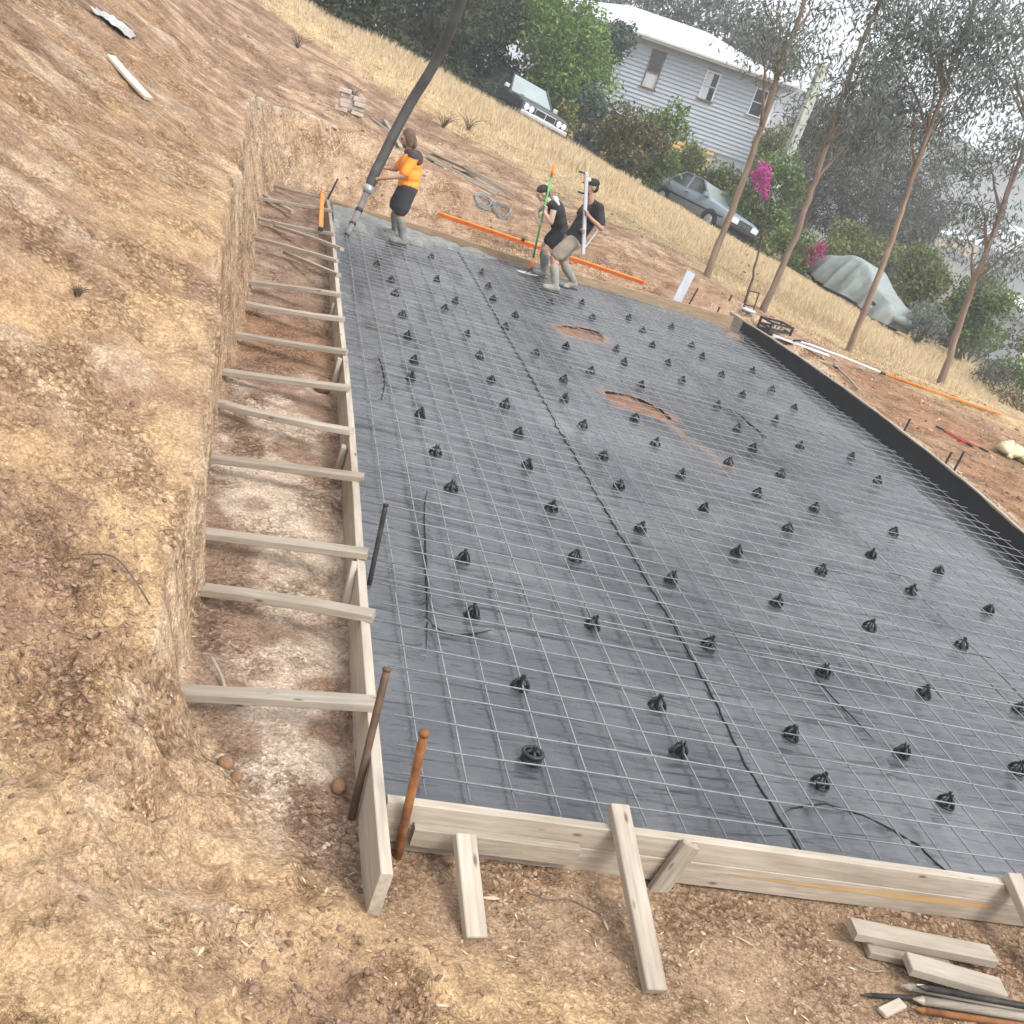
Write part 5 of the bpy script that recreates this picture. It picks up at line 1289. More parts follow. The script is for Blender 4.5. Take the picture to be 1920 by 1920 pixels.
    bp_ = obj('front_bumper', mesh('front_bumper', *xf(cbox_vf(.16, W * .98, .13, .03), Matrix.Translation((f_ + .05, 0, .475))), M_CHROME if lights == 'round' else M_TRIM), t)
    obj('rear_bumper', mesh('rear_bumper', *xf(cbox_vf(.16, W * .98, .13, .03), Matrix.Translation((-f_ - .03, 0, .50))), M_CHROME if lights == 'round' else M_TRIM), t)
    obj('valance', mesh('valance', *xf(cbox_vf(.08, W * .86, .18, .02), Matrix.Translation((f_ - .05, 0, .33))), M_TRIM), t)
    for s in (-1, 1): obj('tail_light', mesh('tail_light', *xf(cbox_vf(.05, .34, .15, .01), Matrix.Translation((-f_ - .01, s * .58, .70))), M_AMBER), t)
    return t
P_DARK = pmat('charcoal_car_paint', (0.035, 0.038, 0.042), (0.055, 0.058, 0.062), 2, rough=0.22, bump=0.0, spec=0.7)
P_BLUE = pmat('pale_blue_car_paint', (0.19, 0.225, 0.27), (0.24, 0.28, 0.325), 2, rough=0.25, bump=0.0, spec=0.6)
hd = Vector((.2, -.98)).normalized()
sedan('charcoal old sedan with four round headlights below the bright shrub', slope_frame(6.15 - hd.x * 2.05, 29.6 - hd.y * 2.05, hd), P_DARK, W=1.72, H=1.40, lights='round')
hb = Vector((.45, -.90)).normalized()
sedan('pale blue old sedan partly behind a gum trunk', slope_frame(13.55 - hb.x * 1.9, 29.9 - hb.y * 1.9, hb), P_BLUE, L=4.1, W=1.62, H=1.36, lights='square')
# covered car: tarpaulin draped over a body
def tarp(M):
    t = thing('covered_car', 'car under a wrinkled grey green tarpaulin', 'car', mw=M)
    rs_ = np.random.RandomState(3)
    xs_ = np.linspace(-2.25, 2.25, 64); n = 40
    V = []; F = []
    for i, x in enumerate(xs_):
        u = x / 2.25
        top = np.interp(x, [-2.25, -2.1, -1.6, -0.75, 0.1, 0.9, 1.3, 1.9, 2.15, 2.25], [.62, .90, 1.08, 1.50, 1.50, 1.10, .98, .88, .72, .50])
        hw = np.interp(abs(x), [0, 1.9, 2.15, 2.25], [.88, .84, .74, .60])
        rw = np.interp(x, [-2.25, -1.5, -.8, .1, 1.0, 2.25], [.66, .66, .55, .55, .70, .66]) * hw / .86
        for k in range(n):
            a = k / (n - 1) * 2 - 1          # -1..1 across, over the top
            s = 1 if a > 0 else -1; b = abs(a)
            if b < .42: y = s * rw * (b / .42); z = top - .05 * (b / .42) ** 2
            else:
                v_ = (b - .42) / .58
                y = s * (rw + (hw - rw) * (1 - (1 - v_) ** 2)); z = (top - .05) * (1 - v_) + .20 * v_
            fold = math.sin(x * 7.5 + math.sin(x * 3 + b * 2) * 1.2) * .09 * max(0, b - .2) + math.sin(x * 15 + b * 5) * .04 * max(0, b - .2)
            wr = (float(vnoise(np.array([x * 3.3]), np.array([a * 5.0]), 9)[0]) - .5) * .05
            V.append((x, y + s * (fold * 1.5 + wr * .5), z + wr * .6 + (.05 * math.sin(x * 2.6) if b > .97 else 0)))
    for i in range(len(xs_) - 1):
        for k in range(n - 1):
            a = i * n + k
            F.append((a, a + 1, a + n + 1, a + n))
    F.append(tuple(range(n))); F.append(tuple(range((len(xs_) - 1) * n, len(xs_) * n))[::-1])
    m = pmat('tarpaulin', (0.19, 0.22, 0.21), (0.28, 0.315, 0.30), 3, rough=0.5, bump=0.45, bscale=5, bdist=.05, spec=0.4)
    obj('tarpaulin', mesh('tarpaulin', V, F, m, True), t)
    for x in (1.40, -1.32):
        for s in (-1, 1):
            w = obj('wheel', mesh('wheel', *tube_vf([(x, s * .70 - .09, .29), (x, s * .70 + .09, .29)], .29, 18), M_TYRE, True), t)
            obj('rim', mesh('rim', *tube_vf([(x, s * .70 + s * .085, .29), (x, s * .70 + s * .10, .29)], [.18, .15], 14), M_RIM, True), w)
    obj('underbody', mesh('underbody', *xf(cbox_vf(4.1, 1.42, .30, .05), Matrix.Translation((0, 0, .30))), M_TRIM), t)
    obj('front_bundle', mesh('front_bundle', *xf(merge([tube_vf([(2.22, -.5, .45), (2.3, -.2, .52), (2.32, .2, .50), (2.24, .55, .44)], [.08, .15, .14, .07], 8)]), Matrix.Identity(4)), m, True), t)
    return t
hc = Vector((.30, -.95)).normalized()
tarp(slope_frame(17.2 - hc.x * 1.8, 24.95 - hc.y * 1.8, hc) @ Matrix.Scale(0.9, 4))
# ------------------------------------------------------------------ concrete hose
M_HOSE = pmat('rubber_hose', (0.035, 0.034, 0.032), (0.085, 0.080, 0.074), 4, rough=0.7, bump=0.15, bscale=12)
M_MUDHOSE = pmat('cement_caked_hose', (0.12, 0.115, 0.105), (0.25, 0.24, 0.225), 6, rough=0.85, bump=0.4)
HOSE = [(0.2, 11.6, 0.04), (0.29, 11.85, 0.33), (0.36, 12.0, 0.65), (0.4, 12.1, 0.87), (0.45, 12.2, 1.05), (0.57, 12.42, 1.51), (0.69, 12.5, 1.94), (0.8, 12.45, 2.3), (0.88, 12.35, 2.68), (0.91, 12.2, 3.04), (0.93, 12.1, 3.32), (0.89, 11.9, 3.82), (1.0, 11.0, 5.2), (1.1, 9.5, 7.5), (1.3, 8.0, 10.0)]
t = thing('concrete_hose', 'thick black concrete pump hose held by the worker in orange', 'hose', HOSE[0])
h0 = Vector(HOSE[0]); hp = [Vector(p) - h0 for p in HOSE]
def smooth_line(pts, k=6):
    out = []
    n = len(pts)
    for i in range(n - 1):
        p0, p1, p2, p3 = pts[max(i - 1, 0)], pts[i], pts[i + 1], pts[min(i + 2, n - 1)]
        for j in range(k):
            u = j / k
            out.append(0.5 * ((2 * p1) + (p2 - p0) * u + (2 * p0 - 5 * p1 + 4 * p2 - p3) * u * u + (3 * p1 - p0 - 3 * p2 + p3) * u ** 3))
    out.append(pts[-1])
    return out
sl = smooth_line(hp)
tube('end_hose', sl[:13], [0.042] * 6 + [0.046] * 7, M_MUDHOSE, 12, t)
tube('rubber_hose', sl[12:], [0.058, 0.066, 0.070] + [0.072] * (len(sl) - 15), M_HOSE, 14, t)
tube('coupling', [sl[11], sl[12], sl[13]], [0.066, 0.074, 0.070], M_RIM, 12, t)
tube('clamp', [sl[6].lerp(sl[7], .2), sl[7]], [0.054, 0.054], M_DARKSTEEL, 10, t)
tube('clamp', [sl[3], sl[3].lerp(sl[4], .5)], [0.052, 0.052], M_DARKSTEEL, 10, t)

# ------------------------------------------------------------------ things lying about
o = beam('spirit_level', (-0.17, 13.35, 0.205), (-0.21, 10.60, 0.20), 0.055, 0.045, M_ORANGE); tag(o, 'long orange level lying across the far struts', 'spirit level')
obj('end_cap', mesh('end_cap', *xf(cbox_vf(.09, .062, .05, .006), Matrix.Translation((1.36, 0, 0))), M_BLACKPL), o)
obj('end_cap', mesh('end_cap', *xf(cbox_vf(.05, .062, .05, .006), Matrix.Translation((-1.38, 0, 0))), M_BLACKPL), o)
o = beam('straightedge', (1.75, 14.5, 0.25), (5.35, 13.9, 0.21), 0.03, 0.075, M_ORANGE, up=(0, -.5, 1)); tag(o, 'long orange straightedge leaning on the soil behind the far form', 'straightedge')
obj('clip', mesh('clip', *xf(cbox_vf(.06, .05, .06, .01), Matrix.Translation((-.35, -.01, .06))), M_BLACKPL), o)
o = beam('standing_board', (5.95, 13.74, 0.02), (6.03, 13.78, 0.62), 0.025, 0.17, pmat('grey_board', (0.42, 0.45, 0.50), (0.55, 0.58, 0.62), 4, rough=0.6, bump=0.1), up=(1, .1, 0)); tag(o, 'pale grey board standing upright behind the far form', 'board')
pz = gz(-2.27, 7.1)
o = beam('timber_offcut', (-2.47, 7.30, gz(-2.47, 7.30) + .03), (-2.06, 6.90, gz(-2.06, 6.90) + .03), 0.085, 0.03, pmat('bleached_timber', (0.50, 0.43, 0.32), (0.64, 0.57, 0.45), 5, (1, 8, 8), rough=0.8), wear=.02, segs=3); tag(o, 'bleached white plank lying on the bare hillside', 'plank')
# crumpled sheet at the top of the hill
xs = np.linspace(-.32, .32, 14); X, Y = np.meshgrid(xs, xs); X = X.ravel(); Y = Y.ravel()
Z = (fbm(X * 5 + 3, Y * 5, 3, 77) - .35) * .14 - X * .6 * .42
ii_ = (np.arange(13)[:, None] * 14 + np.arange(13)[None, :]).ravel()
o = obj('crumpled_sheet', npmesh('crumpled_sheet', np.stack([X * .6, Y * 1.3, Z], 1), np.stack([ii_, ii_ + 1, ii_ + 15, ii_ + 14], 1), pmat('grey_plastic', (0.26, 0.25, 0.23), (0.48, 0.47, 0.45), 6, rough=0.5, bump=0.3), True), None, Matrix.Translation((-2.86, 9.75, gz(-2.86, 9.75) + .01)))
tag(o, 'crumpled grey sheet on the hillside at the top edge', 'sheet')
# brick stack
M_BRICK = pmat('pale_brick', (0.36, 0.28, 0.23), (0.56, 0.49, 0.43), 9, rough=0.9, bump=0.3, rnd=0.12)
bz = gz(0.11, 16.9)
t = thing('brick_stack', 'small stack of pale bricks in the dry grass edge', 'bricks', (0.11, 16.9, bz), 0.12)
bm_ = mesh('brick', *cbox_vf(.225, .105, .072, .006), M_BRICK)
for r_ in range(5):
    for c_ in range(2):
        if (r_, c_) == (4, 1): continue
        obj('brick', bm_, t, Matrix.Translation((c_ * .25 - .12 + rng.uniform(-.035, .035), rng.uniform(-.035, .035), r_ * .078 + .03)) @ Matrix.Rotation(rng.uniform(-.28, .28), 4, 'Z'))
# old timber heap behind the workers
OT = [((1.62, 16.62), (3.0, 16.30), .10, .04, .05), ((1.70, 16.75), (2.6, 16.62), .12, .03, .12), ((1.75, 16.50), (2.9, 16.05), .08, .05, .03), ((1.6, 16.85), (2.45, 16.70), .09, .04, .05), ((2.3, 16.58), (3.25, 16.22), .06, .06, .13)]
for k, (a, b, w_, h_, dz) in enumerate(OT):
    o = beam('old_timber', (a[0], a[1], gz(*a) + dz), (b[0], b[1], gz(*b) + dz), w_, h_, M_OLDWOOD if k != 1 else M_TIMBER2, wear=.04, segs=4)
    tag(o, ['longest weathered grey timber in the heap behind the workers', 'pale timber on top of the heap behind the workers', 'front weathered timber of the heap behind the workers', 'rear weathered timber of the heap behind the workers', 'square weathered timber at the right end of the heap'][k], 'timber', 'old timbers heaped in the grass')
for k, (a, b) in enumerate((((0.85, 18.1), (1.10, 16.3)), ((0.55, 17.6), (1.2, 16.9)))):
    o = beam('old_timber', (a[0], a[1], gz(*a) + .06), (b[0], b[1], gz(*b) + .05), .08, .035, M_TIMBER2 if k == 0 else M_OLDWOOD, wear=.03, segs=3)
    tag(o, ['pale stick lying in the soil left of the hose', 'grey board lying across the soil left of the hose'][k], 'timber')
def coil(x, y, R_, turns, m, label):
    pts = []
    r_ = random.Random(int(x * 100))
    for i in range(turns * 18):
        a = i / 18 * 2 * math.pi; rr = R_ * (1 + .18 * math.sin(i * .23) + r_.uniform(-.05, .05))
        px, py = x + rr * .55 * math.cos(a), y + rr * math.sin(a) * .8
        pts.append(Vector((px, py, gz(px, py) + .02 + .012 * (i / 18))))
    o = tube('cable_coil', [p - Vector((x, y, 0)) for p in pts], .007, m, 6); o.location = (x, y, 0)
    tag(o, label, 'cable')
coil(2.58, 15.25, .26, 4, pmat('teal_cable', (0.16, 0.24, 0.26), (0.28, 0.36, 0.38), 5, rough=0.5), 'bluish cable coil on the cut bank behind the workers')
coil(2.90, 15.15, .28, 5, pmat('grey_cable', (0.12, 0.12, 0.13), (0.32, 0.31, 0.31), 5, rough=0.5), 'grey cable coil beside the bluish one on the bank')
# crates of chairs by the right form
def crate(x, y, rz, w, d, h, label, fill):
    t = thing('plastic_crate', label, 'crate', (x, y, gz(x, y) + .0), rz)
    for s in (-1, 1):
        for z in (.04, h * .5, h - .02):
            obj('rail', mesh('rail', *xf(cbox_vf(w, .02, .035, .004), Matrix.Translation((0, s * d / 2, z))), M_BLACKPL), t)
            obj('rail', mesh('rail', *xf(cbox_vf(.02, d, .035, .004), Matrix.Translation((s * w / 2, 0, z))), M_BLACKPL), t)
        for q in (-1, 1): obj('post', mesh('post', *xf(cbox_vf(.035, .035, h, .004), Matrix.Translation((s * w / 2, q * d / 2, h / 2))), M_BLACKPL), t)
    obj('floor', mesh('floor', *xf(cbox_vf(w, d, .015, .003), Matrix.Translation((0, 0, .015))), M_BLACKPL), t)
    return t
crate(7.82, 13.66, .2, .46, .34, .24, 'black plastic crate beside the right form', 1)
for k in range(4):
    o = beam('timber_offcut', (7.70 + .07 * k, 13.56 + .03 * k, gz(7.8, 13.6) + .10), (7.80 + .07 * k, 13.80 - .03 * k, gz(7.8, 13.6) + .20 - .02 * k), .04, .03, M_TIMBER2 if k % 2 else M_OLDWOOD)
    tag(o, ['pale offcut in the left of the black crate', 'grey offcut second from left in the black crate', 'pale offcut third from left in the black crate', 'grey offcut at the right in the black crate'][::1][k].replace('pale offcut in', 'grey offcut in').replace('grey offcut second', 'pale offcut second').replace('pale offcut third', 'grey offcut third').replace('grey offcut at', 'pale offcut at'), 'offcut')
t = thing('folding_frame', 'small black metal frame with a pale blue rag behind the right form', 'frame', (7.45, 14.15, gz(7.45, 14.15)), .3)
for a, b in (((-.12, 0, 0), (-.10, .05, .36)), ((.12, 0, 0), (.14, .05, .36)), ((-.10, .05, .36), (.14, .05, .36)), ((-.12, 0, .12), (.12, 0, .12))): tube('bar', [a, b], .012, M_DARKSTEEL, 6, t)
V, F = ring_vf(.09, .05, 10, 6, .0, .5); obj('rag', mesh('rag', *xf((V, F), Matrix.Translation((-.05, -.06, .05))), pmat('blue_rag', (0.40, 0.44, 0.52), (0.55, 0.58, 0.64), 8, rough=0.9, bump=0.4), True), t)
# bull float with its long pole
g1 = lambda x, y, d=.03: Vector((x, y, gz(x, y) + d))
ba = g1(8.05, 13.05, .06); bm2 = g1(10.13, 13.65, .05); bb = g1(12.63, 13.35, .04)
t = thing('bull_float', 'long handled float lying on the soil, white pole joined to orange', 'float', ba)
tube('pole', [Vector((0, 0, .03)), (bm2 - ba) * .5 + Vector((0, 0, .03)), bm2 - ba], .022, M_WHITE, 8, t)
tube('joint', [(bm2 - ba) * .985, (bm2 - ba) + (bb - bm2) * .03], .028, M_BLACKPL, 8, t)
tube('pole', [bm2 - ba, (bm2 - ba) + (bb - bm2) * .5, bb - ba], .022, M_ORANGE, 8, t)
fb = beam('blade', (-.45, .15, -.02), (.45, -.28, -.02), .20, .016, M_ALU, parent=t)
tube('bracket', [(-.12, .04, .0), (.0, .0, .05), (.15, .05, .03)], .018, M_DARKSTEEL, 6, t)
# hoe with a pale handle, and red bolt cutters
a = g1(8.36, 12.15, .03); b = g1(8.30, 11.25, .04)
t = thing('hoe', 'pale handled hoe with a dark blade lying on red soil', 'hoe', a)
tube('handle', [(0, 0, .02), (b - a) * .6 + Vector((.02, 0, .02)), b - a], [.020, .018, .024], M_TIMBER, 8, t)
beam('blade', (-.28, .16, .04), (.02, .02, .05), .16, .012, M_OLDWOOD, parent=t)
tube('socket', [(0, 0, .02), (-.07, .05, .05)], .024, M_DARKSTEEL, 8, t)
a = g1(9.36, 10.40, .03)
t = thing('bolt_cutters', 'red handled bolt cutters lying open on the ground', 'bolt cutters', a)
M_RED = pmat('red_paint', (0.40, 0.04, 0.045), (0.55, 0.08, 0.08), 5, rough=0.5, bump=0.0)
for s, e in ((0, g1(9.78, 9.72, .03)), (1, g1(9.55, 9.80, .03))):
    d = e - a
    tube('handle', [d * .12, d * .85], .014, M_RED, 6, t); tube('grip', [d * .82, d], .018, M_BLACKPL, 6, t)
obj('jaw', mesh('jaw', *xf(cbox_vf(.16, .05, .025, .01), Matrix.Rotation(2.1, 4, 'Z')), M_DARKSTEEL), t)
def bag(x, y, r_, m, label, seed):
    rs_ = np.random.RandomState(seed); n, k = 18, 10
    V = []; F = []
    for j in range(k + 1):
        ph = math.pi * j / k
        for i in range(n):
            th = 2 * math.pi * i / n
            q = 1 + .16 * math.sin(3 * th + seed) * math.sin(ph) + .10 * math.sin(5 * th + 2 * ph)
            V.append((r_ * 1.15 * math.sin(ph) * math.cos(th) * q, r_ * .8 * math.sin(ph) * math.sin(th) * q, max(0.0, r_ * .55 * (1 + math.cos(ph)) * .75 * q)))
    for j in range(k):
        for i in range(n): F.append((j * n + i, (j + 1) * n + i, (j + 1) * n + (i + 1) % n, j * n + (i + 1) % n))
    t = thing('plastic_bag', label, 'bag', (x, y, gz(x, y) - .01), seed)
    obj('sack', mesh('sack', V, F, m, True), t)
    obj('knot', mesh('knot', *tube_vf([(-r_ * 1.05, 0, r_ * .2), (-r_ * 1.35, .03, r_ * .3), (-r_ * 1.5, .02, r_ * .2)], [r_ * .2, r_ * .09, r_ * .16], 8), m, True), t)
bag(10.40, 10.05, .26, pmat('cream_plastic', (0.50, 0.48, 0.29), (0.62, 0.60, 0.40), 5, rough=0.4, bump=0.4, bdist=.03), 'cream plastic bag on the ground near the right edge', 1)
bag(10.58, 9.66, .22, pmat('yellow_plastic', (0.50, 0.50, 0.10), (0.62, 0.62, 0.20), 5, rough=0.4, bump=0.4, bdist=.03), 'yellow plastic bag at the right picture edge', 2)
# offcuts and stakes lower right
o = beam('timber_offcut', (2.09, -.245, -.048), (2.77, -.325, -.040), .095, .045, M_TIMBER, wear=.006, segs=2); tag(o, 'longest pale timber offcut on top of the pile at lower right', 'offcut', 'timber offcuts at lower right')
o = beam('timber_offcut', (2.15, -.30, -.088), (2.55, -.355, -.088), .09, .036, M_TIMBER2); tag(o, 'half hidden lower timber offcut of the pile at lower right', 'offcut', 'timber offcuts at lower right')
o = beam('timber_offcut', (2.27, -.415, -.040), (2.69, -.515, -.034), .10, .042, M_TIMBER); tag(o, 'short thick pale offcut at the front of the lower right pile', 'offcut', 'timber offcuts at lower right')
o = beam('timber_offcut', (2.04, -.64, -.09), (2.17, -.585, -.085), .045, .02, M_TIMBER); tag(o, 'small split timber wedge below the lower right stakes', 'offcut')
SK = [((1.98, -.565, -.085), (2.78, -.53, -.085), 'thin dark steel stake poking out left of the lower right bundle', M_DARKSTEEL, .011), ((2.20, -.505, -.075), (2.95, -.60, -.065), 'grey steel stake with a white sticker in the lower right bundle', M_OLDWOOD, .016),
      ((2.23, -.565, -.080), (2.96, -.63, -.070), 'rounded grey stake in the middle of the lower right bundle', M_OLDWOOD, .020), ((2.21, -.61, -.085), (2.95, -.665, -.08), 'rusty stake at the front of the lower right bundle', M_RUST, .014), ((2.25, -.53, -.045), (3.0, -.61, -.035), 'dark stake on top of the lower right bundle', M_DARKSTEEL, .013)]
for p0, p1, lab, m, r_ in SK:
    t = thing('steel_stake', lab, 'steel stake', p0, 0, 'steel stakes bundled at lower right')
    d = Vector(p1) - Vector(p0)
    tube('shaft', [d * .06, d * .94, d], r_, m, 8, t); tube('point', [(0, 0, 0), d * .06], [r_ * .2, r_], m, 8, t)
    if 'sticker' in lab: obj('sticker', mesh('sticker', *xf(cbox_vf(.05, .022, .002, .0005), Matrix.Translation(d * .13 + Vector((0, 0, r_ + .001)))), M_WHITE), t)
# root ball with its root in the near trench, bark strips, dead weeds
M_ROOT = pmat('root_ball', (0.15, 0.08, 0.045), (0.30, 0.18, 0.10), 20, rough=0.95, bump=0.9, bscale=40)
def lump(name, label, x, y, r_, m, seed, cat='clod'):
    rs_ = np.random.RandomState(seed)
    V = []; F = []; n, k = 14, 9
    for j in range(k + 1):
        ph = math.pi * j / k
        for i in range(n):
            th = 2 * math.pi * i / n; q = 1 + rs_.uniform(-.12, .12) * math.sin(ph)
            V.append((r_ * q * math.sin(ph) * math.cos(th), r_ * q * math.sin(ph) * math.sin(th), r_ * .9 * q * math.cos(ph)))
    for j in range(k):
        for i in range(n): F.append((j * n + i, (j + 1) * n + i, (j + 1) * n + (i + 1) % n, j * n + (i + 1) % n))
    t = thing(name, label, cat, (x, y, gz(x, y) + r_ * .6))
    obj('lump', mesh('lump', V, F, m, True), t)
    return t
t = lump('root_ball', 'round brown root ball trailing a root beside the near stake', -.135, .25, .034, M_ROOT, 3, 'root')
tube('root', [(.02, -.02, -.02), (.06, -.05, -.015), (.085, -.10, -.02), (.08, -.14, -.02)], [.007, .006, .004, .002], M_ROOT, 5, t); tube('root', [(.05, -.04, -.015), (.10, -.05, -.01), (.11, -.09, -.02)], [.005, .004, .002], M_ROOT, 5, t)
lump('soil_clod', 'dark soil clod at the foot of the near bank', -.60, .30, .035, M_ROOT, 4); lump('soil_clod', 'smaller dark soil clod beside the near bank clod', -.55, .23, .024, M_ROOT, 5)
lump('soil_clod', 'brown clod against the left form under the seventh strut', -.16, 5.25, .075, M_ROOT, 6)
def twig(pts, r_, m, label, cat='twig'):
    p0 = Vector((pts[0][0], pts[0][1], gz(*pts[0][:2]) + .01))
    P_ = [Vector((x, y, gz(x, y) + .01 + dz)) - p0 for (x, y, dz) in pts]
    o = tube('twig', smooth_line(P_, 4), r_, m, 5); o.location = p0; tag(o, label, cat)
twig([(-.72, .98, .06), (-.66, .90, .02), (-.62, .78, .0), (-.55, .74, .0)], .009, M_TIMBER2, 'pale curved bark strip at the foot of the near bank', 'bark strip')
twig([(-1.32, .72, .05), (-1.2, .74, .04), (-1.1, .70, .02), (-1.02, .64, .02)], .004, M_TWIG, 'thin dark rootlet sticking from the near left slope')
twig([(.62, -.20, .0), (.70, -.24, .01), (.80, -.22, .0), (.92, -.28, .0)], .003, M_TWIG, 'thin dark twig on the soil before the front form')
twig([(2.05, -.38, .0), (2.12, -.42, .01), (2.2, -.40, .0)], .004, M_TIMBER2, 'pale curled bark strip beside the lower right offcuts', 'bark strip')
for k, (x, y) in enumerate(((.93, -.33), (.46, -.25), (1.55, -.33))):
    z = gz(x, y) + .006; a = rng.uniform(0, 6.28); l = .03 + .012 * (k % 3)
    V = [(-l, 0, 0), (-l * .3, .006, .005), (l * .5, .007, .008), (l, 0, .004), (l * .5, -.006, .003), (-l * .3, -.007, .002)]
    o = obj('fallen_leaf', mesh('fallen_leaf', V, [(0, 1, 5), (1, 2, 4, 5), (2, 3, 4)], pmat('dry_leaf%d' % k, (0.40, 0.30, 0.19), (0.58, 0.47, 0.33), 20, rough=0.8, bump=0.0) if k == 0 else bpy.data.materials['dry_leaf0']), None, Matrix.Translation((x, y, z)) @ Matrix.Rotation(a, 4, 'Z'))
    tag(o, ['small pale dry leaf just left of the long front brace', 'small pale dry leaf just right of the short front brace', 'small pale dry leaf right of the slanting front cleat'][k], 'leaf', 'dry leaves before the front form')
def weed(x, y, h, n, label, seed):
    rs_ = np.random.RandomState(seed); parts = []
    for _ in range(n):
        a = rs_.uniform(0, 6.28); l = h * rs_.uniform(.6, 1.2); s = rs_.uniform(.3, 1.3)
        parts.append(tube_vf([(0, 0, -.02), (math.cos(a) * l * .35 * s, math.sin(a) * l * .35 * s, l * .5), (math.cos(a) * l * .9 * s, math.sin(a) * l * .9 * s, l * .75)], [.004, .003, .0015], 4))
    t = thing('dead_weed', label, 'weed', (x, y, gz(x, y)))
    obj('stems', mesh('stems', *merge(parts), M_TWIG), t)
from_px = [(-1.72, 2.35, .07, 22, 'dead brown weed flattened on the near left slope', 1), (-1.0, 20.6, .35, 40, 'grey dead bush at the upper edge of the bare hill', 3), (.2, 18.6, .3, 36, 'low dead bush left of the brick stack', 4), (2.2, 20.0, .4, 46, 'straggly dead bush right of the hose', 5), (2.9, 21.2, .4, 40, 'straggly dead bush below the black car', 6), (-1.9, .55, .10, 14, 'little dry weed by the left picture edge', 7)]
for w_ in from_px: weed(*w_)
# ------------------------------------------------------------------ people
M_SKIN = pmat('tanned_skin', (0.36, 0.20, 0.135), (0.46, 0.27, 0.19), 8, rough=0.55, bump=0.05)
M_SKINP = pmat('fair_skin', (0.54, 0.36, 0.28), (0.64, 0.44, 0.35), 8, rough=0.55, bump=0.05)
M_HIVIS = pmat('orange_hivis', (0.88, 0.27, 0.03), (1.0, 0.36, 0.05), 5, rough=0.8, bump=0.5, bscale=9, bdist=.02)
M_NAVY = pmat('dark_brown_cloth', (0.045, 0.030, 0.032), (0.075, 0.055, 0.055), 6, rough=0.9, bump=0.4, bscale=9, bdist=.02)
M_BLACKC = pmat('black_cloth', (0.014, 0.014, 0.016), (0.034, 0.033, 0.036), 6, rough=0.85, bump=0.5, bscale=9, bdist=.02)
M_SHORT = pmat('charcoal_shorts', (0.022, 0.023, 0.027), (0.045, 0.046, 0.052), 6, rough=0.9, bump=0.5, bscale=10, bdist=.02)
M_KHAKI = pmat('muddy_khaki', (0.20, 0.17, 0.13), (0.36, 0.31, 0.24), 7, rough=0.9, bump=0.5, bscale=10, bdist=.02)
M_BOOT = pmat('cement_gumboot', (0.10, 0.10, 0.095), (0.24, 0.24, 0.225), 9, rough=0.7, bump=0.2)
M_HAIRB = pmat('brown_hair', (0.06, 0.035, 0.02), (0.17, 0.105, 0.06), 30, (1, 1, .3), rough=0.6, bump=0.6, bscale=60)
M_HAIRD = pmat('dark_hair', (0.012, 0.010, 0.009), (0.04, 0.032, 0.028), 30, rough=0.6, bump=0.5, bscale=60)
M_EYE = pmat('eye', (0.02, 0.015, 0.012), (0.04, 0.03, 0.025), 10, rough=0.2, bump=0.0)
M_LIP = pmat('lip', (0.30, 0.13, 0.11), (0.36, 0.17, 0.14), 10, rough=0.5, bump=0.0)

def cap_vf(p0, p1, r0, r1, n=12, k=4):
    """capsule that tapers from r0 to r1"""
    p0 = Vector(p0); p1 = Vector(p1); d = (p1 - p0).normalized()
    pts = []; rad = []
    for j in range(k): a = math.pi / 2 * (1 - j / k); pts.append(p0 - d * r0 * math.sin(a)); rad.append(max(r0 * math.cos(a), .0008))
    for j in range(5): pts.append(p0.lerp(p1, j / 4)); rad.append(r0 + (r1 - r0) * j / 4)
    for j in range(1, k + 1): a = math.pi / 2 * j / k; pts.append(p1 + d * r1 * math.sin(a)); rad.append(max(r1 * math.cos(a), .0008))
    return tube_vf(pts, rad, n)

def ell_vf(c_, rx, ry, rz, R_=None, n=14, k=9):
    V = []; F = []
    R_ = R_ or Matrix.Identity(3)
    for j in range(k + 1):
        ph = math.pi * j / k
        for i in range(n):
            th = 2 * math.pi * i / n
            V.append(Vector(c_) + R_ @ Vector((rx * max(math.sin(ph), .01) * math.cos(th), ry * max(math.sin(ph), .01) * math.sin(th), rz * math.cos(ph))))
    for j in range(k):
        for i in range(n): F.append((j * n + i, (j + 1) * n + i, (j + 1) * n + (i + 1) % n, j * n + (i + 1) % n))
    F.append(tuple(range(n))); F.append(tuple(range(k * n, k * n + n))[::-1])
    return V, F

def skin_obj(name, parts, m, parent, vox=0.011, it=4):
    o = obj(name, mesh(name, *merge(parts), m), parent)
    r_ = o.modifiers.new('remesh', 'REMESH'); r_.mode = 'VOXEL'; r_.voxel_size = vox; r_.use_smooth_shade = True
    s_ = o.modifiers.new('smooth', 'SMOOTH'); s_.factor = 0.5; s_.iterations = it
    return o

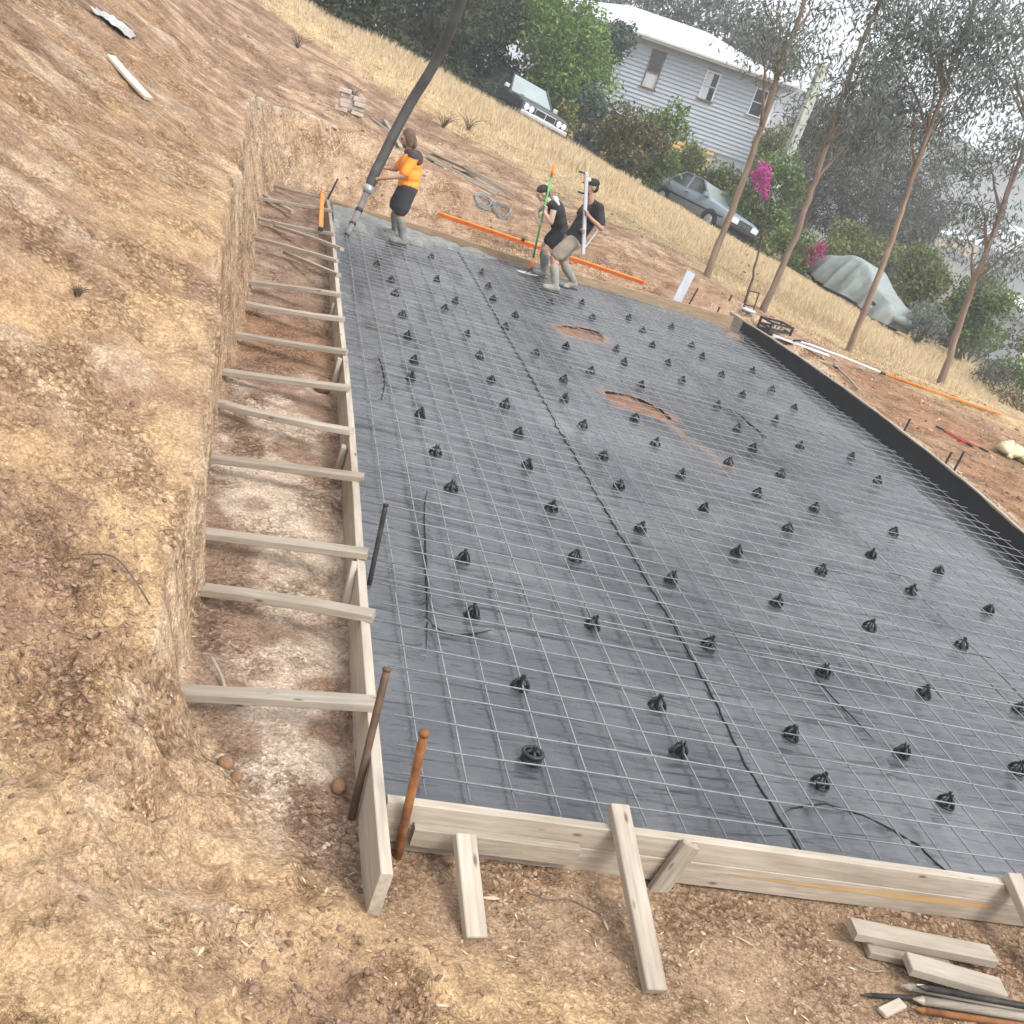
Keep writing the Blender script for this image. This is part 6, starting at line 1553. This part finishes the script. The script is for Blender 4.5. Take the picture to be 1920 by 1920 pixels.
def hand_parts(wrist, grip, axis, back, left=True):
    """palm beside a bar: grip = point on the bar axis, axis = bar direction, back = from bar to palm"""
    w = Vector(wrist); g = Vector(grip); ax = Vector(axis).normalized(); b = Vector(back).normalized()
    b = (b - ax * b.dot(ax)).normalized(); s = ax.cross(b).normalized()
    palm = g + b * .040
    P_ = [cap_vf(w, palm, .026, .026, 10, 3), ell_vf(palm, .030, .030, .040, None, 10, 7)]
    for q in range(4):
        off = ax * (q - 1.5) * .019
        r_ = .0092 if q in (1, 2) else .0082
        ln = 1.0 if q in (1, 2) else .88
        a0 = palm + off * 1.05 + s * .022; a1 = g + off + s * .036 * ln - b * .002; a2 = g + off * .98 + s * .016 - b * .036 * ln; a3 = g + off * .95 - s * .012 - b * .030
        P_ += [cap_vf(a0, a1, r_ * 1.08, r_, 8, 2), cap_vf(a1, a2, r_, r_ * .92, 8, 2), cap_vf(a2, a3, r_ * .92, r_ * .8, 8, 2)]
    t0 = palm + ax * .028 - s * .012; t1 = g + ax * .046 - s * .030 + b * .010; t2 = g + ax * .040 - s * .030 - b * .022
    P_ += [cap_vf(t0, t1, .0125, .0105, 8, 2), cap_vf(t1, t2, .0105, .009, 8, 2)]
    return P_

def head_parts(c_, fwd, up):
    f_ = Vector(fwd).normalized(); u = Vector(up).normalized(); u = (u - f_ * u.dot(f_)).normalized(); l = u.cross(f_)
    R_ = Matrix((f_, l, u)).transposed()
    c_ = Vector(c_); w = lambda a, b, d: c_ + R_ @ Vector((a, b, d))
    P_ = [ell_vf(w(-.012, 0, .022), .094, .074, .092, R_), ell_vf(w(.020, 0, -.040), .064, .056, .072, R_), cap_vf(w(.083, 0, .012), w(.108, 0, -.022), .009, .014, 8, 2), ell_vf(w(.050, 0, -.092), .026, .028, .020, R_, 10, 6),
          cap_vf(w(.076, .034, .026), w(.082, -.034, .026), .012, .012, 8, 2), ell_vf(w(.048, .040, -.025), .024, .020, .024, R_, 8, 6), ell_vf(w(.048, -.040, -.025), .024, .020, .024, R_, 8, 6)]
    for s in (-1, 1): P_.append(ell_vf(w(-.010, s * .074, -.010), .020, .010, .032, R_, 8, 6))
    return P_, R_, w

def person(label, J, skin, hair, shirt, short, boot, extra, bulk=1.0):
    """J: joint positions in the world; base empty stands between the feet"""
    base = Vector(((J['ankL'][0] + J['ankR'][0]) / 2, (J['ankL'][1] + J['ankR'][1]) / 2, 0.0))
    t = thing('person', label, 'person', base)
    j = {k: Vector(v) - base for k, v in J.items() if isinstance(v, tuple) and not isinstance(v[0], tuple)}
    B = []
    sp = j['pel'].lerp(j['chest'], .5)
    side = (j['shL'] - j['shR']).normalized(); trunk = (j['chest'] - j['pel']).normalized(); fw = side.cross(trunk)
    RT = Matrix((fw, side, trunk)).transposed()
    tor = [ell_vf(j['pel'] + trunk * .02, .105, .155, .125, RT), ell_vf(sp, .10, .145, .15, RT), ell_vf(j['chest'], .115, .165, .165, RT), cap_vf(j['shL'], j['shR'], .062, .062, 10, 4), cap_vf(j['pel'], j['chest'], .105, .115, 12, 4)]
    B += tor
    B += [cap_vf(j['chest'].lerp(j['neck'], .4), j['head'] - trunk * .05, .056, .050, 10, 3)]
    hp_, HR, hw = head_parts(j['head'], J['look'], J['up'])
    B += hp_
    for s in 'LR':
        B += [cap_vf(j['sh' + s], j['el' + s], .052, .041, 10, 3), cap_vf(j['el' + s], j['wr' + s], .041, .027, 10, 3)]
        g, ax, bk = J['grip' + s]
        B += hand_parts(j['wr' + s], Vector(g) - base, ax, bk)
        B += [cap_vf(j['hip' + s], j['kn' + s], .083, .056, 12, 3), cap_vf(j['kn' + s], j['ank' + s], .054, .038, 10, 3), ell_vf(j['kn' + s].lerp(j['ank' + s], .28) - (j['toe' + s] - j['ank' + s]).normalized() * .015, .05, .048, .09)]
        B += [cap_vf(j['ank' + s], j['ank' + s].lerp(j['toe' + s], .7), .034, .026, 10, 3)]
    skin_obj('body', B, skin, t, 0.0085, 3)
    # shirt, shorts, boots
    sl_ = J.get('sleeve', .55)
    S_ = [ell_vf(j['pel'] + trunk * .03, .130 * bulk, .178 * bulk, .115, RT), ell_vf(sp, .128 * bulk, .172 * bulk, .16, RT), ell_vf(j['chest'], .134 * bulk, .185, .175, RT), cap_vf(j['shL'], j['shR'], .076, .076, 10, 4), cap_vf(j['pel'] + trunk * .05, j['chest'], .130 * bulk, .135 * bulk, 14, 3)]
    if sl_ > 0:
        for s in 'LR': S_.append(cap_vf(j['sh' + s], j['sh' + s].lerp(j['el' + s], sl_), .070, .072, 12, 3))
    sh = skin_obj('shirt', S_, shirt, t, 0.011, 5)
    K_ = [ell_vf(j['pel'] - trunk * .02, .125 * bulk, .175 * bulk, .12, RT)]
    for s in 'LR': K_.append(cap_vf(j['hip' + s], j['hip' + s].lerp(j['kn' + s], J.get('hem', .72)), .108 * bulk, .098 * bulk, 14, 2))
    skin_obj('shorts', K_, short, t, 0.011, 5)
    for s in 'LR':
        ft = (j['toe' + s] - j['ank' + s]); ft.z = 0; ft.normalize()
        top = j['ank' + s].lerp(j['kn' + s], .66)
        up_ = (j['kn' + s] - j['ank' + s]).normalized()
        bt = skin_obj('boot', [cap_vf(j['ank' + s], top, .052, .072, 12, 2), cap_vf(j['ank' + s] + Vector((0, 0, -.03)) - ft * .03, j['toe' + s] + Vector((0, 0, -.002)), .050, .044, 12, 3), ell_vf(j['toe' + s] - ft * .02, .06, .05, .045, Matrix((ft, Vector((0, 0, 1)).cross(ft), Vector((0, 0, 1)))).transposed())], boot, t, 0.010, 3)
        obj('sole', mesh('sole', *xf(cbox_vf(.29, .10, .022, .008), Matrix.Translation(j['ank' + s].lerp(j['toe' + s], .45) + Vector((0, 0, -.068))) @ Matrix.Rotation(math.atan2(ft.y, ft.x), 4, 'Z')), M_TRIM), bt)
    # face and hair
    for s in (-1, 1): obj('eye', mesh('eye', *ell_vf(hw(.080, s * .031, .006), .009, .011, .006, HR, 8, 6), M_EYE, True), t)
    obj('mouth', mesh('mouth', *ell_vf(hw(.082, 0, -.056), .008, .024, .006, HR, 8, 6), M_LIP, True), t)
    extra(t, j, hw, HR, base, sh, RT, trunk, fw, side)
    return t

# worker in orange guiding the hose
hx = Vector((.10, .19, .42)).normalized()
def ex1(t, j, hw, HR, base, sh, RT, trunk, fw, side):
    # long tangled hair under a beanie-like crown, falling onto the neck
    H = [ell_vf(hw(-.030, 0, .040), .098, .090, .094, HR), ell_vf(hw(-.060, 0, -.03), .07, .085, .10, HR), ell_vf(hw(-.070, 0, -.09), .05, .070, .07, HR), ell_vf(hw(-.01, .078, -.03), .05, .022, .09, HR), ell_vf(hw(-.01, -.078, -.03), .05, .022, .09, HR)]
    skin_obj('hair', H, M_HAIRB, t, .010, 2)
    skin_obj('beard', [ell_vf(hw(.050, 0, -.085), .035, .045, .045, HR, 10, 7)], M_HAIRB, t, .009, 2)
    # dark yoke over the shoulders of the orange shirt
    Y_ = [cap_vf(j['shL'] + trunk * .012, j['shR'] + trunk * .012, .078, .078, 12, 4), ell_vf(j['chest'] - fw * .05 + trunk * .06, .105, .192, .125, RT), ell_vf(j['neck'] - trunk * .04, .09, .10, .07, RT)]
    skin_obj('shoulder_panel', Y_, M_NAVY, t, .011, 4)
    a = j['chest'] - fw * .150 + side * -.09
    obj('reflective_stripe', mesh('reflective_stripe', *xf(cbox_vf(.012, .03, .16, .004), Matrix.Translation(a + trunk * .05) @ RT.to_4x4()), M_WHITE), t)
person('worker in an orange and dark shirt guiding the concrete hose', dict(
    pel=(.90, 12.17, .82), chest=(.86, 12.17, 1.14), neck=(.80, 12.17, 1.31), head=(.715, 12.16, 1.44), look=(-1, -.12, -.45), up=(-.25, 0, 1),
    shL=(.85, 11.99, 1.23), shR=(.84, 12.35, 1.23), elL=(.77, 11.93, .965), elR=(.70, 12.37, .98), wrL=(.525, 11.98, .86), wrR=(.545, 12.24, .97),
    gripL=((.385, 12.06, .80), tuple(hx), (1, -.7, 0)), gripR=((.43, 12.16, .97), tuple(hx), (1, .6, 0)),
    hipL=(.90, 12.07, .80), hipR=(.90, 12.27, .80), knL=(.86, 12.0, .47), knR=(.82, 12.38, .47), ankL=(1.00, 11.95, .125), ankR=(.92, 12.42, .135), toeL=(.85, 11.92, .085), toeR=(.77, 12.42, .095), sleeve=.80, hem=.86),
    M_SKIN, M_HAIRB, M_HIVIS, M_SHORT, M_BOOT, ex1, 1.17)

# stooping worker with the green handled screed
tb = Vector((3.09, 12.70, .08)); tt = Vector((2.945, 12.70, 1.66)); ta = (tt - tb).normalized()
onp = lambda z: tb + ta * ((z - tb.z) / ta.z)
def ex2(t, j, hw, HR, base, sh, RT, trunk, fw, side):
    skin_obj('hair', [ell_vf(hw(-.022, 0, .045), .098, .084, .080, HR), ell_vf(hw(-.06, 0, -.01), .06, .076, .08, HR)], M_HAIRD, t, .010, 2)
    skin_obj('towel', [cap_vf(j['shL'] + Vector((.04, 0, .05)), j['neck'] + Vector((.06, 0, .03)), .035, .040, 10, 3), cap_vf(j['neck'] + Vector((.08, 0, .03)), j['shR'] + Vector((.14, -.02, .02)), .040, .030, 10, 3)], M_WHITE, t, .010, 3)
person('stooping worker in a black singlet holding the green handled float', dict(
    pel=(3.38, 12.80, .76), chest=(3.22, 12.80, 1.03), neck=(3.07, 12.80, 1.17), head=(2.925, 12.79, 1.215), look=(-1, -.1, -.75), up=(-.6, 0, 1),
    shL=(3.12, 12.62, 1.10), shR=(3.12, 12.97, 1.10), elL=(3.13, 12.55, .88), elR=(2.98, 13.02, .92), wrL=(3.02, 12.63, 1.02 - .05), wrR=(2.98, 12.85, .84),
    gripL=(tuple(onp(1.03)), tuple(ta), (.6, -.8, -.2)), gripR=(tuple(onp(.80)), tuple(ta), (.2, 1, 0)),
    hipL=(3.38, 12.70, .74), hipR=(3.38, 12.90, .74), knL=(3.22, 12.66, .46), knR=(3.25, 12.98, .46), ankL=(3.30, 12.70, .13), ankR=(3.36, 13.0, .13), toeL=(3.15, 12.68, .09), toeR=(3.21, 12.99, .09), sleeve=0, hem=.62),
    M_SKINP, M_HAIRD, M_BLACKC, M_BLACKC, M_BOOT, ex2)
t = thing('screed_float', 'green handled float with orange ends held by the stooping worker', 'float', tb)
M_GREEN = pmat('green_handle', (0.06, 0.34, 0.10), (0.11, 0.48, 0.17), 6, rough=0.45, bump=0.0)
d = tt - tb
tube('handle', [d * .12, d * .90], .017, M_GREEN, 8, t); tube('grip', [d * .89, d], .020, M_ORANGE, 8, t); tube('socket', [d * .02, d * .125], .022, M_ORANGE, 8, t)
beam('blade', (-.20, -.12, -.045), (.27, .06, -.03), .12, .02, M_ALU, parent=t)
tube('bracket', [(-.05, -.05, -.03), (0, 0, .03), (.08, .0, -.03)], .012, M_DARKSTEEL, 6, t)

# worker in cap with the pale screed
pb_ = Vector((3.52, 11.72, .68)); pt_ = Vector((3.185, 11.72, 1.77)); pa = (pt_ - pb_).normalized()
onq = lambda z: pb_ + pa * ((z - pb_.z) / pa.z)
def ex3(t, j, hw, HR, base, sh, RT, trunk, fw, side):
    skin_obj('hair', [ell_vf(hw(-.05, 0, -.005), .06, .077, .07, HR), ell_vf(hw(.045, 0, -.082), .038, .046, .045, HR, 10, 7)], M_HAIRD, t, .010, 2)
    c_ = skin_obj('cap', [ell_vf(hw(-.012, 0, .062), .104, .086, .066, HR), ell_vf(hw(.105, 0, .048), .062, .068, .010, HR)], M_BLACKC, t, .008, 2)
    obj('cap_front', mesh('cap_front', *ell_vf(hw(.062, 0, .090), .036, .050, .036, HR, 12, 8), M_WHITE, True), c_)
    obj('chest_print', mesh('chest_print', *xf(merge([xf(cbox_vf(.010, .085, .018, .003), Matrix.Translation((0, 0, .05))), xf(cbox_vf(.010, .016, .11, .003), Matrix.Translation((0, .036, 0))), xf(cbox_vf(.010, .016, .11, .003), Matrix.Translation((0, -.036, 0)))]), Matrix.Translation(j['chest'] + fw * .118 - side * .07 + trunk * .03) @ RT.to_4x4() @ Matrix.Rotation(-.5, 4, 'Z')), pmat('yellow_print', (0.70, 0.58, 0.10), (0.80, 0.68, 0.18), 6, rough=0.8, bump=0.0)), t)
person('worker in a black shirt and cap striding with a pale pole', dict(
    pel=(3.40, 12.02, .80), chest=(3.51, 12.02, 1.20), neck=(3.49, 12.02, 1.42), head=(3.405, 12.01, 1.575), look=(-1, -.15, -.15), up=(0, 0, 1),
    shL=(3.56, 11.82, 1.345), shR=(3.52, 12.22, 1.345), elL=(3.66, 11.74, 1.10), elR=(3.42, 12.28, 1.08), wrL=(3.45, 11.67, 1.19), wrR=(3.40, 12.02, .98),
    gripL=(tuple(onq(1.235)), tuple(pa), (.5, -.8, 0)), gripR=(tuple(onq(.99)), tuple(pa), (.2, 1, 0)),
    hipL=(3.38, 11.92, .78), hipR=(3.40, 12.13, .78), knL=(3.15, 11.84, .50), knR=(3.36, 12.20, .46), ankL=(3.28, 11.72, .13), ankR=(3.66, 12.20, .19), toeL=(3.12, 11.68, .09), toeR=(3.54, 12.16, .095), sleeve=.70, hem=.80),
    M_SKIN, M_HAIRD, M_BLACKC, M_KHAKI, pmat('cement_grey_boot', (0.20, 0.195, 0.175), (0.33, 0.32, 0.29), 9, rough=0.8, bump=0.3), ex3, 1.1)
t = thing('screed_pole', 'pale aluminium screed held upright by the worker in the cap', 'screed', pb_)
d = pt_ - pb_
M1, L1 = frame((0, 0, 0), d, (0, 1, 0))
obj('bar', mesh('bar', *cbox_vf(L1, .05, .045, .006), M_ALU), t, M1)
for q in (.74, .98): tube('handle_pin', [d * q + Vector((-.12, 0, 0)), d * q + Vector((.02, 0, 0))], .014, M_TRIM, 6, t)
beam('stay', d * .06, Vector((.10, .02, .38)), .025, .02, M_ALU, parent=t)
# ------------------------------------------------------------------ dry grass, loose soil
def blades(name, P, H, wdt, m, r, label, cat, lean=.45):
    n = len(P)
    a = r.uniform(0, 2 * np.pi, n); l = r.uniform(0.1, 1, n) * lean
    tip = P + np.stack([np.cos(a) * l * H, np.sin(a) * l * H, H], 1)
    mid = P + np.stack([np.cos(a) * l * H * .35, np.sin(a) * l * H * .35, H * .6], 1)
    b = r.uniform(0, 2 * np.pi, n); w = np.stack([np.cos(b), np.sin(b), 0 * b], 1) * wdt * .5
    V = np.stack([P - w, P + w, mid + w * .7, tip, mid - w * .7], 1).reshape(-1, 3)
    i0 = np.arange(n) * 5
    F = np.concatenate([np.stack([i0, i0 + 1, i0 + 2, i0 + 4], 1), np.stack([i0 + 4, i0 + 2, i0 + 3, i0 + 3], 1)])
    V0 = V
    me = bpy.data.meshes.new(name)
    T = np.concatenate([np.stack([i0, i0 + 1, i0 + 2], 1), np.stack([i0, i0 + 2, i0 + 4], 1), np.stack([i0 + 4, i0 + 2, i0 + 3], 1)])
    o = obj(name, npmesh(name, V0, T, m))
    tag(o, label, cat, kind='stuff')
    return o
LF_STRAW = leaf_mat('straw_blade', [(0.0, (0.48, 0.36, 0.21)), (0.5, (0.66, 0.535, 0.345)), (1.0, (0.80, 0.69, 0.49))], 0.3, 0.7)
r8 = np.random.RandomState(8)
X = r8.uniform(-4, 24, 300000); Y = r8.uniform(14, 37, 300000)
k = straw_mask(X, Y) > r8.uniform(0.25, 1, len(X))
D_ = (X + .91) * .2776 + (Y + 3.25) * .886
Xp = (X + .91) * .938 - (Y + 3.25) * .1667
k &= (np.abs(Xp) < D_ * .75 + 2)
k &= r8.uniform(0, 1, len(X)) < .85
X = X[k]; Y = Y[k]
Z = terrain(X, Y, True)
edge = np.interp(X, [-6, -1, 1.5, 4.0, 6.0, 7.5, 9.0, 10.5, 13, 30], [26.5, 22.0, 21.0, 19.2, 17.6, 16.6, 15.2, 14.0, 12.0, 8.0])
tall = (.06 + .24 * sstep(2.0, 7.0, Y - edge)) * (.5 + 1.0 * fbm(X * .7, Y * .7, 3, 501)) * np.where(X > 13, .62, 1.0) * np.where((X > 9) & (Y > 25), .55, 1.0)
blades('dry_grass', np.stack([X, Y, Z - .02], 1), tall * r8.uniform(.5, 1.25, len(X)), .022, LF_STRAW, r8, 'straw coloured dry grass across the slope below the cars', 'grass')

# loose clods and gravel
def clods(name, X, Y, S, m, label, r):
    Z = terrain(X, Y, True)
    ph = (1 + 5 ** .5) / 2
    ico = np.array([(-1, ph, 0), (1, ph, 0), (-1, -ph, 0), (1, -ph, 0), (0, -1, ph), (0, 1, ph), (0, -1, -ph), (0, 1, -ph), (ph, 0, -1), (ph, 0, 1), (-ph, 0, -1), (-ph, 0, 1)]) / 1.9
    fc = np.array([(0, 11, 5), (0, 5, 1), (0, 1, 7), (0, 7, 10), (0, 10, 11), (1, 5, 9), (5, 11, 4), (11, 10, 2), (10, 7, 6), (7, 1, 8), (3, 9, 4), (3, 4, 2), (3, 2, 6), (3, 6, 8), (3, 8, 9), (4, 9, 5), (2, 4, 11), (6, 2, 10), (8, 6, 7), (9, 8, 1)])
    n = len(X)
    A = r.normal(size=(n, 3, 3)) * .34 + np.eye(3)[None]
    q = np.einsum('nij,kj->nki', A, ico) * (1 + r.uniform(-.38, .38, (n, 12, 1)))
    q[:, :, 2] *= .6
    V = (q * S[:, None, None] + np.stack([X, Y, Z + S * .05], 1)[:, None, :]).reshape(-1, 3)
    F = (fc[None] + (np.arange(n) * 12)[:, None, None]).reshape(-1, 3)
    o = obj(name, npmesh(name, V, F, m, False)); tag(o, label, 'soil', kind='stuff')
def clod_mat(name, stops):
    m = leaf_mat(name, stops, 0.0, .95)
    return m
CM1 = clod_mat('ochre_clods', [(0, (0.26, 0.165, 0.10)), (.6, (0.38, 0.25, 0.15)), (1, (0.48, 0.34, 0.215))])
CM2 = clod_mat('brown_clods', [(0, (0.22, 0.145, 0.10)), (.6, (0.33, 0.23, 0.165)), (1, (0.46, 0.35, 0.27))])
CM4 = clod_mat('dark_clods', [(0, (0.17, 0.105, 0.07)), (.6, (0.25, 0.16, 0.11)), (1, (0.33, 0.22, 0.155))])
CM3 = clod_mat('red_clods', [(0, (0.20, 0.10, 0.05)), (.6, (0.34, 0.19, 0.10)), (1, (0.55, 0.42, 0.30))])
n = 16000
X = r8.uniform(-3.2, 2.6, n); Y = -2.0 + 6.5 * r8.uniform(0, 1, n) ** 1.5
d, w, s = toe_dist(X, Y)
f_ = fbm(X * 1.5, Y * 1.5, 3, 511)
k = (d > .02) & (f_ > .42 + .1 * r8.uniform(-1, 1, n)); X, Y = X[k], Y[k]
clods('loose_soil', X, Y, .002 + .010 * r8.uniform(0, 1, len(X)) ** 5, CM1, 'loose ochre clods on the near bank', r8)
n = 14000
X = r8.uniform(-1.0, 3.4, n); Y = np.where(r8.uniform(0, 1, n) < .45, r8.uniform(-1.0, 0.0, n), r8.uniform(-.2, 13, n))
k = ((X < -.06) | (Y < -.06)); d, w, s = toe_dist(X, Y); k &= d < .05; X, Y = X[k], Y[k]
clods('trench_rubble', X, Y, .002 + .009 * r8.uniform(0, 1, len(X)) ** 5, CM2, 'brown crumbs of soil on the trench floor', r8)
n = 6000
X = r8.uniform(7.45, 13, n); Y = r8.uniform(3.5, 15.5, n)
rx_ = np.interp(Y, RIGHT_Y, RIGHT_X); k = X > rx_ + .12; X, Y = X[k], Y[k]
clods('red_rubble', X, Y, .006 + .03 * r8.uniform(0, 1, len(X)) ** 5, CM3, 'reddish rubble scattered right of the slab', r8)
n = 3000
X = r8.uniform(-2.5, 6.5, n); Y = r8.uniform(13.9, 19, n); d, w, s = toe_dist(X, Y); k = (d > 0); X, Y = X[k], Y[k]
clods('bank_rubble', X, Y, .006 + .03 * r8.uniform(0, 1, len(X)) ** 5, CM2, 'brown rubble along the far cut bank', r8)
n = 4500
X = np.concatenate([r8.normal(-1.62, .38, n), r8.normal(-.1, .22, 1500)]); Y = np.concatenate([r8.normal(.35, .42, n), r8.normal(-1.05, .2, 1500)])
d, w, s = toe_dist(X, Y); k = d > .1; X, Y = X[k], Y[k]
clods('clod_heap', X, Y, .003 + .012 * r8.uniform(0, 1, len(X)) ** 3, CM4, 'dark brown clods heaped on the near left slope', r8)
# leaf litter and bark before the front form
P = np.stack([r8.uniform(-.9, 3.3, 500), np.concatenate([r8.uniform(-1.0, -.08, 250), r8.uniform(.3, 9, 250)]), np.zeros(500)], 1)
k = (P[:, 0] < -.08) | (P[:, 1] < -.07); P = P[k]
P[:, 2] = terrain(P[:, 0], P[:, 1], True) + .004
V, F = leaf_cloud(P, .035, .22, 0.0, r8)
V = V.reshape(-1, 4, 3); V[:, :, 2] = P[:, None, 2] + (V[:, :, 2] - P[:, None, 2]) * .15 + .003
tag(obj('leaf_litter', npmesh('leaf_litter', V.reshape(-1, 3), F, LF_STRAW)), 'chips of bark and dry leaf on the trench floor', 'litter', kind='stuff')
# ------------------------------------------------------------------ haze
hz, hnt, hb_ = new_mat('haze')
hnt.nodes.remove(hb_)
pv = hnt.nodes.new('ShaderNodeVolumePrincipled')
pv.inputs['Color'].default_value = (0.93, 0.95, 0.98, 1); pv.inputs['Density'].default_value = 0.0026; pv.inputs['Anisotropy'].default_value = 0.2
hnt.links.new(pv.outputs[0], hnt.nodes['Material Output'].inputs['Volume'])
hbox = obj('haze', mesh('haze', *xf(cbox_vf(840, 840, 130, .01), Matrix.Translation((110, 210, -50))), hz))
tag(hbox, kind='stuff')
